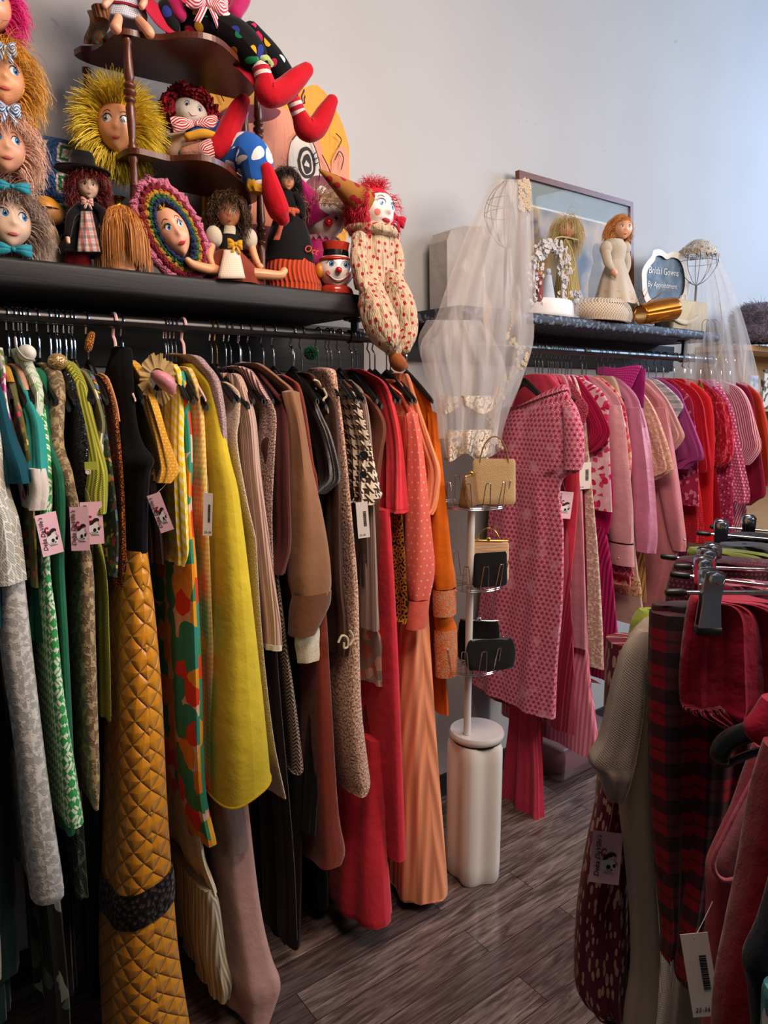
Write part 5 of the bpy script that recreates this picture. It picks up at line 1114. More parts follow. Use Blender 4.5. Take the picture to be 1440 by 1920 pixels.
for (ra, rb, w, d, col, nm, wav, cc) in ((52, 88, 11, .02, '#d87a9a', 'pink_ruffle', .10, 34), (45, 78, 8, .03, '#8a1f30', 'red_row', .05, 30), (39, 70, 6, .034, '#c9902a', 'yellow_row', .03, 26), (34, 62, 6, .036, '#2f6a3a', 'green_row', .03, 26), (29, 55, 5, .04, '#22305e', 'navy_row', .02, 24)):
    pts = [c0 + ax_ * ra * m * math.cos(a) * (1 + wav * math.sin(cc * a)) + ay_ * rb * m * math.sin(a) * (1 + wav * math.sin(cc * a)) + f * (d + .006 * math.sin(cc * a)) for a in np.linspace(0, 2 * PI, 150)]
    MB().tube(pts, w * m, 8).build(nm, yarn(col), t)
rings = [[c0 + ax_ * 50 * q * m * math.cos(a) + ay_ * 84 * q * m * math.sin(a) + f * d for a in np.linspace(0, 2 * PI, 32, endpoint=False)] for q, d in ((.02, -.025), (.7, -.022), (1, 0), (.9, .018), (.5, .03), (.02, .032))]
MB().rings(rings).build('pillow', yarn('#3a2a4a'), t)
H = Head(c0 + f * .012, 48 * m, 14, 4, -24, .62, .18); H.face(t, SKINP, 'blue', (.2, 0), LIPS, mouth=(11, 4.2, -33), eyes=(10, 7))
hair(t, H, yarn('#c9a020'), 60, .2, lambda a, e: (e > 50) & (np.abs(a) < 50), out=1, grav=0, r=.003, k=3, name='yellow_edge', cap=False)
# seated brunette in dirndl
t = doll('dirndl_doll', 'seated brunette doll in black bodice, white apron and yellow bow', 'doll', 430, 520, 1.90); y = 1.91
RUST = cloth('#8a3a28'); CREAM = cloth('#d9cdb6', thin=.1)
ploft([(415, 447, 428), (410, 455, 445), (412, 452, 468), (408, 458, 476)], y, .7).build('bodice', cloth('#1d1a1c'), t)
ploft([(421, 441, 424), (418, 444, 440)], y - .012, .7).build('blouse_front', CREAM, t)
ploft([(412, 452, 470), (395, 470, 488), (384, 492, 508), (384, 494, 522)], y, .7, SHTOP, amp=.05).build('skirt', RUST, t)
for g in (-1, 1):
    sx = 434 + g * 33; pball(sx, 446 + g * 2, 16, 20, y - .01, 14, jit=.01).build('puff_sleeve', CREAM, t)
    ptube([(sx + g * 4, 460, 7.5, -.012), (sx + g * 4 + (6 if g > 0 else -4), 480, 7, -.025), (sx + (16 if g > 0 else -4), 494, 6, -.035)], y).build('arm', SKIN, t)
    pball(sx + (20 if g > 0 else -2), 499, 7, 6, y - .037).build('hand', SKIN, t)
ptube([(455, 512, 11, -.03), (490, 514, 10, -.05), (524, 516, 8, -.06), (533, 508, 7, -.06)], y).build('leg', SKIN, t)
ptube([(412, 508, 10, -.03), (385, 503, 9, -.045), (362, 496, 8, -.05), (352, 488, 6, -.05)], y).build('leg', SKIN, t)
MB().grid([[PY(434 + s * (14 + 12 * q), 468 + 54 * q, y - .05 - .03 * math.sin(q * 1.5) + .01 * s * s) for s in np.linspace(-1, 1, 9)] for q in np.linspace(0, 1, 8)]).build('apron', cloth('#d9c9b4', p_gingham('#dccdb8', '#c9b49e', .006)), t, solid=.001)
bow(t, 440, 458, 30, 18, y - .05, cloth('#d19a22', rough=.5))
H = Head(PY(428, 402, y), 27 * mpp(428, 402, y), 4, 0, 0, .8, .14); H.face(t, SKIND, 'brown', (0, 0), LIPS, mouth=(6, 2.8, -36), eyes=(9, 6.5))
hair(t, H, hcol('#2e1c10', '#5a3d24'), 1200, 1.7, out=.55, grav=1.2, curl=.08, cf=1.5, r=.0009, k=11, jit=.15)
ptube([(428, 424, 9), (430, 434, 10)], y).build('neck', SKIND, t)
# doll in black dress
t = doll('black_dress_doll', 'standing dark haired doll in black dress with orange sash and petticoat', 'doll', 550, 535, 1.94); y = 1.945
ploft([(530, 546, 356), (526, 552, 366), (522, 556, 380), (526, 554, 394)], y, .7).build('bodice', BLK, t)
ploft([(524, 556, 392), (512, 572, 415), (502, 584, 450), (496, 590, 492)], y, .75, amp=.04, k=6).build('skirt', BLK, t)
ploft([(500, 588, 486), (497, 596, 510), (500, 604, 530), (502, 604, 537)], y, .75, SHTOP, amp=.06, k=14).build('petticoat', cloth('#c4462a', p_pleat('#cc4c2c', 70.0, .7)), t)
ptube([(526, 368, 8, -.01), (518, 384, 8, -.02), (520, 402, 7, -.03)], y).build('arm', BLK, t); ptube([(554, 368, 8, -.01), (564, 384, 8, -.02), (566, 404, 7, -.03)], y).build('arm', BLK, t)
SASH = cloth('#c4583a', rough=.6)
ptube([(524, 396, 5, -.03), (540, 394, 5.5, -.045), (557, 396, 5, -.03)], y).build('sash', SASH, t); bow(t, 540, 396, 28, 16, y - .05, SASH, tails=False)
MB().grid([[PY(536 - 18 * q + s * (3 + 3 * q), 396 + 54 * q, y - .055 - .02 * q) for s in (-1, 0, 1)] for q in np.linspace(0, 1, 6)]).build('sash_tail', SASH, t, solid=.0015)
H = Head(PY(537, 341, y), 17 * mpp(537, 341, y), 22, 0, 0, .82, .16); H.face(t, SKIN, 'grey', (0, 0), LIPP, mouth=(6, 3, -36), eyes=(10, 7)); hair(t, H, hcol('#150d0a', '#33211a'), 1000, 1.8, out=.55, grav=1.1, curl=.09, cf=1.6, r=.0008, k=10, jit=.15)
o = PY(569, 470, y - .058); text_mesh('Oct', 18 * mpp(569, 470, y), cloth('#d0583a'), 'embroidered_lettering', t, o, np.array([.985, -.05, -.17]), np.array([.17, -.05, .985]), np.array([0, -1, 0]), shear=.3, fat=.0002)
# clown doll with magenta hat
t = doll('magenta_hat_doll', 'white faced clown doll with ash blond hair and magenta cone hat', 'doll', 605, 520, 2.02); y = 2.02; MAG = cloth('#b0186a', rough=.5, sheen=.4)
H = Head(PY(607, 412, y), 40 * mpp(607, 412, y), 14, -6, 4, .92, .06, .04); H.skull(t, WHITEV)
for g in (-1, 1):
    mb = MB(); H.patch(g * 24, 2, 4.5, 4.5, .012, mb=mb); H.line([(g * 24, -7), (g * 24, 11)], .022, mb=mb); H.line([(g * 24 - 9, 2), (g * 24 + 9, 2)], .022, mb=mb); mb.build('star_eye', EYEK, t)
mb = MB(); mb.ball(H.S(0, -12, .06), 8.5 * mpp(607, 412, y), 16, 10); mb.build('nose', REDNOSE, t)
hair(t, H, hcol('#a98a70', '#d3bda4'), 1100, .75, lambda a, e: (e > 26) | ((np.abs(a) > 50) & (e > -10)), out=.6, grav=.5, comb=(.3, .2, .2), r=.0008, k=8)
a, b = PY(592, 396, y + .0), PY(562, 334, y + .01); d = b - a; d /= np.linalg.norm(d); L = np.linalg.norm(b - a); mb = MB(); mb.tube([a - d * .03 + d * (L + .03) * q for q in np.linspace(0, 1, 9)], [.058 * (1 - .93 * q) for q in np.linspace(0, 1, 9)], 20); mb.build('cone_hat', MAG, t)
ploft([(578, 632, 452), (574, 640, 470), (570, 644, 520)], y, .7, SHTOP, amp=.05).build('dress', MAG, t)
mb = MB(); c = PY(606, 454, y); mb.rings([[(c[0] + rr * math.cos(q), c[1] + rr * .8 * math.sin(q), c[2] + dz + .006 * math.sin(16 * q) * (rr / .05)) for q in np.linspace(0, 2 * PI, 96, endpoint=False)] for rr, dz in ((.02, .012), (.04, .016), (.058, .004))]); mb.build('tulle_ruff', cloth('#d9a8b4', alpha=.5), t)
# clown mug
t = doll('clown_mug', 'ceramic clown head jar with red top hat and grinning painted face', 'jar', 630, 548, 1.90); y = 1.9
H = Head(PY(629, 508, y), 36 * mpp(629, 508, y), 10, 4, 2, .9, .12); H.face(t, MAT('glazed_white', col='#ddd6d0', rough=.15, spec=.6), 'blue', (.1, 0), LIPS, brow=EYEK, sp=23, ey=8, eyes=(12, 10), mouth=None, cheeks=BLUSH)
mb = MB(); H.line([(-36, -16), (-22, -34), (0, -42), (22, -34), (36, -16)], .05, .01, mb=mb, n=20); mb.build('grin', LIPS, t); mb = MB(); H.line([(-28, -22), (-16, -33), (0, -37), (16, -33), (28, -22)], .035, .04, mb=mb, n=20); mb.build('teeth', EYEW, t)
mb = MB(); mb.ball(H.S(0, -10, .03), 6 * mpp(629, 508, y), 14, 10); mb.build('nose', REDNOSE, t)
for g in (-1, 1): pball(629 + g * 30, 508, 9, 14, y - .0, 9).build('hair_tuft', vinyl('#c97a1c'), t)
REDG = MAT('glazed_red', col='#a5301e', rough=.2, spec=.6); 
ploft([(604, 656, 456), (604, 655, 458), (608, 652, 476), (608, 652, 482), (600, 659, 486), (598, 661, 489), (600, 658, 492)], y - .005, .85, n=30).build('top_hat', REDG, t); ploft([(606.5, 653.5, 471), (605.5, 654.5, 482)], y - .005, .86, n=5).build('hat_band', MAT('glazed_black', col='#101010', rough=.2), t)
ploft([(616, 644, 530), (602, 658, 540), (600, 662, 550)], y, .85, SHTOP, amp=.07, k=8).build('ruff_collar', REDG, t)
# seated clown on the shelf end
SUIT = cloth('#c3a98c', (lambda: (lambda u, v: (lambda s, d: dict(color=mix(d, mix(s * .5, '#cdb596', '#7d6a54'), '#a82a34'), h=noise(node('Mapping', {0: objv(), 3: (1.0, 1.0, .35)}), 42.0, 3.0), hs=1.0, hd=.03))(gt(frac(u / .006), .6), lt(vor(vec(u, v), 38.0, 0, 'F1', .6), .2)))(*uvxy())))
LEATH = cloth('#9a5228', rough=.7)
t = doll('seated_clown_doll', 'large clown doll in striped dotted suit sitting on the shelf end with legs dangling', 'doll', 720, 560, 1.86); y = 1.88
ploft([(664, 738, 428), (660, 742, 450), (662, 742, 490), (664, 744, 530), (668, 750, 546)], y, .55, amp=.05, k=7).build('torso', SUIT, t)
ploft([(676, 728, 418), (652, 746, 428), (654, 748, 440), (668, 738, 446)], y, .75, amp=.08, k=9, n=14).build('ruff', SUIT, t)
ptube([(674, 448, 15, -.03), (672, 490, 16, -.06), (680, 530, 14, -.075), (686, 552, 8, -.08)], y).build('sleeve', SUIT, t); ptube([(685, 558, 8, -.08), (683, 574, 13, -.085), (688, 590, 9, -.085), (696, 576, 5, -.09)], y).build('hand', LEATH, t)
ptube([(735, 448, 14, -.01), (744, 490, 15, -.01), (742, 530, 13, -.03)], y).build('sleeve', SUIT, t)
ptube([(692, 524, 20, -.035), (706, 585, 32, -.11), (722, 625, 30, -.14), (738, 655, 16, -.14)], y).build('trouser_leg', SUIT, t); ptube([(736, 524, 20, -.035), (754, 575, 26, -.09), (762, 620, 22, -.11), (758, 652, 13, -.12)], y).build('trouser_leg', SUIT, t)
ptube([(738, 662, 11, -.14), (745, 678, 15, -.15), (752, 684, 14, -.15), (758, 686, 8, -.15)], y).build('shoe', LEATH, t)
H = Head(PY(702, 398, y), 42 * mpp(706, 398, y), 44, 6, 6, .86, .3, .14); H.face(t, WHITEV, 'blue', (0, 0), LIPS, brow=EYEK, mouth=(13, 5, -34), cheeks=BLUSH)
hair(t, H, hcol('#b00f26', '#e02a44'), 1700, .62, lambda a, e: ((np.abs(a) > 56) & (e < 50) & (e > -55) & (a < 60)) | (e > 66), out=.8, grav=.6, curl=.05, cf=1.4, r=.0013, k=8, jit=.2)
a, b = PY(684, 384, y), PY(599, 318, y - .03); d = b - a; d /= np.linalg.norm(d); L = np.linalg.norm(b - a); mb = MB(); mb.tube([a - d * .02 + d * (L + .02) * q for q in np.linspace(0, 1, 9)], [.056 * (1 - .93 * q) for q in np.linspace(0, 1, 9)], 20); mb.build('cone_hat', cloth('#8a5a26', p_vdots('#8f5f28', ['#8a1522'], 26.0, .26)), t)
bow(t, 742, 410, 44, 22, y - .04, cloth('#c01838'), name='neck_bow', roll=-.3)
# painted plywood face against the wall
PW = lambda name, c, g='#8a5a30': MAT(name, lambda: (lambda s: dict(color=mix(sst(noise(s, 9.0, 4.0), .52, .7) * .45, c, g), rough=.6))(node('Mapping', {0: objv(), 3: (14.0, 14.0, 1.2)})))
t = doll('painted_plywood_face', 'large cut-out plywood face painted with yellow hair, big eyes and maroon nose', 'painted cut-out', 520, 480, 2.16)
YC = 2.165
def cut(name, poly, mat, lay, th=.002, smooth_n=48, closed=True):
    p = np.array(poly + [poly[0]], float); P = catmull(p, smooth_n)[:-1] if smooth_n else p[:-1]; yy = YC - .018 - lay * .002
    mb = MB(); mb.prism([PY(a, b, yy) for a, b in P], (0, th if lay else .02, 0)); return mb.build(name, mat, t, smooth=False)
HAIRP = PW('ply_yellow', '#cf9430', '#a8681c'); FACEP = PW('ply_salmon', '#cf8a70', '#a5604c'); WHP = PW('ply_white', '#d5cfc6', '#a89c90'); BKP = PW('ply_black', '#1d1a1c', '#2c2628'); MARP = PW('ply_maroon', '#6a2a38', '#4a1a26')
cut('board', [(380, 520), (386, 300), (392, 180), (425, 120), (470, 100), (505, 108), (548, 130), (560, 165), (596, 160), (630, 205), (652, 265), (655, 310), (654, 420), (640, 470), (600, 520)], HAIRP, 0)
cut('painted_face', [(392, 505), (396, 330), (420, 240), (470, 205), (540, 205), (590, 240), (608, 300), (624, 320), (622, 400), (590, 470), (560, 505)], FACEP, 1)
cut('painted_ear', [(622, 300), (636, 276), (650, 282), (653, 320), (648, 372), (628, 392), (620, 350)], FACEP, 2)
cut('painted_hat_band', [(398, 240), (420, 205), (470, 196), (524, 206), (512, 224), (470, 230), (430, 232)], MARP, 2)
cut('painted_eye', [(541, 290), (548, 262), (560, 249), (576, 252), (590, 275), (600, 312), (598, 338), (576, 345), (556, 332), (542, 315)], WHP, 3); cut('painted_iris', [(558, 300), (564, 280), (578, 276), (590, 296), (590, 326), (574, 334), (562, 320)], BKP, 4); cut('painted_iris_ring', [(563, 300), (568, 286), (578, 283), (585, 298), (586, 322), (574, 328), (566, 318)], WHP, 5); cut('painted_pupil', [(567, 304), (571, 292), (578, 289), (583, 300), (584, 320), (574, 325)], BKP, 6); cut('painted_glint', [(570, 310), (574, 300), (580, 308), (580, 314)], WHP, 7, smooth_n=0)
cut('painted_eye', [(440, 330), (446, 290), (462, 262), (480, 268), (490, 300), (492, 340)], WHP, 3); cut('painted_pupil', [(462, 318), (466, 300), (476, 298), (482, 320), (476, 334)], BKP, 4)
cut('painted_nose', [(516, 330), (534, 312), (556, 322), (568, 350), (562, 385), (538, 392), (518, 372)], MARP, 4)
cut('painted_cheek', [(566, 352), (588, 330), (618, 336), (634, 370), (622, 420), (590, 430), (572, 400)], MARP, 4); cut('painted_cheek_shine', [(592, 360), (602, 348), (616, 358), (614, 374), (600, 374)], WHP, 5)
cut('painted_mouth', [(420, 440), (470, 420), (540, 430), (580, 420), (560, 470), (500, 490), (440, 480)], MARP, 3)
for pts in ([(548, 262), (560, 249), (576, 252), (590, 275), (600, 312), (598, 338)], [(628, 300), (636, 284), (644, 296), (640, 318)], [(604, 290), (618, 320), (622, 352)], [(560, 168), (572, 180), (566, 194)], [(600, 200), (612, 214), (606, 232)], [(630, 250), (640, 262), (634, 276)], [(505, 112), (512, 126), (506, 140)], [(586, 292), (592, 286)], [(588, 300), (595, 296)], [(590, 308), (597, 305)], [(392, 300), (404, 262), (424, 236)], [(400, 150), (420, 190)], [(440, 120), (452, 150)]):
    mb = MB(); mb.tube(catmull([PY(a, b, YC - .034) for a, b in pts], 12), .0016, 5); mb.build('painted_line', BKP, t)
# ---------------------------------------------------------------- three-tier whatnot and what lies on it
WOODD = MAT('dark_mahogany', lambda: (lambda g: dict(color=mix(g, '#3a1a12', '#6a3624'), rough=.32, h=g, hs=.08, hd=.001))(noise(node('Mapping', {0: objv(), 3: (3.0, 40.0, 40.0)}), 3.0, 4.0)), spec=.5)
t = thing('whatnot_shelf', 'dark wooden three tier display shelf with turned posts and wavy edges', 'display shelf', (PY(300, 500, 2.0)[0], 2.0, SHTOP))
zt1 = PY(248, 74, 1.9)[2]; zt2 = PY(254, 293, 1.9)[2]
def tier(poly, z, name):
    P = catmull(poly + [poly[0]], 90)[:-1]; Q = [PZ(a, b, z) for a, b in P]; Q = [np.array([q[0], min(q[1], WALL - .02), q[2]]) for q in Q]
    mb = MB(); mb.prism(Q, (0, 0, .014)); return mb.build(name, WOODD, t, smooth=False)
tier([(139, 104), (152, 97), (172, 96), (190, 86), (206, 70), (225, 64), (246, 66), (270, 72), (300, 75), (345, 70), (385, 73), (415, 85), (440, 108), (462, 130), (480, 150), (476, 172), (452, 186), (400, 176), (320, 158), (240, 140), (180, 124), (150, 112)], zt1, 'top_tier')
tier([(196, 318), (214, 305), (232, 292), (255, 288), (285, 294), (320, 302), (360, 300), (395, 304), (425, 318), (455, 342), (488, 356), (488, 372), (460, 384), (400, 372), (320, 356), (250, 344), (204, 334)], zt2, 'middle_tier')
def post(px, y, ztop, zbot):
    x = PY(px, 300, y)[0]; L = ztop - zbot; P = [(.0, .011), (.03, .012), (.05, .009), (.1, .0085), (.25, .011), (.38, .0125), (.42, .009), (.44, .014), (.46, .014), (.48, .009), (.5, .015), (.53, .0155), (.55, .009), (.57, .014), (.59, .014), (.61, .009), (.65, .0125), (.8, .0105), (.93, .0085), (.96, .012), (1, .011)]
    mb = MB(); mb.lathe((x, y, zbot), [(r, L * f) for f, r in P], 18); mb.build('turned_post', WOODD, t)
for z1, z2 in ((zt1, zt2 + .014), (zt2, SHTOP)):
    post(250, 1.9, z1, z2); post(172, 2.13, z1, z2); post(486, 1.93, z1, z2); post(462, 2.13, z1, z2)
# yellow fur head
t = doll('fur_haired_mask', 'round doll face with wild bright yellow fur hair on the middle tier', 'doll head', 222, 305, 2.0); y = 2.0; H = Head(PY(221, 243, y), 47 * mpp(221, 243, y), -4, 2, 2, .78, .15)
H.face(t, SKIN, 'green', (-.35, .05), LIPP, sp=23, ey=5, mouth=(8, 3, -33))
hair(t, H, hcol('#c9a816', '#f0dc50'), 3200, 1.15, lambda a, e: (np.abs(a) > 54) | (e > 45) | (e < -66), out=1.2, grav=.38, curl=.03, cf=.8, r=.0014, k=7, jit=.32, lvar=.35, comb=(.12, .25, 0), rim=52)
# reclining clown rag doll
t = doll('reclining_clown_doll', 'rag clown with red yarn hair lying on the middle tier, red feet up', 'doll', 400, 300, 1.98); y = 1.99
REDF = cloth('#bb0c20', sheen=.2); BLUD = cloth('#1f4f9a', p_vdots('#1f55a4', ['#ddd6d4'], 17.0, .3)); STR = cloth('#b02a3a', p_stripe('#ab1c30', '#d8c9c2', .007)); YEL = cloth('#d0992a')
H = Head(PY(356, 216, y), 30 * mpp(356, 216, y), 16, 14, 14, 1.05, .05, .03); H.skull(t, cloth('#d5cdc4'))
for g in (-1, 1):
    mb = MB(); H.line([(g * 22 - 9, 0), (g * 22 - 6, 12), (g * 22, 16), (g * 22 + 6, 12), (g * 22 + 9, 0)], .016, mb=mb); H.patch(g * 22, 2, 5, 8, .012, mb=mb)
    for q in (-1, 0, 1): H.line([(g * 22 + 5 * q, 17), (g * 22 + 7 * q, 23)], .01, mb=mb, n=4)
    mb.build('stitched_eye', MAT('stitch_navy', col='#23305a', rough=.8), t)
mb = MB(); H.line([(-14, -24), (0, -32), (16, -24)], .014, mb=mb); mb.build('stitched_smile', LIPS, t)
hair(t, H, cloth('#9a0f24'), 420, .75, lambda a, e: ((e > 38) | (np.abs(a) > 68)) & (e > -20), out=1.2, grav=.1, curl=.22, cf=2.2, r=.0042, k=9, taper=.9, name='yarn_hair')
bow(t, 366, 232, 96, 26, y - .05, STR, name='striped_collar', tails=False, roll=.25)
ptube([(330, 278, 26, .02), (368, 276, 30, 0), (405, 282, 28, -.01), (440, 292, 26, -.03)], y).build('body', cloth('#cfa894', p_vdots('#d3b6a2', ['#c9402a', '#4a8aa0', '#cfa030'], 16.0, .22)), t)
ptube([(362, 250, 14, -.03), (392, 244, 13, -.04), (412, 238, 11, -.045)], y).build('blue_sleeve', cloth('#1d3f8a'), t)
ptube([(352, 256, 7, -.05), (380, 250, 8, -.06), (404, 254, 6, -.06)], y).build('yellow_ruffle', YEL, t)
ptube([(352, 290, 16, -.02), (376, 288, 19, -.04), (388, 284, 19, -.05)], y).build('sock_leg', cloth('#c08a72'), t)
ptube([(384, 286, 19, -.05), (398, 280, 19, -.055)], y, n=6).build('striped_sock', STR, t)
ptube([(404, 280, 20, -.058), (420, 266, 23, -.06), (434, 232, 20, -.06), (448, 204, 17, -.06), (456, 190, 13, -.06)], y).build('shoe', REDF, t)
ptube([(425, 294, 26, -.04), (460, 288, 38, -.07), (480, 310, 34, -.1), (482, 338, 24, -.12)], y).build('trouser_leg', BLUD, t)
ploft([(462, 504, 336), (462, 500, 352), (468, 498, 362)], y - .125, .8, amp=.15, k=8).build('yellow_cuff', YEL, t)
ptube([(500, 318, 13, -.15), (506, 344, 18, -.15), (514, 372, 21, -.15), (524, 398, 20, -.15), (530, 410, 13, -.15)], y).build('shoe', REDF, t)
# big clown doll on the top tier
t = doll('sprawling_clown_doll', 'large rag clown in black polka dot trousers and red shoes draped off the top tier', 'doll', 420, 60, 1.96); y = 1.96
PDOT = cloth('#0d0c10', p_vdots('#0d0c10', ['#d9d4d0', '#c99a22', '#1f8a5a', '#b8204a', '#24307a', '#d9d4d0'], 19.0, .24)); MAGC = cloth('#b01a5e', sheen=.4)
ploft([(338, 440, -70), (330, 446, -20), (334, 450, 20), (345, 452, 46)], y, .55, amp=.04).build('jacket', MAGC, t)
bow(t, 388, 6, 84, 40, y - .09, cloth('#c2506a', p_stripe('#b8284a', '#ddd0cc', .008)), name='striped_bow', tails=True)
for g in (-1, 1): ptube([(388 + g * 48, -50, 16, 0), (388 + g * 66, -10, 17, -.03), (388 + g * 52, 26, 14, -.06)], y).build('arm', MAGC, t)
H = Head(PY(388, -130, y), 46 * mpp(388, -100, y), 0, 0, 0, 1.0, .05, .02); H.skull(t, cloth('#d5cdc4')); hair(t, H, cloth('#9a0f24'), 300, .7, None, out=1.2, grav=.1, curl=.2, cf=2.2, r=.004, k=8, taper=.9, name='yarn_hair')
MB().grid([[PY(350 + 135 * q + 8 * math.sin(6 * s), 64 + 76 * q * q + s * (16 + 14 * q), y - .03 - .09 * q + .01 * math.sin(9 * q + 3 * s)) for s in np.linspace(-1, 1, 9)] for q in np.linspace(0, 1, 12)]).build('red_coat_tail', cloth('#a8182e', p_vdots('#a5142c', ['#d0a0a0'], 16.0, .2)), t, solid=.002)
ptube([(350, 40, 26, -.02), (400, 48, 30, -.05), (446, 74, 32, -.09), (476, 104, 27, -.12), (490, 120, 18, -.13)], y).build('trouser_leg', PDOT, t)
ptube([(340, 24, 24, 0), (312, 22, 20, -.03), (322, 50, 16, -.05)], y).build('trouser_hip', PDOT, t)
ploft([(470, 506, 106), (466, 512, 116), (472, 508, 124)], y - .13, .8, amp=.12, k=10).build('green_trim', cloth('#a8b878'), t)
ptube([(488, 122, 17, -.13), (494, 146, 17, -.135)], y, n=8).build('striped_sock', cloth('#b02a3a', p_stripe('#ab1c30', '#d8c9c2', .022, .55, PI / 2)), t)
ptube([(496, 150, 18, -.135), (502, 176, 23, -.14), (528, 172, 22, -.14), (556, 148, 19, -.14), (574, 132, 14, -.14)], y).build('shoe', REDF, t)
ptube([(470, 60, 18, .02), (510, 110, 22, .03), (540, 160, 22, .02), (552, 182, 17, .01)], y).build('trouser_leg', PDOT, t)
ploft([(530, 572, 168), (526, 570, 182), (532, 570, 192)], y + .01, .8, amp=.14, k=10).build('ruffled_cuff', cloth('#5a3a24', p_stripe('#b8862a', '#4a1a3a', .02)), t)
ptube([(552, 192, 14, 0), (560, 214, 14, 0)], y, n=8).build('striped_sock', cloth('#b02a3a', p_stripe('#ab1c30', '#d8c9c2', .022, .55, PI / 2)), t)
ptube([(562, 218, 15, 0), (574, 242, 21, 0), (592, 240, 20, 0), (610, 212, 17, 0), (622, 190, 12, 0)], y).build('shoe', REDF, t)
# seated doll in gingham with basket
t = doll('gingham_doll', 'seated doll in pale blue gingham dress on the top tier edge', 'doll', 240, 66, 1.93); y = 1.93; GING = cloth('#b7bfcc', p_gingham('#8f9db4', '#d6d6da', .005))
ploft([(224, 258, -40), (218, 262, -10), (206, 272, 14), (198, 274, 40), (204, 272, 46)], y, .75, amp=.05).build('dress', GING, t); ploft([(201, 274, 19), (200, 275, 24)], y, .78, n=4).build('ribbon_band', cloth('#8a1f3a'), t)
ptube([(222, 34, 8, -.05), (218, 48, 10, -.085), (217, 52, 11, -.09)], y).build('leg', SKINP, t); ptube([(262, 40, 9, -.04), (276, 56, 10, -.07), (280, 62, 10, -.075)], y).build('leg', SKINP, t)
ptube([(218, -20, 8, -.02), (204, 0, 7, -.05), (196, 10, 6, -.055)], y).build('arm', SKINP, t); ptube([(262, -20, 8, -.02), (270, 0, 7, -.05), (266, 12, 6, -.055)], y).build('arm', SKINP, t)
H = Head(PY(240, -70, y), 34 * mpp(240, -60, y), 0, 0, 0, .84, .15); H.face(t, SKINP, 'blue'); hair(t, H, hcol('#6a3a1c', '#9a6438'), 500, 1.2, r=.001)
MB().grid([[PY(268 + 64 * q, 0 + 64 * q + s * (20 * math.sin(PI * (.15 + .8 * q))), 1.9 - .02 * s) for s in np.linspace(-1, 1, 7)] for q in np.linspace(0, 1, 10)]).build('red_hood_tail', cloth('#b81a3a'), t, solid=.002)
c = PY(190, 26, 1.9); mb = MB(); mb.lathe(c, [(.004, -.016), (.016, -.014), (.022, .012), (.02, .014), (.014, -.01)], 18); mb.build('basket', cloth('#8a5a34', p_rib('#8a5a34', 200.0)), t)
mb = MB(); mb.grid([[PY(164 + 36 * q + 6 * math.sin(5 * s), 20 + 62 * s, 2.02 - .06 * s + .02 * math.sin(7 * q)) for q in np.linspace(0, 1, 8)] for s in np.linspace(0, 1, 10)]); single(mb, 'striped_cloth', cloth('#3a6a3a', p_stripe('#3a6a34', '#8a2438', .016, .5, .9)), 'green and red striped woven cloth at the back corner of the top tier', 'cloth', solid=.004)
# ================================================================ bridal shelf
SB = SHTOP + .003
VEIL = lambda nm, a, b: MAT(nm, lambda: (lambda f: dict(color='#e4dcd6', alpha=mth('ADD', f * (b - a), a)))(mx(sst(noise(node('Mapping', {0: objv(), 3: (1.0, 1.0, .12)}), 16.0, 3.0), .5, .72), node('LayerWeight', {0: .25}, 1) * .9)), rough=.9, spec=.1, thin=.5)
V1 = VEIL('tulle', .3, .72); V2 = VEIL('tulle_dense', .2, .6)
WIRE = MAT('dark_wire', col='#1c1a1c', rough=.45, metal=.7)
FLACE = cloth('#d8c6ae', p_flower_lace('#dccab2', 36.0)); CRM = cloth('#cdb99d')
def veil_sheet(rows, y, wav, k, n=34, seg=60, ph=0.0, bulge=.05, mb=None):
    """hanging sheet: rows of (left px, right px, py[, dy]); folds grow toward the hem"""
    Q = catmull([(r[0], r[1], r[2], r[3] if len(r) > 3 else 0) for r in rows], n); G_ = []
    for i, (a, b, py, dy) in enumerate(Q):
        f = i / (n - 1); row = []
        for j in range(seg):
            s = j / (seg - 1); yy = y + dy - bulge * math.sin(PI * s) * (1 - .3 * f) + wav * (.25 + .75 * f) * (math.sin(k * 2 * PI * s + ph + 1.5 * f) + .5 * math.sin(k * 3.3 * PI * s + 2 * ph)); row.append(PY(a + (b - a) * s, py + 8 * math.sin(3 * PI * s + ph) * f, yy))
        G_.append(row)
    return (mb or MB()).grid(G_)
def flower(mb, c, r, n=None):
    n = np.array([0, -1.0, .1]) if n is None else n; n = n / np.linalg.norm(n); a = np.cross(n, [0, 0, 1.0]); a /= np.linalg.norm(a); b = np.cross(n, a); p0 = random.uniform(0, 6)
    for q in range(5):
        t = p0 + q * 2 * PI / 5; o = np.array(c) + (a * math.cos(t) + b * math.sin(t)) * r * .55; mb.rings([[o + (a * math.cos(u) + b * math.sin(u)) * r * .42 * s + n * h for u in np.linspace(0, 2 * PI, 7, endpoint=False)] for s, h in ((1, 0), (.75, .0015), (.1, .0008))])
    mb.ball(np.array(c) + n * .001, r * .2, 6, 4)
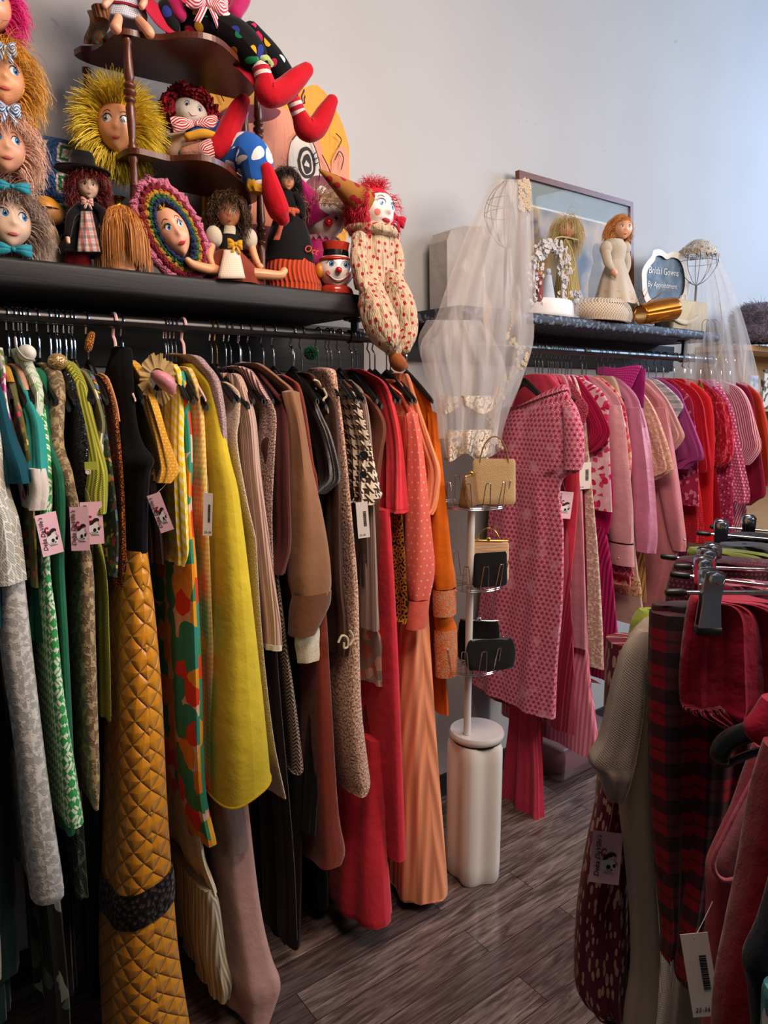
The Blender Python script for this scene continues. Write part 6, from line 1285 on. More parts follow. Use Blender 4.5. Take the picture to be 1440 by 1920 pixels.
def wire_head(t, px, py, w, h, y, zbase, stem_px):
    c = PY(px, py, y); m = mpp(px, py, y); rx, rz = w * m, h * m; mb = MB(); prof = lambda f: math.sin(PI * min(1, f * 1.02)) ** .6 * (1 - .35 * max(0, f - .5)) if 0 < f < 1 else .05
    for q in np.linspace(0, PI, 6)[:-1]:
        pts = []
        for g in (1, -1):
            for f in (np.linspace(0.02, .98, 14) if g == 1 else np.linspace(.98, .02, 14)): pts.append(c + np.array([g * math.cos(q) * rx * prof(f), g * math.sin(q) * rx * prof(f), rz * (1 - 2 * f)]))
        mb.tube(pts, .0014, 6)
    for f in (.3, .48): mb.tube([c + np.array([math.cos(q) * rx * prof(f), math.sin(q) * rx * prof(f), rz * (1 - 2 * f)]) for q in np.linspace(0, 2 * PI, 30)], .0013, 6)
    mb.build('wire_cage', WIRE, t); mb = MB(); mb.tube([c + np.array([0, 0, -rz * .95]), (c[0], c[1], zbase + .004)], .0055, 8)
    for q in np.linspace(0, 2 * PI, 7)[:-1]: mb.tube([(c[0] + .055 * math.cos(q), c[1] + .055 * math.sin(q), zbase + .003), (c[0], c[1], zbase + .012)], .0025, 5)
    mb.build('stand', WIRE, t); return c
# white case behind the veil
t = thing('veil_case', 'tall pale rounded case standing behind the long veil', 'case', (PY(890, 600, 2.08)[0], 2.08, SB))
P = [(838, 640), (838, 450), (845, 432), (868, 424), (920, 425), (944, 432), (952, 450), (956, 640)]
mb = MB(); q = [PY(a, b, 2.05) for a, b in P]; q[0][2] = q[-1][2] = SB + .001; mb.prism(q, (0, .1, 0)); mb.build('case', cloth('#b5b0aa'), t, smooth=False)
# long veil on a wire head
t = thing('veil_stand', 'wire head draped with a long ivory veil at the near end of the bridal shelf', 'veil on stand', (PY(950, 590, 1.97)[0], 1.97, SB))
cw = wire_head(t, 950, 404, 42, 62, 1.985, SB, 948)
veil_sheet([(926, 992, 336, .0), (905, 992, 372, -.02), (882, 994, 420, -.05), (858, 996, 480, -.09), (836, 998, 540, -.12), (815, 1000, 600, -.14), (788, 1000, 645, -.15), (798, 984, 700, -.15), (812, 960, 760, -.15), (818, 945, 805, -.15), (826, 936, 850, -.15)], 1.93, .016, 4, ph=.5).build('veil', V1, t)
veil_sheet([(934, 996, 342, .02), (912, 1000, 400, -.01), (880, 1002, 480, -.05), (850, 1004, 560, -.08), (836, 1000, 640, -.09), (838, 985, 700, -.1), (850, 960, 770, -.1)], 1.945, .02, 5, ph=2.2).build('veil', V2, t)
veil_sheet([(800, 900, 600, -.17), (784, 930, 640, -.18), (796, 950, 700, -.18), (815, 940, 760, -.18), (822, 930, 830, -.18)], 1.93, .018, 3, ph=4.0, n=20).build('veil', V2, t)
veil_sheet([(818, 926, 742, -.165), (822, 928, 768, -.165)], 1.93, .01, 3, n=6, ph=.5).build('lace_band', FLACE, t); veil_sheet([(826, 928, 806, -.165), (832, 922, 858, -.165)], 1.93, .012, 3, n=8, ph=.5).build('lace_band', FLACE, t)
mb = MB()
for i in range(26): flower(mb, PY(984 + 9 * math.sin(i * 2.4), 338 + 2.2 * i, 1.885), .012)
for i in range(46):
    f = i / 45; a = 948 + 30 * math.sin(f * 5.0) + 18 * f; b = 628 + 118 * f; flower(mb, PY(a + random.uniform(-14, 12), b, 1.775 + random.uniform(-.004, .004)), random.uniform(.007, .0115))
for i in range(30):
    f = i / 29; flower(mb, PY(934 - 14 * math.sin(f * 4) - 3 * f + random.uniform(-6, 6), 735 + 105 * f, 1.77), .008)
for i in range(24): flower(mb, PY(956 - 4 * math.sin(i * .6), 470 + i * 7, 1.82 - .002 * i), .005)
for i in range(26): flower(mb, PY(842 + i * 3.6, 830 + 22 * math.sin(i * .25), 1.765), .0085)
mb.build('lace_flowers', CRM, t)
# framed picture leaning on the wall
t = thing('framed_picture', 'large framed painting under glass leaning on the wall behind the bride doll', 'picture', (PY(1090, 600, 2.13)[0], 2.13, SB))
A, B_ = PY(966, 322, 2.165), PY(1180, 380, 2.165); lean = .045
A[2] = B_[2] = (A[2] + B_[2]) / 2; bot = SB + .001
Fp = lambda x, z, o=0.0: np.array([A[0] + (B_[0] - A[0]) * x, 2.165 - lean * (1 - z) - o, bot + (A[2] - bot) * z])
fw_ = .024 / (B_[0] - A[0]); fz = .024 / (A[2] - bot); mb = MB()
for quad in (((0, 1 - fz), (1, 1 - fz), (1, 1), (0, 1)), ((0, 0), (1, 0), (1, fz), (0, fz)), ((0, fz), (fw_, fz), (fw_, 1 - fz), (0, 1 - fz)), ((1 - fw_, fz), (1, fz), (1, 1 - fz), (1 - fw_, 1 - fz))): mb.prism([Fp(x, z, 0) for x, z in quad], (0, -.022, 0))
mb.build('frame', MAT('walnut_frame', lambda: dict(color=mix(noise(node('Mapping', {0: objv(), 3: (4.0, 30.0, 30.0)}), 4.0, 3.0), '#4a2a1c', '#7d5038'), rough=.4)), t, smooth=False)
MB().prism([Fp(x, z, .004) for x, z in ((fw_, fz), (1 - fw_, fz), (1 - fw_, 1 - fz), (fw_, 1 - fz))], (0, -.003, 0)).build('mat_board', cloth('#6d7a78', p_stripe('#8a9490', '#5c6a6a', .014, .5, .4)), t, smooth=False)
MB().prism([Fp(x, z, .0075) for x, z in ((fw_ * 2.2, fz), (1 - fw_ * 2.2, fz), (1 - fw_ * 2.2, .80), (fw_ * 2.2, .80))], (0, -.002, 0)).build('mat_edge', MAT('mat_edge_white', col='#c9c4bb'), t, smooth=False)
def paint():
    v = objv(); w = warp(v, 6.0, .16); n = noise(w, 5.0, 4.0, .6); n2 = noise(w, 16.0, 3.0)
    return dict(color=mix(n2 * .5, ramp(n, [(.32, '#2e2a2c'), (.42, '#6d5540'), (.5, '#a08c6c'), (.57, '#c9a45c'), (.68, '#6f7d86')]), '#3a2c28'), rough=.5)
MB().prism([Fp(x, z, .0098) for x, z in ((fw_ * 2.6, fz), (1 - fw_ * 2.6, fz), (1 - fw_ * 2.6, .785), (fw_ * 2.6, .785))], (0, -.001, 0)).build('painting', MAT('old_painting', paint), t, smooth=False)
mb = MB()
for cx, cz, s, k in ((.42, .36, .11, 1.0), (.66, .40, .10, .9), (.8, .42, .08, .8)):
    mb.prism([Fp(cx + s * .42 * math.cos(a), cz + .17 * k + .09 * k * math.sin(a), .0112) for a in np.linspace(0, 2 * PI, 14, endpoint=False)], (0, -.0006, 0)); mb.prism([Fp(cx + x * s, cz + z * k, .0112) for x, z in ((-.35, .09), (.35, .09), (.8, -.05), (.95, -.3), (-.95, -.3), (-.8, -.05))], (0, -.0006, 0))
mb.build('painted_figures', MAT('figure_paint', lambda: dict(color=mix(noise(objv(), 30.0, 3.0), '#41464f', '#a08a66'))), t, smooth=False)
GLS = MAT('picture_glass', lambda: dict(color='#20242a', alpha=.07), rough=.03, spec=.5)
MB().prism([Fp(x, z, .0165) for x, z in ((fw_, fz), (1 - fw_, fz), (1 - fw_, 1 - fz), (fw_, 1 - fz))], (0, -.0015, 0)).build('glass', GLS, t, smooth=False)
# floral arch cake topper
t = thing('cake_topper', 'white floral arch wedding cake topper on a scalloped white base', 'cake topper', (PY(1032, 590, 1.93)[0], 1.93, SB)); y = 1.925
WCER = MAT('white_ceramic', col='#d6d4d4', rough=.35)
ploft([(990, 1072, 563), (986, 1075, 572), (986, 1076, 590), (988, 1074, 598)], y, .55, SB, amp=.03, k=10).build('base', WCER, t)
mb = MB(); arch = catmull([PY(a, b, y - .02) for a, b in ((1002, 566), (1000, 520), (1004, 488), (1018, 466), (1032, 462), (1046, 470), (1054, 500), (1056, 566))], 40); mb.tube(arch, .006, 6)
for p in arch:
    for q in range(6): flower(mb, p + np.array([random.uniform(-.026, .026), random.uniform(-.03, .012), random.uniform(-.018, .022)]), random.uniform(.007, .012), np.array([random.uniform(-.6, .6), -1, random.uniform(-.4, .6)]))
mb.build('flower_arch', cloth('#d9d6d8'), t)
mb = MB(); ploft([(1022, 1034, 516), (1020, 1036, 530), (1014, 1042, 566)], y - .01, .8, mb=mb); ploft([(1024, 1032, 504), (1023, 1033, 510), (1026, 1030, 516)], y - .01, .8, mb=mb); mb.build('bride_figure', cloth('#aebccb'), t)
mb = MB(); ploft([(1006, 1018, 520), (1005, 1019, 535), (1006, 1018, 566)], y - .03, .8, mb=mb); mb.build('groom_figure', cloth('#8a4a4a'), t); pball(1012, 512, 5, 6, y - .03).build('groom_head', SKIND, t)
# straw angel doll
t = thing('straw_doll', 'straw haired doll in a dried raffia dress behind the cake topper', 'doll', (PY(1062, 590, 2.0)[0], 2.0, SB)); y = 2.0
ploft([(1052, 1074, 452), (1048, 1078, 480), (1042, 1086, 530), (1036, 1094, 585)], y, .6, SB, amp=.06).build('dress', cloth('#b39a5c', p_pleat('#c2aa6a', 120.0, .6)), t)
H = Head(PY(1062, 432, y), 18 * mpp(1062, 432, y), 8, 0, 0, .84, .12); H.face(t, SKIND, 'brown', mouth=(6, 3, -36)); hair(t, H, hcol('#9a8450', '#d3c088'), 800, 2.6, out=.3, grav=1.5, curl=.03, r=.0008, k=10, jit=.1)
mb = MB(); mb.tube(catmull([PY(a, b, y - .05) for a, b in ((1040, 447), (1052, 444), (1066, 446), (1084, 450))], 12), .0028, 6); mb.tube(catmull([PY(a, b, y - .05) for a, b in ((1060, 448), (1072, 470), (1078, 500), (1070, 506), (1062, 480))], 20), .003, 6); mb.build('raffia_loop', cloth('#c9b684'), t)
# little white favour
mb = MB(); cc = PY(1080, 560, 1.92)
for i in range(40): flower(mb, cc + np.array([random.uniform(-.02, .02), random.uniform(-.02, .01), random.uniform(-.028, .026)]), .009, np.array([random.uniform(-.6, .6), -1, random.uniform(-.3, .8)]))
mb.lathe((cc[0], cc[1], SB + .001), [(.018, 0), (.02, .01), (.014, cc[2] - SB)], 14); single(mb, 'flower_favour', cloth('#c5c9d4'), 'small white frilly flower favour between the topper and the bride doll', 'ornament')
# bride doll
t = thing('bride_doll', 'strawberry blond doll standing in a long cream bridal dress', 'doll', (PY(1156, 600, 1.95)[0], 1.95, SB)); y = 1.95
IV = cloth('#d6c9b6', thin=.1)
ploft([(1138, 1168, 450), (1132, 1174, 462), (1138, 1172, 480), (1140, 1170, 490)], y, .7).build('bodice', IV, t)
ploft([(1140, 1170, 488), (1130, 1178, 515), (1122, 1188, 545), (1116, 1196, 572)], y, .75, amp=.07, k=9, seg=54).build('skirt', IV, t); 
for k_, (l, r_, b) in enumerate(((1121, 1189, 550), (1118.5, 1193, 562))): ploft([(l, r_, b), (l - .5, r_ + .8, b + 4)], y, .76, n=4, amp=.07, k=9, seg=54).build('tuck_band', cloth('#c9bba6'), t)
for g in (-1, 1): ptube([(1156 + g * 7, 568, 7, -.01), (1156 + g * 7, 590, 6, -.01), (1157 + g * 8, 601, 6, -.02)], y).build('leg', cloth('#d8d0c4'), t)
pball(1136, 466, 12, 14, y - .01, 11).build('puff_sleeve', IV, t); pball(1172, 466, 11, 13, y + .0, 11).build('puff_sleeve', IV, t)
ptube([(1136, 474, 9, -.015), (1140, 492, 8, -.03), (1146, 502, 6, -.045)], y).build('sleeve', IV, t); ptube([(1148, 504, 5, -.045), (1152, 512, 6, -.05), (1154, 518, 3, -.05)], y).build('hand', SKINP, t)
ptube([(1173, 474, 8, 0), (1176, 496, 7, -.015), (1174, 510, 5, -.02)], y).build('sleeve', IV, t)
ploft([(1142, 1168, 476), (1141, 1169, 481)], y - .002, .72, n=4).build('belt', cloth('#9a8a7a'), t)
H = Head(PY(1167, 430, y), 20 * mpp(1167, 430, y), 22, 2, 2, .82, .15); H.face(t, SKINP, 'brown', (0, 0), LIPP, mouth=(6, 3, -36), eyes=(11, 8))
hair(t, H, hcol('#b8672c', '#dba05a'), 1300, 1.5, out=.45, grav=.8, comb=(-.4, -.35, .2), curl=.07, cf=1.3, r=.0009, k=10, jit=.14)
# netted basket
t = thing('netted_basket', 'low cream basket wrapped in diamond netting at the shelf edge', 'basket', (PY(1128, 600, 1.9)[0], 1.9, SB)); y = 1.895
ploft([(1088, 1170, 572), (1082, 1178, 584), (1086, 1174, 604)], y, .5, SB).build('basket', cloth('#b39a80', p_rib('#cdb69c', 200.0, .85)), t)
ploft([(1092, 1168, 563), (1078, 1180, 572), (1076, 1184, 590), (1082, 1180, 612)], y - .004, .56, SB, amp=.02, k=7).build('netting', cloth('#d6c4ae', lambda: (lambda u, v: dict(color='#e0d2be', alpha=mx(mx(lt(absx(frac((u + v) / .014) - .5), .1), lt(absx(frac((u - v) / .014) - .5), .1)), .06)))(*uvxy())), t)
# copper cut-out vase
t = thing('copper_horn', 'curled copper coloured metal horn with ragged leaf cut-outs lying on its side', 'ornament', (PY(1228, 600, 1.9)[0], 1.9, SB))
COPPER = MAT('copper_metal', lambda: dict(color=mix(noise(objv(), 20.0, 3.0), '#9a5616', '#c98228'), rough=.35), metal=.75)
y = 1.9; a, b = PY(1200, 590, y + .03), PY(1264, 566, y - .02); a[2] = SB + .055; b[2] = SB + .09; d = b - a; d /= np.linalg.norm(d); n1 = np.cross(d, [0, 0, 1.0]); n1 /= np.linalg.norm(n1); n2 = np.cross(n1, d); G_ = []; L = np.linalg.norm(b - a)
for i in range(20):
    f = i / 19; rr = .042 + .006 * math.sin(PI * f) + .008 * f; G_.append([a + d * L * f + n1 * rr * math.cos(q) + n2 * rr * math.sin(q) for q in np.linspace(0, 2 * PI, 30)])
mb = MB(); mb.grid(G_); mb.build('horn', COPPER, t, solid=.0015)
mb = MB()
for (x0_, y0_, x1, y1, w) in ((1190, 575, 1210, 540, 3), (1200, 570, 1216, 542, 4), (1206, 556, 1196, 544, 3), (1216, 566, 1262, 538, 4), (1226, 560, 1250, 545, 4), (1230, 600, 1268, 592, 4), (1220, 606, 1262, 604, 4), (1240, 596, 1266, 580, 3), (1200, 608, 1230, 612, 3), (1184, 600, 1192, 580, 4)):
    mb.tube(catmull([PY(x0_, y0_, y - .03), PY((x0_ + x1) / 2 + 2, (y0_ + y1) / 2 - 3, y - .045), PY(x1, y1, y - .04)], 8), [w * .0012 * (1 - .8 * q / 7) + .0006 for q in range(8)], 6, flat=.4)
mb.build('leaf_spikes', COPPER, t)
# chalk sign
t = thing('chalkboard_sign', 'scalloped cream framed chalkboard sign with white handwriting about bridal gowns', 'sign', (PY(1250, 590, 2.06)[0], 2.06, SB)); y = 2.06
out_ = [(1204, 530), (1204, 508), (1212, 492), (1222, 480), (1226, 469), (1238, 468), (1250, 476), (1262, 472), (1276, 475), (1284, 484), (1290, 500), (1293, 520), (1292, 545), (1284, 566), (1268, 580), (1240, 584), (1216, 572), (1206, 552)]
cxs, cys = 1249, 526; inn = [(cxs + (a - cxs) * .8, cys + (b - cys) * .8) for a, b in out_]
Po = catmull(out_ + [out_[0]], 72)[:-1]; Pi = catmull(inn + [inn[0]], 72)[:-1]
sgn = lambda a, b, o: PY(a, b, y - o)
mb = MB(); R0 = [sgn(a, b, .0) for a, b in Po]; R1 = [sgn(a, b, .022) for a, b in Po]; R2 = [sgn(a, b, .022) for a, b in Pi]; R3 = [sgn(a, b, .008) for a, b in Pi]
mb.rings([R0, R1]); mb.rings([R1, R2]); mb.rings([R2, R3]); mb.prism(R0, (0, -.004, 0)); mb.build('frame', MAT('cream_frame', lambda: dict(color=mix(noise(objv(), 40.0), '#cfc3b2', '#ded6c8'), rough=.5)), t, smooth=False)
MB().prism([sgn(a, b, .006) for a, b in catmull([(cxs + (a - cxs) * .84, cys + (b - cys) * .84) for a, b in out_] + [(cxs + (out_[0][0] - cxs) * .84, cys + (out_[0][1] - cys) * .84)], 72)[:-1]], (0, -.004, 0)).build('chalkboard', MAT('slate', lambda: dict(color=mix(sst(noise(objv(), 14.0, 3.0), .4, .7), '#56697a', '#71869a'), rough=.7)), t, smooth=False)
zb = SB - min(q[2] for q in R0)
if zb < 0: MB().box(((R0[0][0] + R0[30][0]) / 2, y - .008, (SB + min(q[2] for q in R0)) / 2 + .004), (.05, .012, -zb + .008)).build('foot', WIRE, t)
CHK = MAT('chalk', col='#e2e4e6', rough=.9); o = sgn(1216, 512, .0125); e = sgn(1283, 520, .0125) - o; ww = np.linalg.norm(e); e /= ww
text_mesh('Bridal Gowns', ww * .15, CHK, 'lettering', t, o, e, np.array([0, 0, 1.0]), np.array([0, -1, 0]), shear=.1, fat=-.0003)
o = sgn(1214, 537, .0125); text_mesh('By Appointment', ww * .122, CHK, 'lettering', t, o, e, np.array([0, 0, 1.0]), np.array([0, -1, 0]), shear=.1, fat=-.0003)
# second wire head with lace cap and veil
t = thing('veil_stand', 'wire head with lace cap and white veil at the far end of the bridal shelf', 'veil on stand', (PY(1310, 600, 2.0)[0], 2.0, SB))
c = wire_head(t, 1308, 494, 36, 42, 2.0, SB, 1308); m = mpp(1308, 494, 2.0)
mb = MB(); mb.rings([[c + np.array([(37 * m * math.sin(e_)) * math.cos(q) + .002, (37 * m * math.sin(e_)) * math.sin(q), 45 * m * math.cos(e_) - .004 + .0]) for q in np.linspace(0, 2 * PI, 40, endpoint=False)] for e_ in np.linspace(.05, 1.25, 10)]); mb.build('lace_cap', cloth('#c9c2b6', p_lace('#d0c9bd', 80.0, bgalpha=.3)), t)
mb = MB()
for i in range(60):
    q = random.uniform(0, 2 * PI); e_ = random.uniform(.9, 1.3); flower(mb, c + np.array([37.5 * m * math.sin(e_) * math.cos(q), 37.5 * m * math.sin(e_) * math.sin(q), 45 * m * math.cos(e_) - .003]), .009)
mb.build('cap_flowers', CRM, t)
V3 = VEIL('tulle_cool', .16, .5)
veil_sheet([(1300, 1346, 478, .0), (1296, 1366, 520, -.03), (1290, 1384, 570, -.06), (1284, 1402, 630, -.1), (1280, 1418, 690, -.12), (1284, 1430, 740, -.13)], 1.98, .014, 4, ph=1.0).build('veil', V3, t)
veil_sheet([(1322, 1348, 486, .0), (1330, 1374, 540, -.02), (1336, 1398, 610, -.05), (1340, 1416, 680, -.08), (1350, 1424, 735, -.1)], 1.96, .016, 3, ph=3.0).build('veil', V3, t)
mb = MB(); mb.tube(catmull([PY(a, b, 1.875) for a, b in ((1338, 506), (1348, 552), (1352, 590), (1356, 640), (1350, 672), (1338, 692))], 30), .0008, 5)
for i in range(40):
    f = i / 39; a = 1350 + 6 * math.sin(f * 3) - 14 * max(0, f - .6) * 2; flower(mb, PY(a, 568 + 120 * f, 1.87), .0045)
mb.build('beaded_trim', CRM, t)
# woven clutch
t = thing('woven_clutch', 'cream woven straw clutch bag with a folded flap', 'bag', (PY(1282, 610, 1.93)[0], 1.93, SB)); y = 1.93
STRAW = cloth('#bfae8c', p_zig('#8f7f60', '#d3c4a2', .008, .01, .016))
mb = MB(); x0_, x1 = PY(1250, 600, y)[0], PY(1317, 600, y)[0]; zt = PY(1290, 565, y)[2]; mb.box(((x0_ + x1) / 2, y, (SB + zt) / 2 + .001), (x1 - x0_, .06, zt - SB), bev=.01); mb.build('body', STRAW, t)
MB().grid([[PY(1262 + 48 * s, 590 + 10 * math.sin(PI * s) + 9 * q, y - .034 - .004 * q) for s in np.linspace(0, 1, 10)] for q in (0, .5, 1)]).build('flap', cloth('#c9bda4'), t, solid=.004)
mb = MB(); mb.tube(catmull([PY(a, b, y - .01) for a, b in ((1274, 566), (1276, 556), (1284, 553), (1285, 562), (1280, 567))], 16), .0022, 6); mb.build('loop', cloth('#c9bda4'), t)
t = thing('wire_holder', 'small empty wire holder at the far corner of the bridal shelf', 'wire holder', (PY(1328, 625, 1.9)[0], 1.9, SB)); mb = MB()
for a in (0, 8, 16): mb.tube(catmull([PY(1316 + a, 624, 1.9)] + [PY(1316 + a + d, e, 1.9) for d, e in ((1, 605), (8, 599), (16, 606), (18, 626))], 16), .0016, 5)
V = np.array(mb.v); k = V[:, 2] < SB + .002; mb.v = [(x, yy, max(z, SB + .0015)) for x, yy, z in mb.v]; mb.build('wire_loops', WIRE, t)
# ================================================================ white drum with the purse stand
bz = PZ(895, 1640, FLZ); DX, DY = float(bz[0]), float(bz[1]) + .02
dd = depth((DX, DY, .3)); R_ = 49 * dd / F; zl = PD(890, 1366, dd)[2]
t = thing('white_drum', 'glossy white lobed drum pedestal with a round lid carrying the purse stand', 'pedestal', (DX, DY, FLZ))
GLOSS = MAT('glossy_white', lambda: dict(color=mix(noise(objv(), 5.0), '#d8d2ca', '#e2ddd6'), rough=.22), spec=.5, coat=.3)
def lob(r, z, a=.11): return [(DX + r * (1 + a * math.cos(5 * q + .4)) * math.cos(q), DY + r * (1 + a * math.cos(5 * q + .4)) * math.sin(q), z) for q in np.linspace(0, 2 * PI, 90, endpoint=False)]
MB().rings([lob(R_ * .9, FLZ + .002), lob(R_ * .98, FLZ + .02), lob(R_, FLZ + .08), lob(R_, zl - .1), lob(R_ * .99, zl - .05), lob(R_ * .93, zl - .034)], cap=True).build('drum', GLOSS, t)
MB().lathe((DX, DY, zl), [(R_ * .95, -.036), (R_ * .95, -.026)], 48).build('dark_gap_ring', BLACKP, t)  # black ring put in for the dark gap under the lid
MB().lathe((DX, DY, zl), [(R_ * .98, -.027), (R_ * 1.04, -.022), (R_ * 1.05, -.008), (R_ * 1.0, 0), (.002, .001)], 60).build('lid', MAT('lid_grey', col='#c4bdb8', rough=.25, spec=.5), t)
t = thing('purse_stand', 'white pole rack with wire baskets of purses standing on the drum', 'display rack', (DX - .035, DY, zl)); PXc, PYc = DX - .058, DY - .01
ztop = PY(852, 900, PYc)[2]
MB().lathe((PXc, PYc, zl), [(.013, .0015), (.013, ztop - zl), (.002, ztop - zl + .004)], 18).build('pole', MAT('white_pole', col='#cfc7c0', rough=.35), t); mb = MB()
BZ = [PY(880, 957, PYc - .08)[2], PY(880, 1110, PYc - .08)[2], PY(880, 1266, PYc - .08)[2]]; br = .115
for z in BZ:
    mb = MB(); mb.tube([(PXc + br * math.cos(q), PYc + br * math.sin(q), z) for q in np.linspace(0, 2 * PI, 60)], .0019, 6); mb.tube([(PXc + br * 1.0 * math.cos(q), PYc + br * math.sin(q), z + .006) for q in np.linspace(0, 2 * PI, 60)], .0014, 6); mb.tube([(PXc + .02 * math.cos(q), PYc + .02 * math.sin(q), z) for q in np.linspace(0, 2 * PI, 20)], .002, 6)
    for q in np.linspace(0, 2 * PI, 13)[:-1]:
        mb.tube([(PXc + .018 * math.cos(q), PYc + .018 * math.sin(q), z), (PXc + br * math.cos(q), PYc + br * math.sin(q), z)], .0013, 5)
        a, b = q + .05, q + .30; f = lambda an, k, h: (PXc + br * k * math.cos(an), PYc + br * k * math.sin(an), z + h)
        mb.tube([f(a, 1, 0), f(a + .06, 1.12, .085), f(a + .07, 1.125, .088), f(b - .07, 1.125, .088), f(b - .06, 1.12, .085), f(b, 1, 0)], .0016, 6)
    mb.build('wire_basket', CHROME, t)
def purse(label, cx, cy, z, w, d, h, rot, mat, handle=None, hmat=None, frame=None, soft_=.0, taper=.72):
    t = thing('purse', label, 'purse', (cx, cy, z)); ca, sa = math.cos(rot), math.sin(rot); L = lambda x, y, zz: (cx + x * ca - y * sa, cy + x * sa + y * ca, z + zz); n = 40; rings = []
    for f in np.linspace(0, 1, 14):
        hw = w / 2 * (1 - .05 * f + soft_ * math.sin(PI * f)) * (.93 if f in (0., 1.) else 1); hd = d / 2 * (1 - (1 - taper * .35) * f) * (.85 if f in (0., 1.) else 1)
        rings.append([L(hw * math.copysign(abs(math.cos(q)) ** .35, math.cos(q)), hd * math.copysign(abs(math.sin(q)) ** .5, math.sin(q)), h * f + soft_ * .02 * math.sin(5 * q + 4 * f)) for q in np.linspace(0, 2 * PI, n, endpoint=False)])
    MB().rings(rings, cap=True).build('body', mat, t)
    if handle:
        hh, hwid, wd = handle; G_ = []
        for q in np.linspace(0, PI, 22): G_.append([L(hwid * math.cos(q), s, h * .55 + (hh + h * .45) * math.sin(q) ** .8) for s in (-wd, 0, wd)])
        MB().grid(G_).build('handle', hmat or mat, t, solid=.004)
    if frame: MB().tube([L(x, y_, h + .002) for x, y_ in ((-w * .46, 0), (-w * .3, -d * .1), (w * .3, -d * .1), (w * .46, 0))], .004, 8).build('frame', frame, t); MB().ball(L(0, -d * .1, h + .008), .008, 12, 8).build('clasp', frame, t)
    return t
TANW = cloth('#b0936a', p_tweed('#a5885e', '#c2a67c', sc=500.0, st=.6)); GOLDP = cloth('#c9a27c', p_dots('#a87c58', '#e6c8a4', .005, .36)); BLKF = cloth('#0c0b0d', sheen=.3)
purse('beige woven handbag with a tall hoop handle in the top basket', PXc + .052, PYc - .05, BZ[0] + .008, .15, .07, .15, -.75, TANW, (.075, .05, .011), cloth('#8f6a3c', rough=.45))
purse('brown and gold evening purse beside the beige handbag', PXc - .05, PYc - .04, BZ[0] + .008, .12, .05, .1, .5, cloth('#7d5a34', rough=.4), frame=GOLDM)
purse('rhinestone gold purse with metal frame in the middle basket', PXc + .055, PYc - .03, BZ[1] + .008, .145, .06, .14, -.75, GOLDP, (.045, .045, .003), GOLDM, frame=GOLDM)
purse('plain black clutch in the middle basket', PXc + .01, PYc - .085, BZ[1] + .008, .125, .03, .115, -.35, BLKF)
purse('black satin purse with a silver frame and clasp in the bottom basket', PXc + .048, PYc + .0, BZ[2] + .008, .145, .06, .14, -.8, BLKF, frame=CHROME, soft_=.06)
purse('slouchy black velvet bag spilling out of the bottom basket', PXc + .02, PYc - .085, BZ[2] + .008, .16, .06, .1, -.5, VELVET, soft_=.14)
# ================================================================ rack of clips close to the camera, clothes seen from the side
def fpanel(rows, d, th=.035, seg=60, n=40, k=6, amp=(.002, .01), ph=0.0, mb=None, tilt=0.0):
    """rows of (left px, right px, py[, depth offset]): cloth hanging across the view at distance d"""
    Q = catmull([(r[0], r[1], r[2], r[3] if len(r) > 3 else 0.0) for r in rows], n); mb = mb or MB(); rings = []; FH = np.array([FW[0], FW[1], 0]); FH /= np.linalg.norm(FH)
    for i, (a, b, py, do) in enumerate(Q):
        f = i / (n - 1); A = PD(a, py, d + do); B = PD(b, py, d + do); c = (A + B) / 2; hw = max(.002, np.dot(B - A, RT) / 2); am = amp[0] + (amp[1] - amp[0]) * f; ring = []
        for j in range(seg):
            q = 2 * PI * j / seg; cx, sx = math.cos(q), math.sin(q); w = am * (math.sin(k * q + ph + 1.2 * f) + .5 * math.sin((2 * k + 1) * q + 2 * ph))
            ring.append(c + RT * hw * cx + FH * (min(th, hw) * math.copysign(abs(sx) ** .7, sx) + w * abs(sx) + tilt * hw * cx))
        rings.append(ring)
    c0 = np.mean(rings[0], axis=0); return mb.rings([[c0 + (p - c0) * .12 for p in rings[0]]] + rings)
def fr_thing(name, label, cat, px, py, d, group=None): return thing(name, label, cat, PD(px, py, d), group)
def clip_hanger(pts, clips, d, label, r=.0034):
    """bar given by (px, py, depth) ends; clips at fractions along it"""
    A, B = [PD(*p) for p in pts]; t = thing('clip_hanger', label, 'hanger', A, 'chrome clip hangers on the near rack'); u = (B - A) / np.linalg.norm(B - A); L = np.linalg.norm(B - A)
    MB().tube([A, B], r, 10).build('bar', CHROME, t); MB().tube([A - u * .012, A - u * .008, A + u * .014, A + u * .02], [.004, .0062, .0066, .0045], 10).build('rubber_tip', BLACKP, t)
    for f in clips:
        c = A + u * L * f; K = 1.15; w = np.cross(u, [0, 0, 1.0]); w /= np.linalg.norm(w); Z = np.array([0, 0, 1.0])
        cl = MB()
        for g in (-1, 1):
            cl.rings([[c + u * x * ww * K + w * K * (g * (.006 + .010 * max(0, hh - .0) / .03 * .6) + .0012 * s) + Z * hh * K for x, s in ((-1, -1), (1, -1), (1, 1), (-1, 1))] for hh, ww in ((.032, .009), (.028, .0135), (.01, .0135), (-.012, .012), (-.05, .0155))], cap=True)
        cl.tube([c - u * .013 + Z * .006, c + u * .013 + Z * .006], .0075, 14)
        for g in (-1, 1): cl.lathe(c + w * g * .017 + Z * .026, [(.001, -.010), (.010, -.007), (.0125, 0), (.010, .007), (.001, .010)], 14)
        cl.build('clip', CHROME, t); MB().box(c + Z * -.06, (.040, .018, .016), rot=math.atan2(u[1], u[0]), bev=.003).build('clip_pad', BLACKP, t)
    return t
CREAMK = cloth('#b5a393', p_rib('#b9a898', 900.0, .9))
PLUM = cloth('#5a1a2c', p_specks('#5c1a2e', '#b08a74')); 
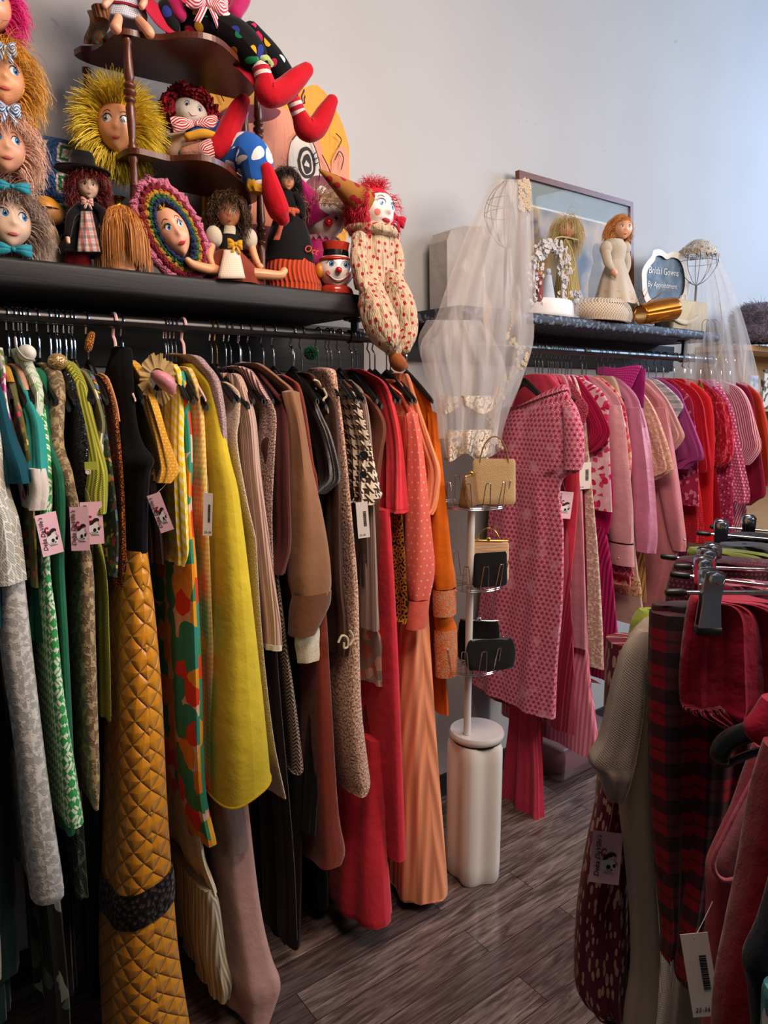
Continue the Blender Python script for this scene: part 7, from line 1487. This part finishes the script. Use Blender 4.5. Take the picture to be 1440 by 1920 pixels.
MULB = cloth('#8d1030', lambda: dict(color=mix(noise(objv(), 8.0, 3.0) * .6, '#97122f', '#6d0a24'), h=noise(objv(), 16.0, 4.0), hs=.6, hd=.02))
PLD = cloth('#7a1020', p_plaid('#85101f', '#1f1c20', '#33262c', .062))
# patterned dress
t = fr_thing('dress', 'plum dress with pale brush mark print hanging low beside the floor', 'dress', 1140, 1900, 1.42); ph = 1.4
fpanel([(1140, 1240, 1200), (1132, 1230, 1400), (1122, 1200, 1490), (1106, 1186, 1570), (1092, 1184, 1650), (1082, 1186, 1730), (1079, 1186, 1800), (1082, 1184, 1856), (1110, 1180, 1888), (1150, 1172, 1912)], 1.42, .045, k=7, ph=.6).build('body', PLUM, t)
t = fr_thing('dress', 'chartreuse dress showing as thin green slivers behind the cream top', 'dress', 1180, 1920, 1.5)
fpanel([(1200, 1232, 1143), (1186, 1250, 1165), (1176, 1300, 1200), (1140, 1300, 1300), (1122, 1300, 1440), (1117, 1300, 1520), (1124, 1290, 1700), (1150, 1280, 1860), (1130, 1270, 1960)], 1.53, .03, k=6).build('body', cloth('#8f9c3c'), t)
# cream knit top
t = fr_thing('sweater', 'cream ribbed knit top with a wide folded sleeve behind the plaid trousers', 'sweater', 1230, 1910, 1.3)
fpanel([(1212, 1330, 1168), (1192, 1340, 1186), (1176, 1340, 1215), (1166, 1340, 1300), (1160, 1340, 1420), (1163, 1340, 1520), (1172, 1335, 1600), (1183, 1330, 1720), (1184, 1330, 1820), (1172, 1330, 1905), (1170, 1330, 1990)], 1.33, .05, k=5, amp=(.002, .012), ph=2.0).build('body', CREAMK, t)
fpanel([(1196, 1218, 1182), (1170, 1212, 1215), (1152, 1208, 1270), (1138, 1204, 1330), (1124, 1196, 1385), (1104, 1190, 1424), (1120, 1184, 1446), (1130, 1176, 1478), (1140, 1166, 1500)], 1.28, .03, k=3, amp=(.001, .004), n=30).build('sleeve', CREAMK, t)
# plaid trousers
t = fr_thing('trousers', 'red and black plaid trousers clipped by the waistband', 'trousers', 1270, 1840, 1.22)
fpanel([(1226, 1420, 1132), (1222, 1424, 1142), (1218, 1424, 1220), (1230, 1410, 1250)], 1.235, .02, k=7, amp=(.003, .010), n=24).build('waistband', PLD, t)
fpanel([(1220, 1322, 1146, .0), (1217, 1316, 1250), (1217, 1308, 1400), (1224, 1296, 1560), (1232, 1290, 1650), (1240, 1284, 1740), (1238, 1276, 1780), (1246, 1268, 1797)], 1.225, .03, k=4, amp=(.004, .007), n=34).build('leg', PLD, t)
fpanel([(1304, 1424, 1146, -.005), (1298, 1420, 1250), (1292, 1404, 1420), (1288, 1380, 1560), (1282, 1356, 1650), (1272, 1334, 1740), (1266, 1318, 1800), (1268, 1302, 1832), (1280, 1298, 1842)], 1.21, .03, k=4, amp=(.004, .007), n=36).build('leg', PLD, t)
# crimson bloomers
t = fr_thing('bloomers', 'crimson gathered bloomers hanging from a chrome clip', 'bloomers', 1350, 1390, 1.14)
fpanel([(1302, 1350, 1118), (1296, 1440, 1126), (1290, 1490, 1150), (1281, 1510, 1210), (1276, 1520, 1270), (1277, 1520, 1310), (1284, 1500, 1328), (1330, 1480, 1345), (1372, 1460, 1368), (1400, 1450, 1384)], 1.15, .03, k=9, amp=(.008, .016), ph=1.0).build('body', MULB, t)
fpanel([(1281, 1350, 1322), (1284, 1360, 1332), (1330, 1380, 1352)], 1.135, .02, n=8, k=14, amp=(.003, .004)).build('gathered_hem', cloth('#8a0f2c', p_pleat('#8d1030', 120.0, .7)), t); fpanel([(1290, 1380, 1330), (1340, 1390, 1356), (1376, 1410, 1376)], 1.16, .016, n=8).build('white_lining', WHITEFAB, t)
# rose dress and black hanger
t = fr_thing('dress', 'rose pink sleeveless dress with a deep armhole beside the plaid trousers', 'dress', 1390, 1900, 1.05)
RS = cloth('#a03a4a'); fpanel([(1420, 1500, 1400), (1398, 1510, 1470), (1376, 1510, 1530), (1346, 1510, 1590), (1330, 1512, 1632), (1330, 1520, 1700), (1326, 1520, 1800), (1320, 1520, 1990)], 1.08, .045, k=5, amp=(.001, .008)).build('body', RS, t)
mb = MB(); mb.tube(catmull([PD(a, b, 1.02) for a, b in ((1424, 1440), (1392, 1500), (1362, 1560), (1340, 1606), (1340, 1634), (1356, 1650), (1378, 1648), (1400, 1640))], 30), .0035, 8); mb.build('armhole_piping', cloth('#b35a68'), t)
fpanel([(1430, 1470, 1440), (1400, 1460, 1500), (1370, 1450, 1560), (1346, 1440, 1610), (1348, 1430, 1640), (1362, 1410, 1648)], 1.045, .02, n=16, amp=(.001, .003)).build('lining', cloth('#8f5560'), t)
t = fr_thing('clothes_hanger', 'thick black plastic hanger end poking out beside the crimson bloomers', 'hanger', 1360, 1440, 1.0)
P = catmull([PD(a, b, c) for a, b, c in ((1352, 1430, .99), (1350, 1412, .985), (1362, 1392, .98), (1392, 1376, .97), (1430, 1366, .96), (1470, 1362, .95))], 24); mb = MB(); mb.tube(P, [.008, .0125] + [.014] * 20 + [.013, .012], 14, flat=.6); mb.build('shoulder_bar', MAT('black_gloss', col='#101012', rough=.3, spec=.5), t)
mb = MB(); mb.tube(catmull([PD(a, b, c) for a, b, c in ((1356, 1436, .99), (1380, 1424, .98), (1420, 1410, .965), (1470, 1404, .95))], 12), .006, 8); mb.build('trouser_bar', BLACKP, t)
t = fr_thing('dress', 'deep crimson velvet dress in front of the rose dress at the frame edge', 'dress', 1430, 1910, .86)
fpanel([(1440, 1540, 1400), (1424, 1560, 1470), (1408, 1570, 1560), (1390, 1580, 1660), (1368, 1590, 1760), (1348, 1600, 1860), (1340, 1600, 1980)], .86, .05, k=5, amp=(.002, .008), ph=.4).build('body', cloth('#7a0a1e', sheen=.2), t)
t = fr_thing('jacket', 'navy black sleeve at the lowest corner of the near rack', 'jacket', 1430, 1900, .74)
fpanel([(1450, 1560, 1660), (1424, 1570, 1740), (1398, 1580, 1800), (1408, 1580, 1860), (1420, 1590, 1980)], .74, .03, n=20, k=4).build('sleeve', cloth('#0f1420'), t)
t = fr_thing('scarf', 'teal and white print scarf end at the very lowest corner of the frame', 'scarf', 1436, 1910, .7)
fpanel([(1438, 1500, 1852), (1434, 1500, 1880), (1432, 1500, 1990)], .70, .015, n=10, k=3).build('cloth', cloth('#3a8a8a', p_floral('#3a8a8a', ['#c9c4b8', '#2a6a70', '#a84a3a'], 40.0, .5)), t)
t = fr_thing('blouse', 'crimson sleeve lying over the black hanger end', 'blouse', 1430, 1390, .93)
fpanel([(1432, 1520, 1310), (1412, 1520, 1340), (1396, 1520, 1362), (1404, 1520, 1384), (1430, 1520, 1400)], .935, .02, n=14, k=3, amp=(.001, .003)).build('sleeve', MULB, t)
# clothes deeper on the rack
DKM = cloth('#35121c', p_dots('#3a1420', '#6d3040', .009, .25))
t = fr_thing('dress', 'dark maroon dotted dress behind the clipped trousers', 'dress', 1330, 1300, 1.4); fpanel([(1276, 1400, 1048), (1264, 1500, 1060), (1252, 1520, 1100), (1248, 1520, 1160), (1246, 1520, 1300)], 1.4, .035, n=20, k=6).build('body', DKM, t)
t = fr_thing('top', 'olive green top peeking up between the chrome clips', 'top', 1330, 1060, 1.55); fpanel([(1296, 1330, 1028), (1290, 1420, 1036), (1292, 1460, 1052), (1300, 1480, 1120)], 1.55, .03, n=12).build('body', cloth('#6f7a34'), t)
t = fr_thing('jacket', 'black jacket behind the far clips of the near rack', 'jacket', 1400, 1060, 1.7); fpanel([(1372, 1440, 1002), (1350, 1520, 1014), (1352, 1530, 1040), (1356, 1530, 1200)], 1.72, .035, n=14).build('body', cloth('#15171c'), t)
t = fr_thing('skirt', 'slate grey skirt clipped behind the black jacket', 'skirt', 1400, 1080, 1.6); fpanel([(1352, 1440, 1020), (1340, 1520, 1040), (1340, 1530, 1150)], 1.62, .03, n=12).build('body', cloth('#3c434a'), t)
t = fr_thing('top', 'pink and cream print top among the chrome clips', 'top', 1400, 1110, 1.3); fpanel([(1350, 1420, 1092), (1340, 1500, 1102), (1336, 1520, 1140), (1336, 1520, 1240)], 1.31, .03, n=12).build('body', cloth('#9a5a64', p_floral('#8a4a58', ['#c9a8a0', '#6d1a30', '#8a4a58'], 30.0, .45)), t)
for i, (a, b, cl, lab) in enumerate((
    ((1262, 1111, 1.10), (1520, 1112, 1.10), (.27,), 'chrome clip hanger holding the crimson bloomers, lowest of the clip bars'),
    ((1270, 1078, 1.22), (1520, 1108, 1.16), (.2,), 'second lowest chrome clip bar, its clip touching the lowest one'),
    ((1276, 1062, 1.34), (1520, 1072, 1.3), (.2,), 'chrome clip bar crossing just above the dark maroon dotted dress'),
    ((1250, 1044, 1.45), (1520, 1076, 1.36), (.33,), 'chrome clip hanger whose black tip reaches farthest toward the wall clothes'),
    ((1316, 1000, 1.72), (1520, 1018, 1.64), (.18,), 'chrome clip hanger with a tall clip over the olive top'),
    ((1340, 988, 1.82), (1520, 1002, 1.74), (.36,), 'uppermost chrome clip bar above the black jacket'))):
    clip_hanger((a, b), cl, 1.2, lab)
def ftag(bl, br, tl, d, label, kind, st_): return price_tag(PD(*bl, d), PD(*br, d - .004), PD(*tl, d), label, kind, string_to=PD(*st_, d + .02))
ftag((1104, 1653), (1160, 1660), (1131, 1559), 1.34, 'tilted pink skull tag on the plum dress', 'pink', (1150, 1505))
ftag((1298, 1918), (1326, 1915), (1300, 1752), .80, 'large pale barcode tag lying over the lowest plaid leg', 'white', (1330, 1700)) if False else ftag((1300, 1908), (1352, 1904), (1303, 1750), 1.0, 'large pale barcode tag lying against the crimson velvet dress', 'white', (1336, 1690))
# the rack itself: one rail and a post, mostly out of view
A, B = PD(1475, 1080, 1.0), PD(1470, 990, 2.0); t = thing('garment_rack', 'black metal garment rack standing just past the frame edge', 'rack', (float(A[0]), float(A[1]), FLZ)); mb = MB(); mb.tube([A + np.array([0, 0, .03]), B + np.array([0, 0, .03])], .014, 12); mb.build('rail', PIPE, t)
for q, nm in ((A, 'post'), (B, 'post')): mb = MB(); mb.lathe((q[0] + .12, q[1] - .05, FLZ), [(.14, .001), (.14, .012), (.014, .014), (.014, q[2] + .03 - FLZ)], 18); mb.tube([(q[0], q[1], q[2] + .03), (q[0] + .12, q[1] - .05, q[2] + .03)], .012, 8); mb.build(nm, PIPE, t)
# ================================================================ far shelving at the right edge
WOODL = MAT('pale_wood', lambda: (lambda g: dict(color=mix(g, '#a5805a', '#c2a07a'), rough=.5))(noise(node('Mapping', {0: objv(), 3: (2.0, 30.0, 30.0)}), 3.0, 3.0)))
YS = 1.95; x0 = PY(1388, 700, YS)[0]; x1 = x0 + 1.3; t = thing('bookcase', 'pale wooden shelving unit against the wall beyond the pink clothes', 'shelving', ((x0 + x1) / 2, WALL - .1, FLZ)); zc = PY(1430, 655, YS)[2]
for nm, c, d in (('top_board', ((x0 + x1) / 2, 2.06, zc), (x1 - x0 + .06, .27, .03)), ('shelf_board', ((x0 + x1) / 2, 2.06, PY(1430, 768, YS)[2]), (x1 - x0, .25, .02)), ('shelf_board', ((x0 + x1) / 2, 2.06, PY(1430, 880, YS)[2]), (x1 - x0, .25, .02)), ('shelf_board', ((x0 + x1) / 2, 2.06, .4), (x1 - x0, .25, .02)), ('side_panel', (x0 + .01, 2.06, (zc + FLZ) / 2), (.02, .25, zc - FLZ - .03)), ('side_panel', (x1 - .01, 2.06, (zc + FLZ) / 2), (.02, .25, zc - FLZ - .03)), ('back_panel', ((x0 + x1) / 2, 2.18, (zc + FLZ) / 2), (x1 - x0 - .04, .01, zc - FLZ - .03))):
    mb = MB(); mb.box(c, d); mb.build(nm, WOODL, t, smooth=False)
t = thing('fur_hat', 'grey lilac fur hat with a rolled brim on top of the far shelving', 'hat', (PY(1425, 640, 1.96)[0], 1.96, zc + .016)); FURM = MAT('lilac_fur', lambda: dict(color=mix(noise(objv(), 60.0, 3.0), '#4a4456', '#a89eb2'), h=noise(objv(), 38.0, 4.0), hs=1.0, hd=.05), rough=.9, sheen=.4)
hc = PY(1434, 612, 1.95); m = mpp(1434, 612, 1.95) * .9; zb = zc + .016
MB().lathe((hc[0], hc[1], zb), [(52 * m, .02), (66 * m, .03), (70 * m, .06), (62 * m, .1), (58 * m, .11), (60 * m, .17), (48 * m, .215), (20 * m, .235), (.001, .237)], 40).build('felt', FURM, t)
n = 2600; q = RNG.uniform(0, 2 * PI, n); zz = RNG.uniform(.012, .23, n); rr = np.interp(zz, [0, .03, .06, .1, .115, .17, .215, .235], [50 * m, 66 * m, 70 * m, 62 * m, 58 * m, 60 * m, 48 * m, 20 * m]); P0 = np.stack([hc[0] + rr * np.cos(q), hc[1] + rr * np.sin(q), zb + zz], 1); Dn = np.stack([np.cos(q), np.sin(q), RNG.normal(size=n) * .5], 1)
mb = MB(); mb.strands(P0[:, None, :] + Dn[:, None, :] * np.array([0, .008, .03])[None, :, None] + RNG.normal(size=(n, 3, 3)) * .004, .002); mb.build('fur', FURM, t)
PAP = [MAT('pack_%d' % i, lambda i=i: dict(color=mix(gt(noise(objv(), 30.0 + 9 * i, 3.0), .55), ('#c9c0b4', '#a8b4bc', '#caa0b0')[i], ('#5a5550', '#4a6a8a', '#b03a6a')[i]), rough=.5)) for i in range(3)]
def pack(px, py, w, h, mat, label, y=1.9, zb=None):
    c = PY(px, py, y); mm = mpp(px, py, y); mb = MB(); mb.box((c[0], y + .03, (zb if zb is not None else c[2]) + h * mm / 2), (w * mm, .02, h * mm), bev=.002); return single(mb, 'packaged_card', mat, label, 'packaged item', smooth=False)
z2 = PY(1430, 768, YS)[2] + .011; z3 = PY(1430, 880, YS)[2] + .011
pack(1446, 740, 34, 70, PAP[0], 'small printed card pack on the upper shelf of the far shelving', zb=z2); pack(1420, 740, 30, 60, PAP[1], 'bluish packaged card beside the printed one on the upper shelf', zb=z2)
pack(1425, 860, 34, 64, PAP[2], 'pink packaged card on the middle shelf of the far shelving', zb=z3)
# clear bin on the floor under the pink clothes
bx_ = PZ(1075, 1470, FLZ); t = thing('storage_bin', 'clear plastic storage bin on the floor under the pink clothes', 'bin', (bx_[0] + .1, bx_[1] + .12, FLZ)); PL = MAT('clear_plastic', lambda: dict(color='#8f7278', alpha=.45), rough=.15, spec=.5)
mb = MB(); mb.box((bx_[0] + .15, bx_[1] + .14, FLZ + .085), (.42, .24, .165), bev=.02); mb.build('tub', PL, t); mb = MB(); mb.box((bx_[0] + .15, bx_[1] + .14, FLZ + .175), (.44, .26, .015), bev=.005); mb.build('lid', PL, t)
mb = MB(); mb.box((bx_[0] + .15, bx_[1] + .14, FLZ + .07), (.36, .19, .12), bev=.03); single(mb, 'folded_fabric', cloth('#8a4a58'), 'folded dusky pink fabric inside the clear storage bin', 'fabric')
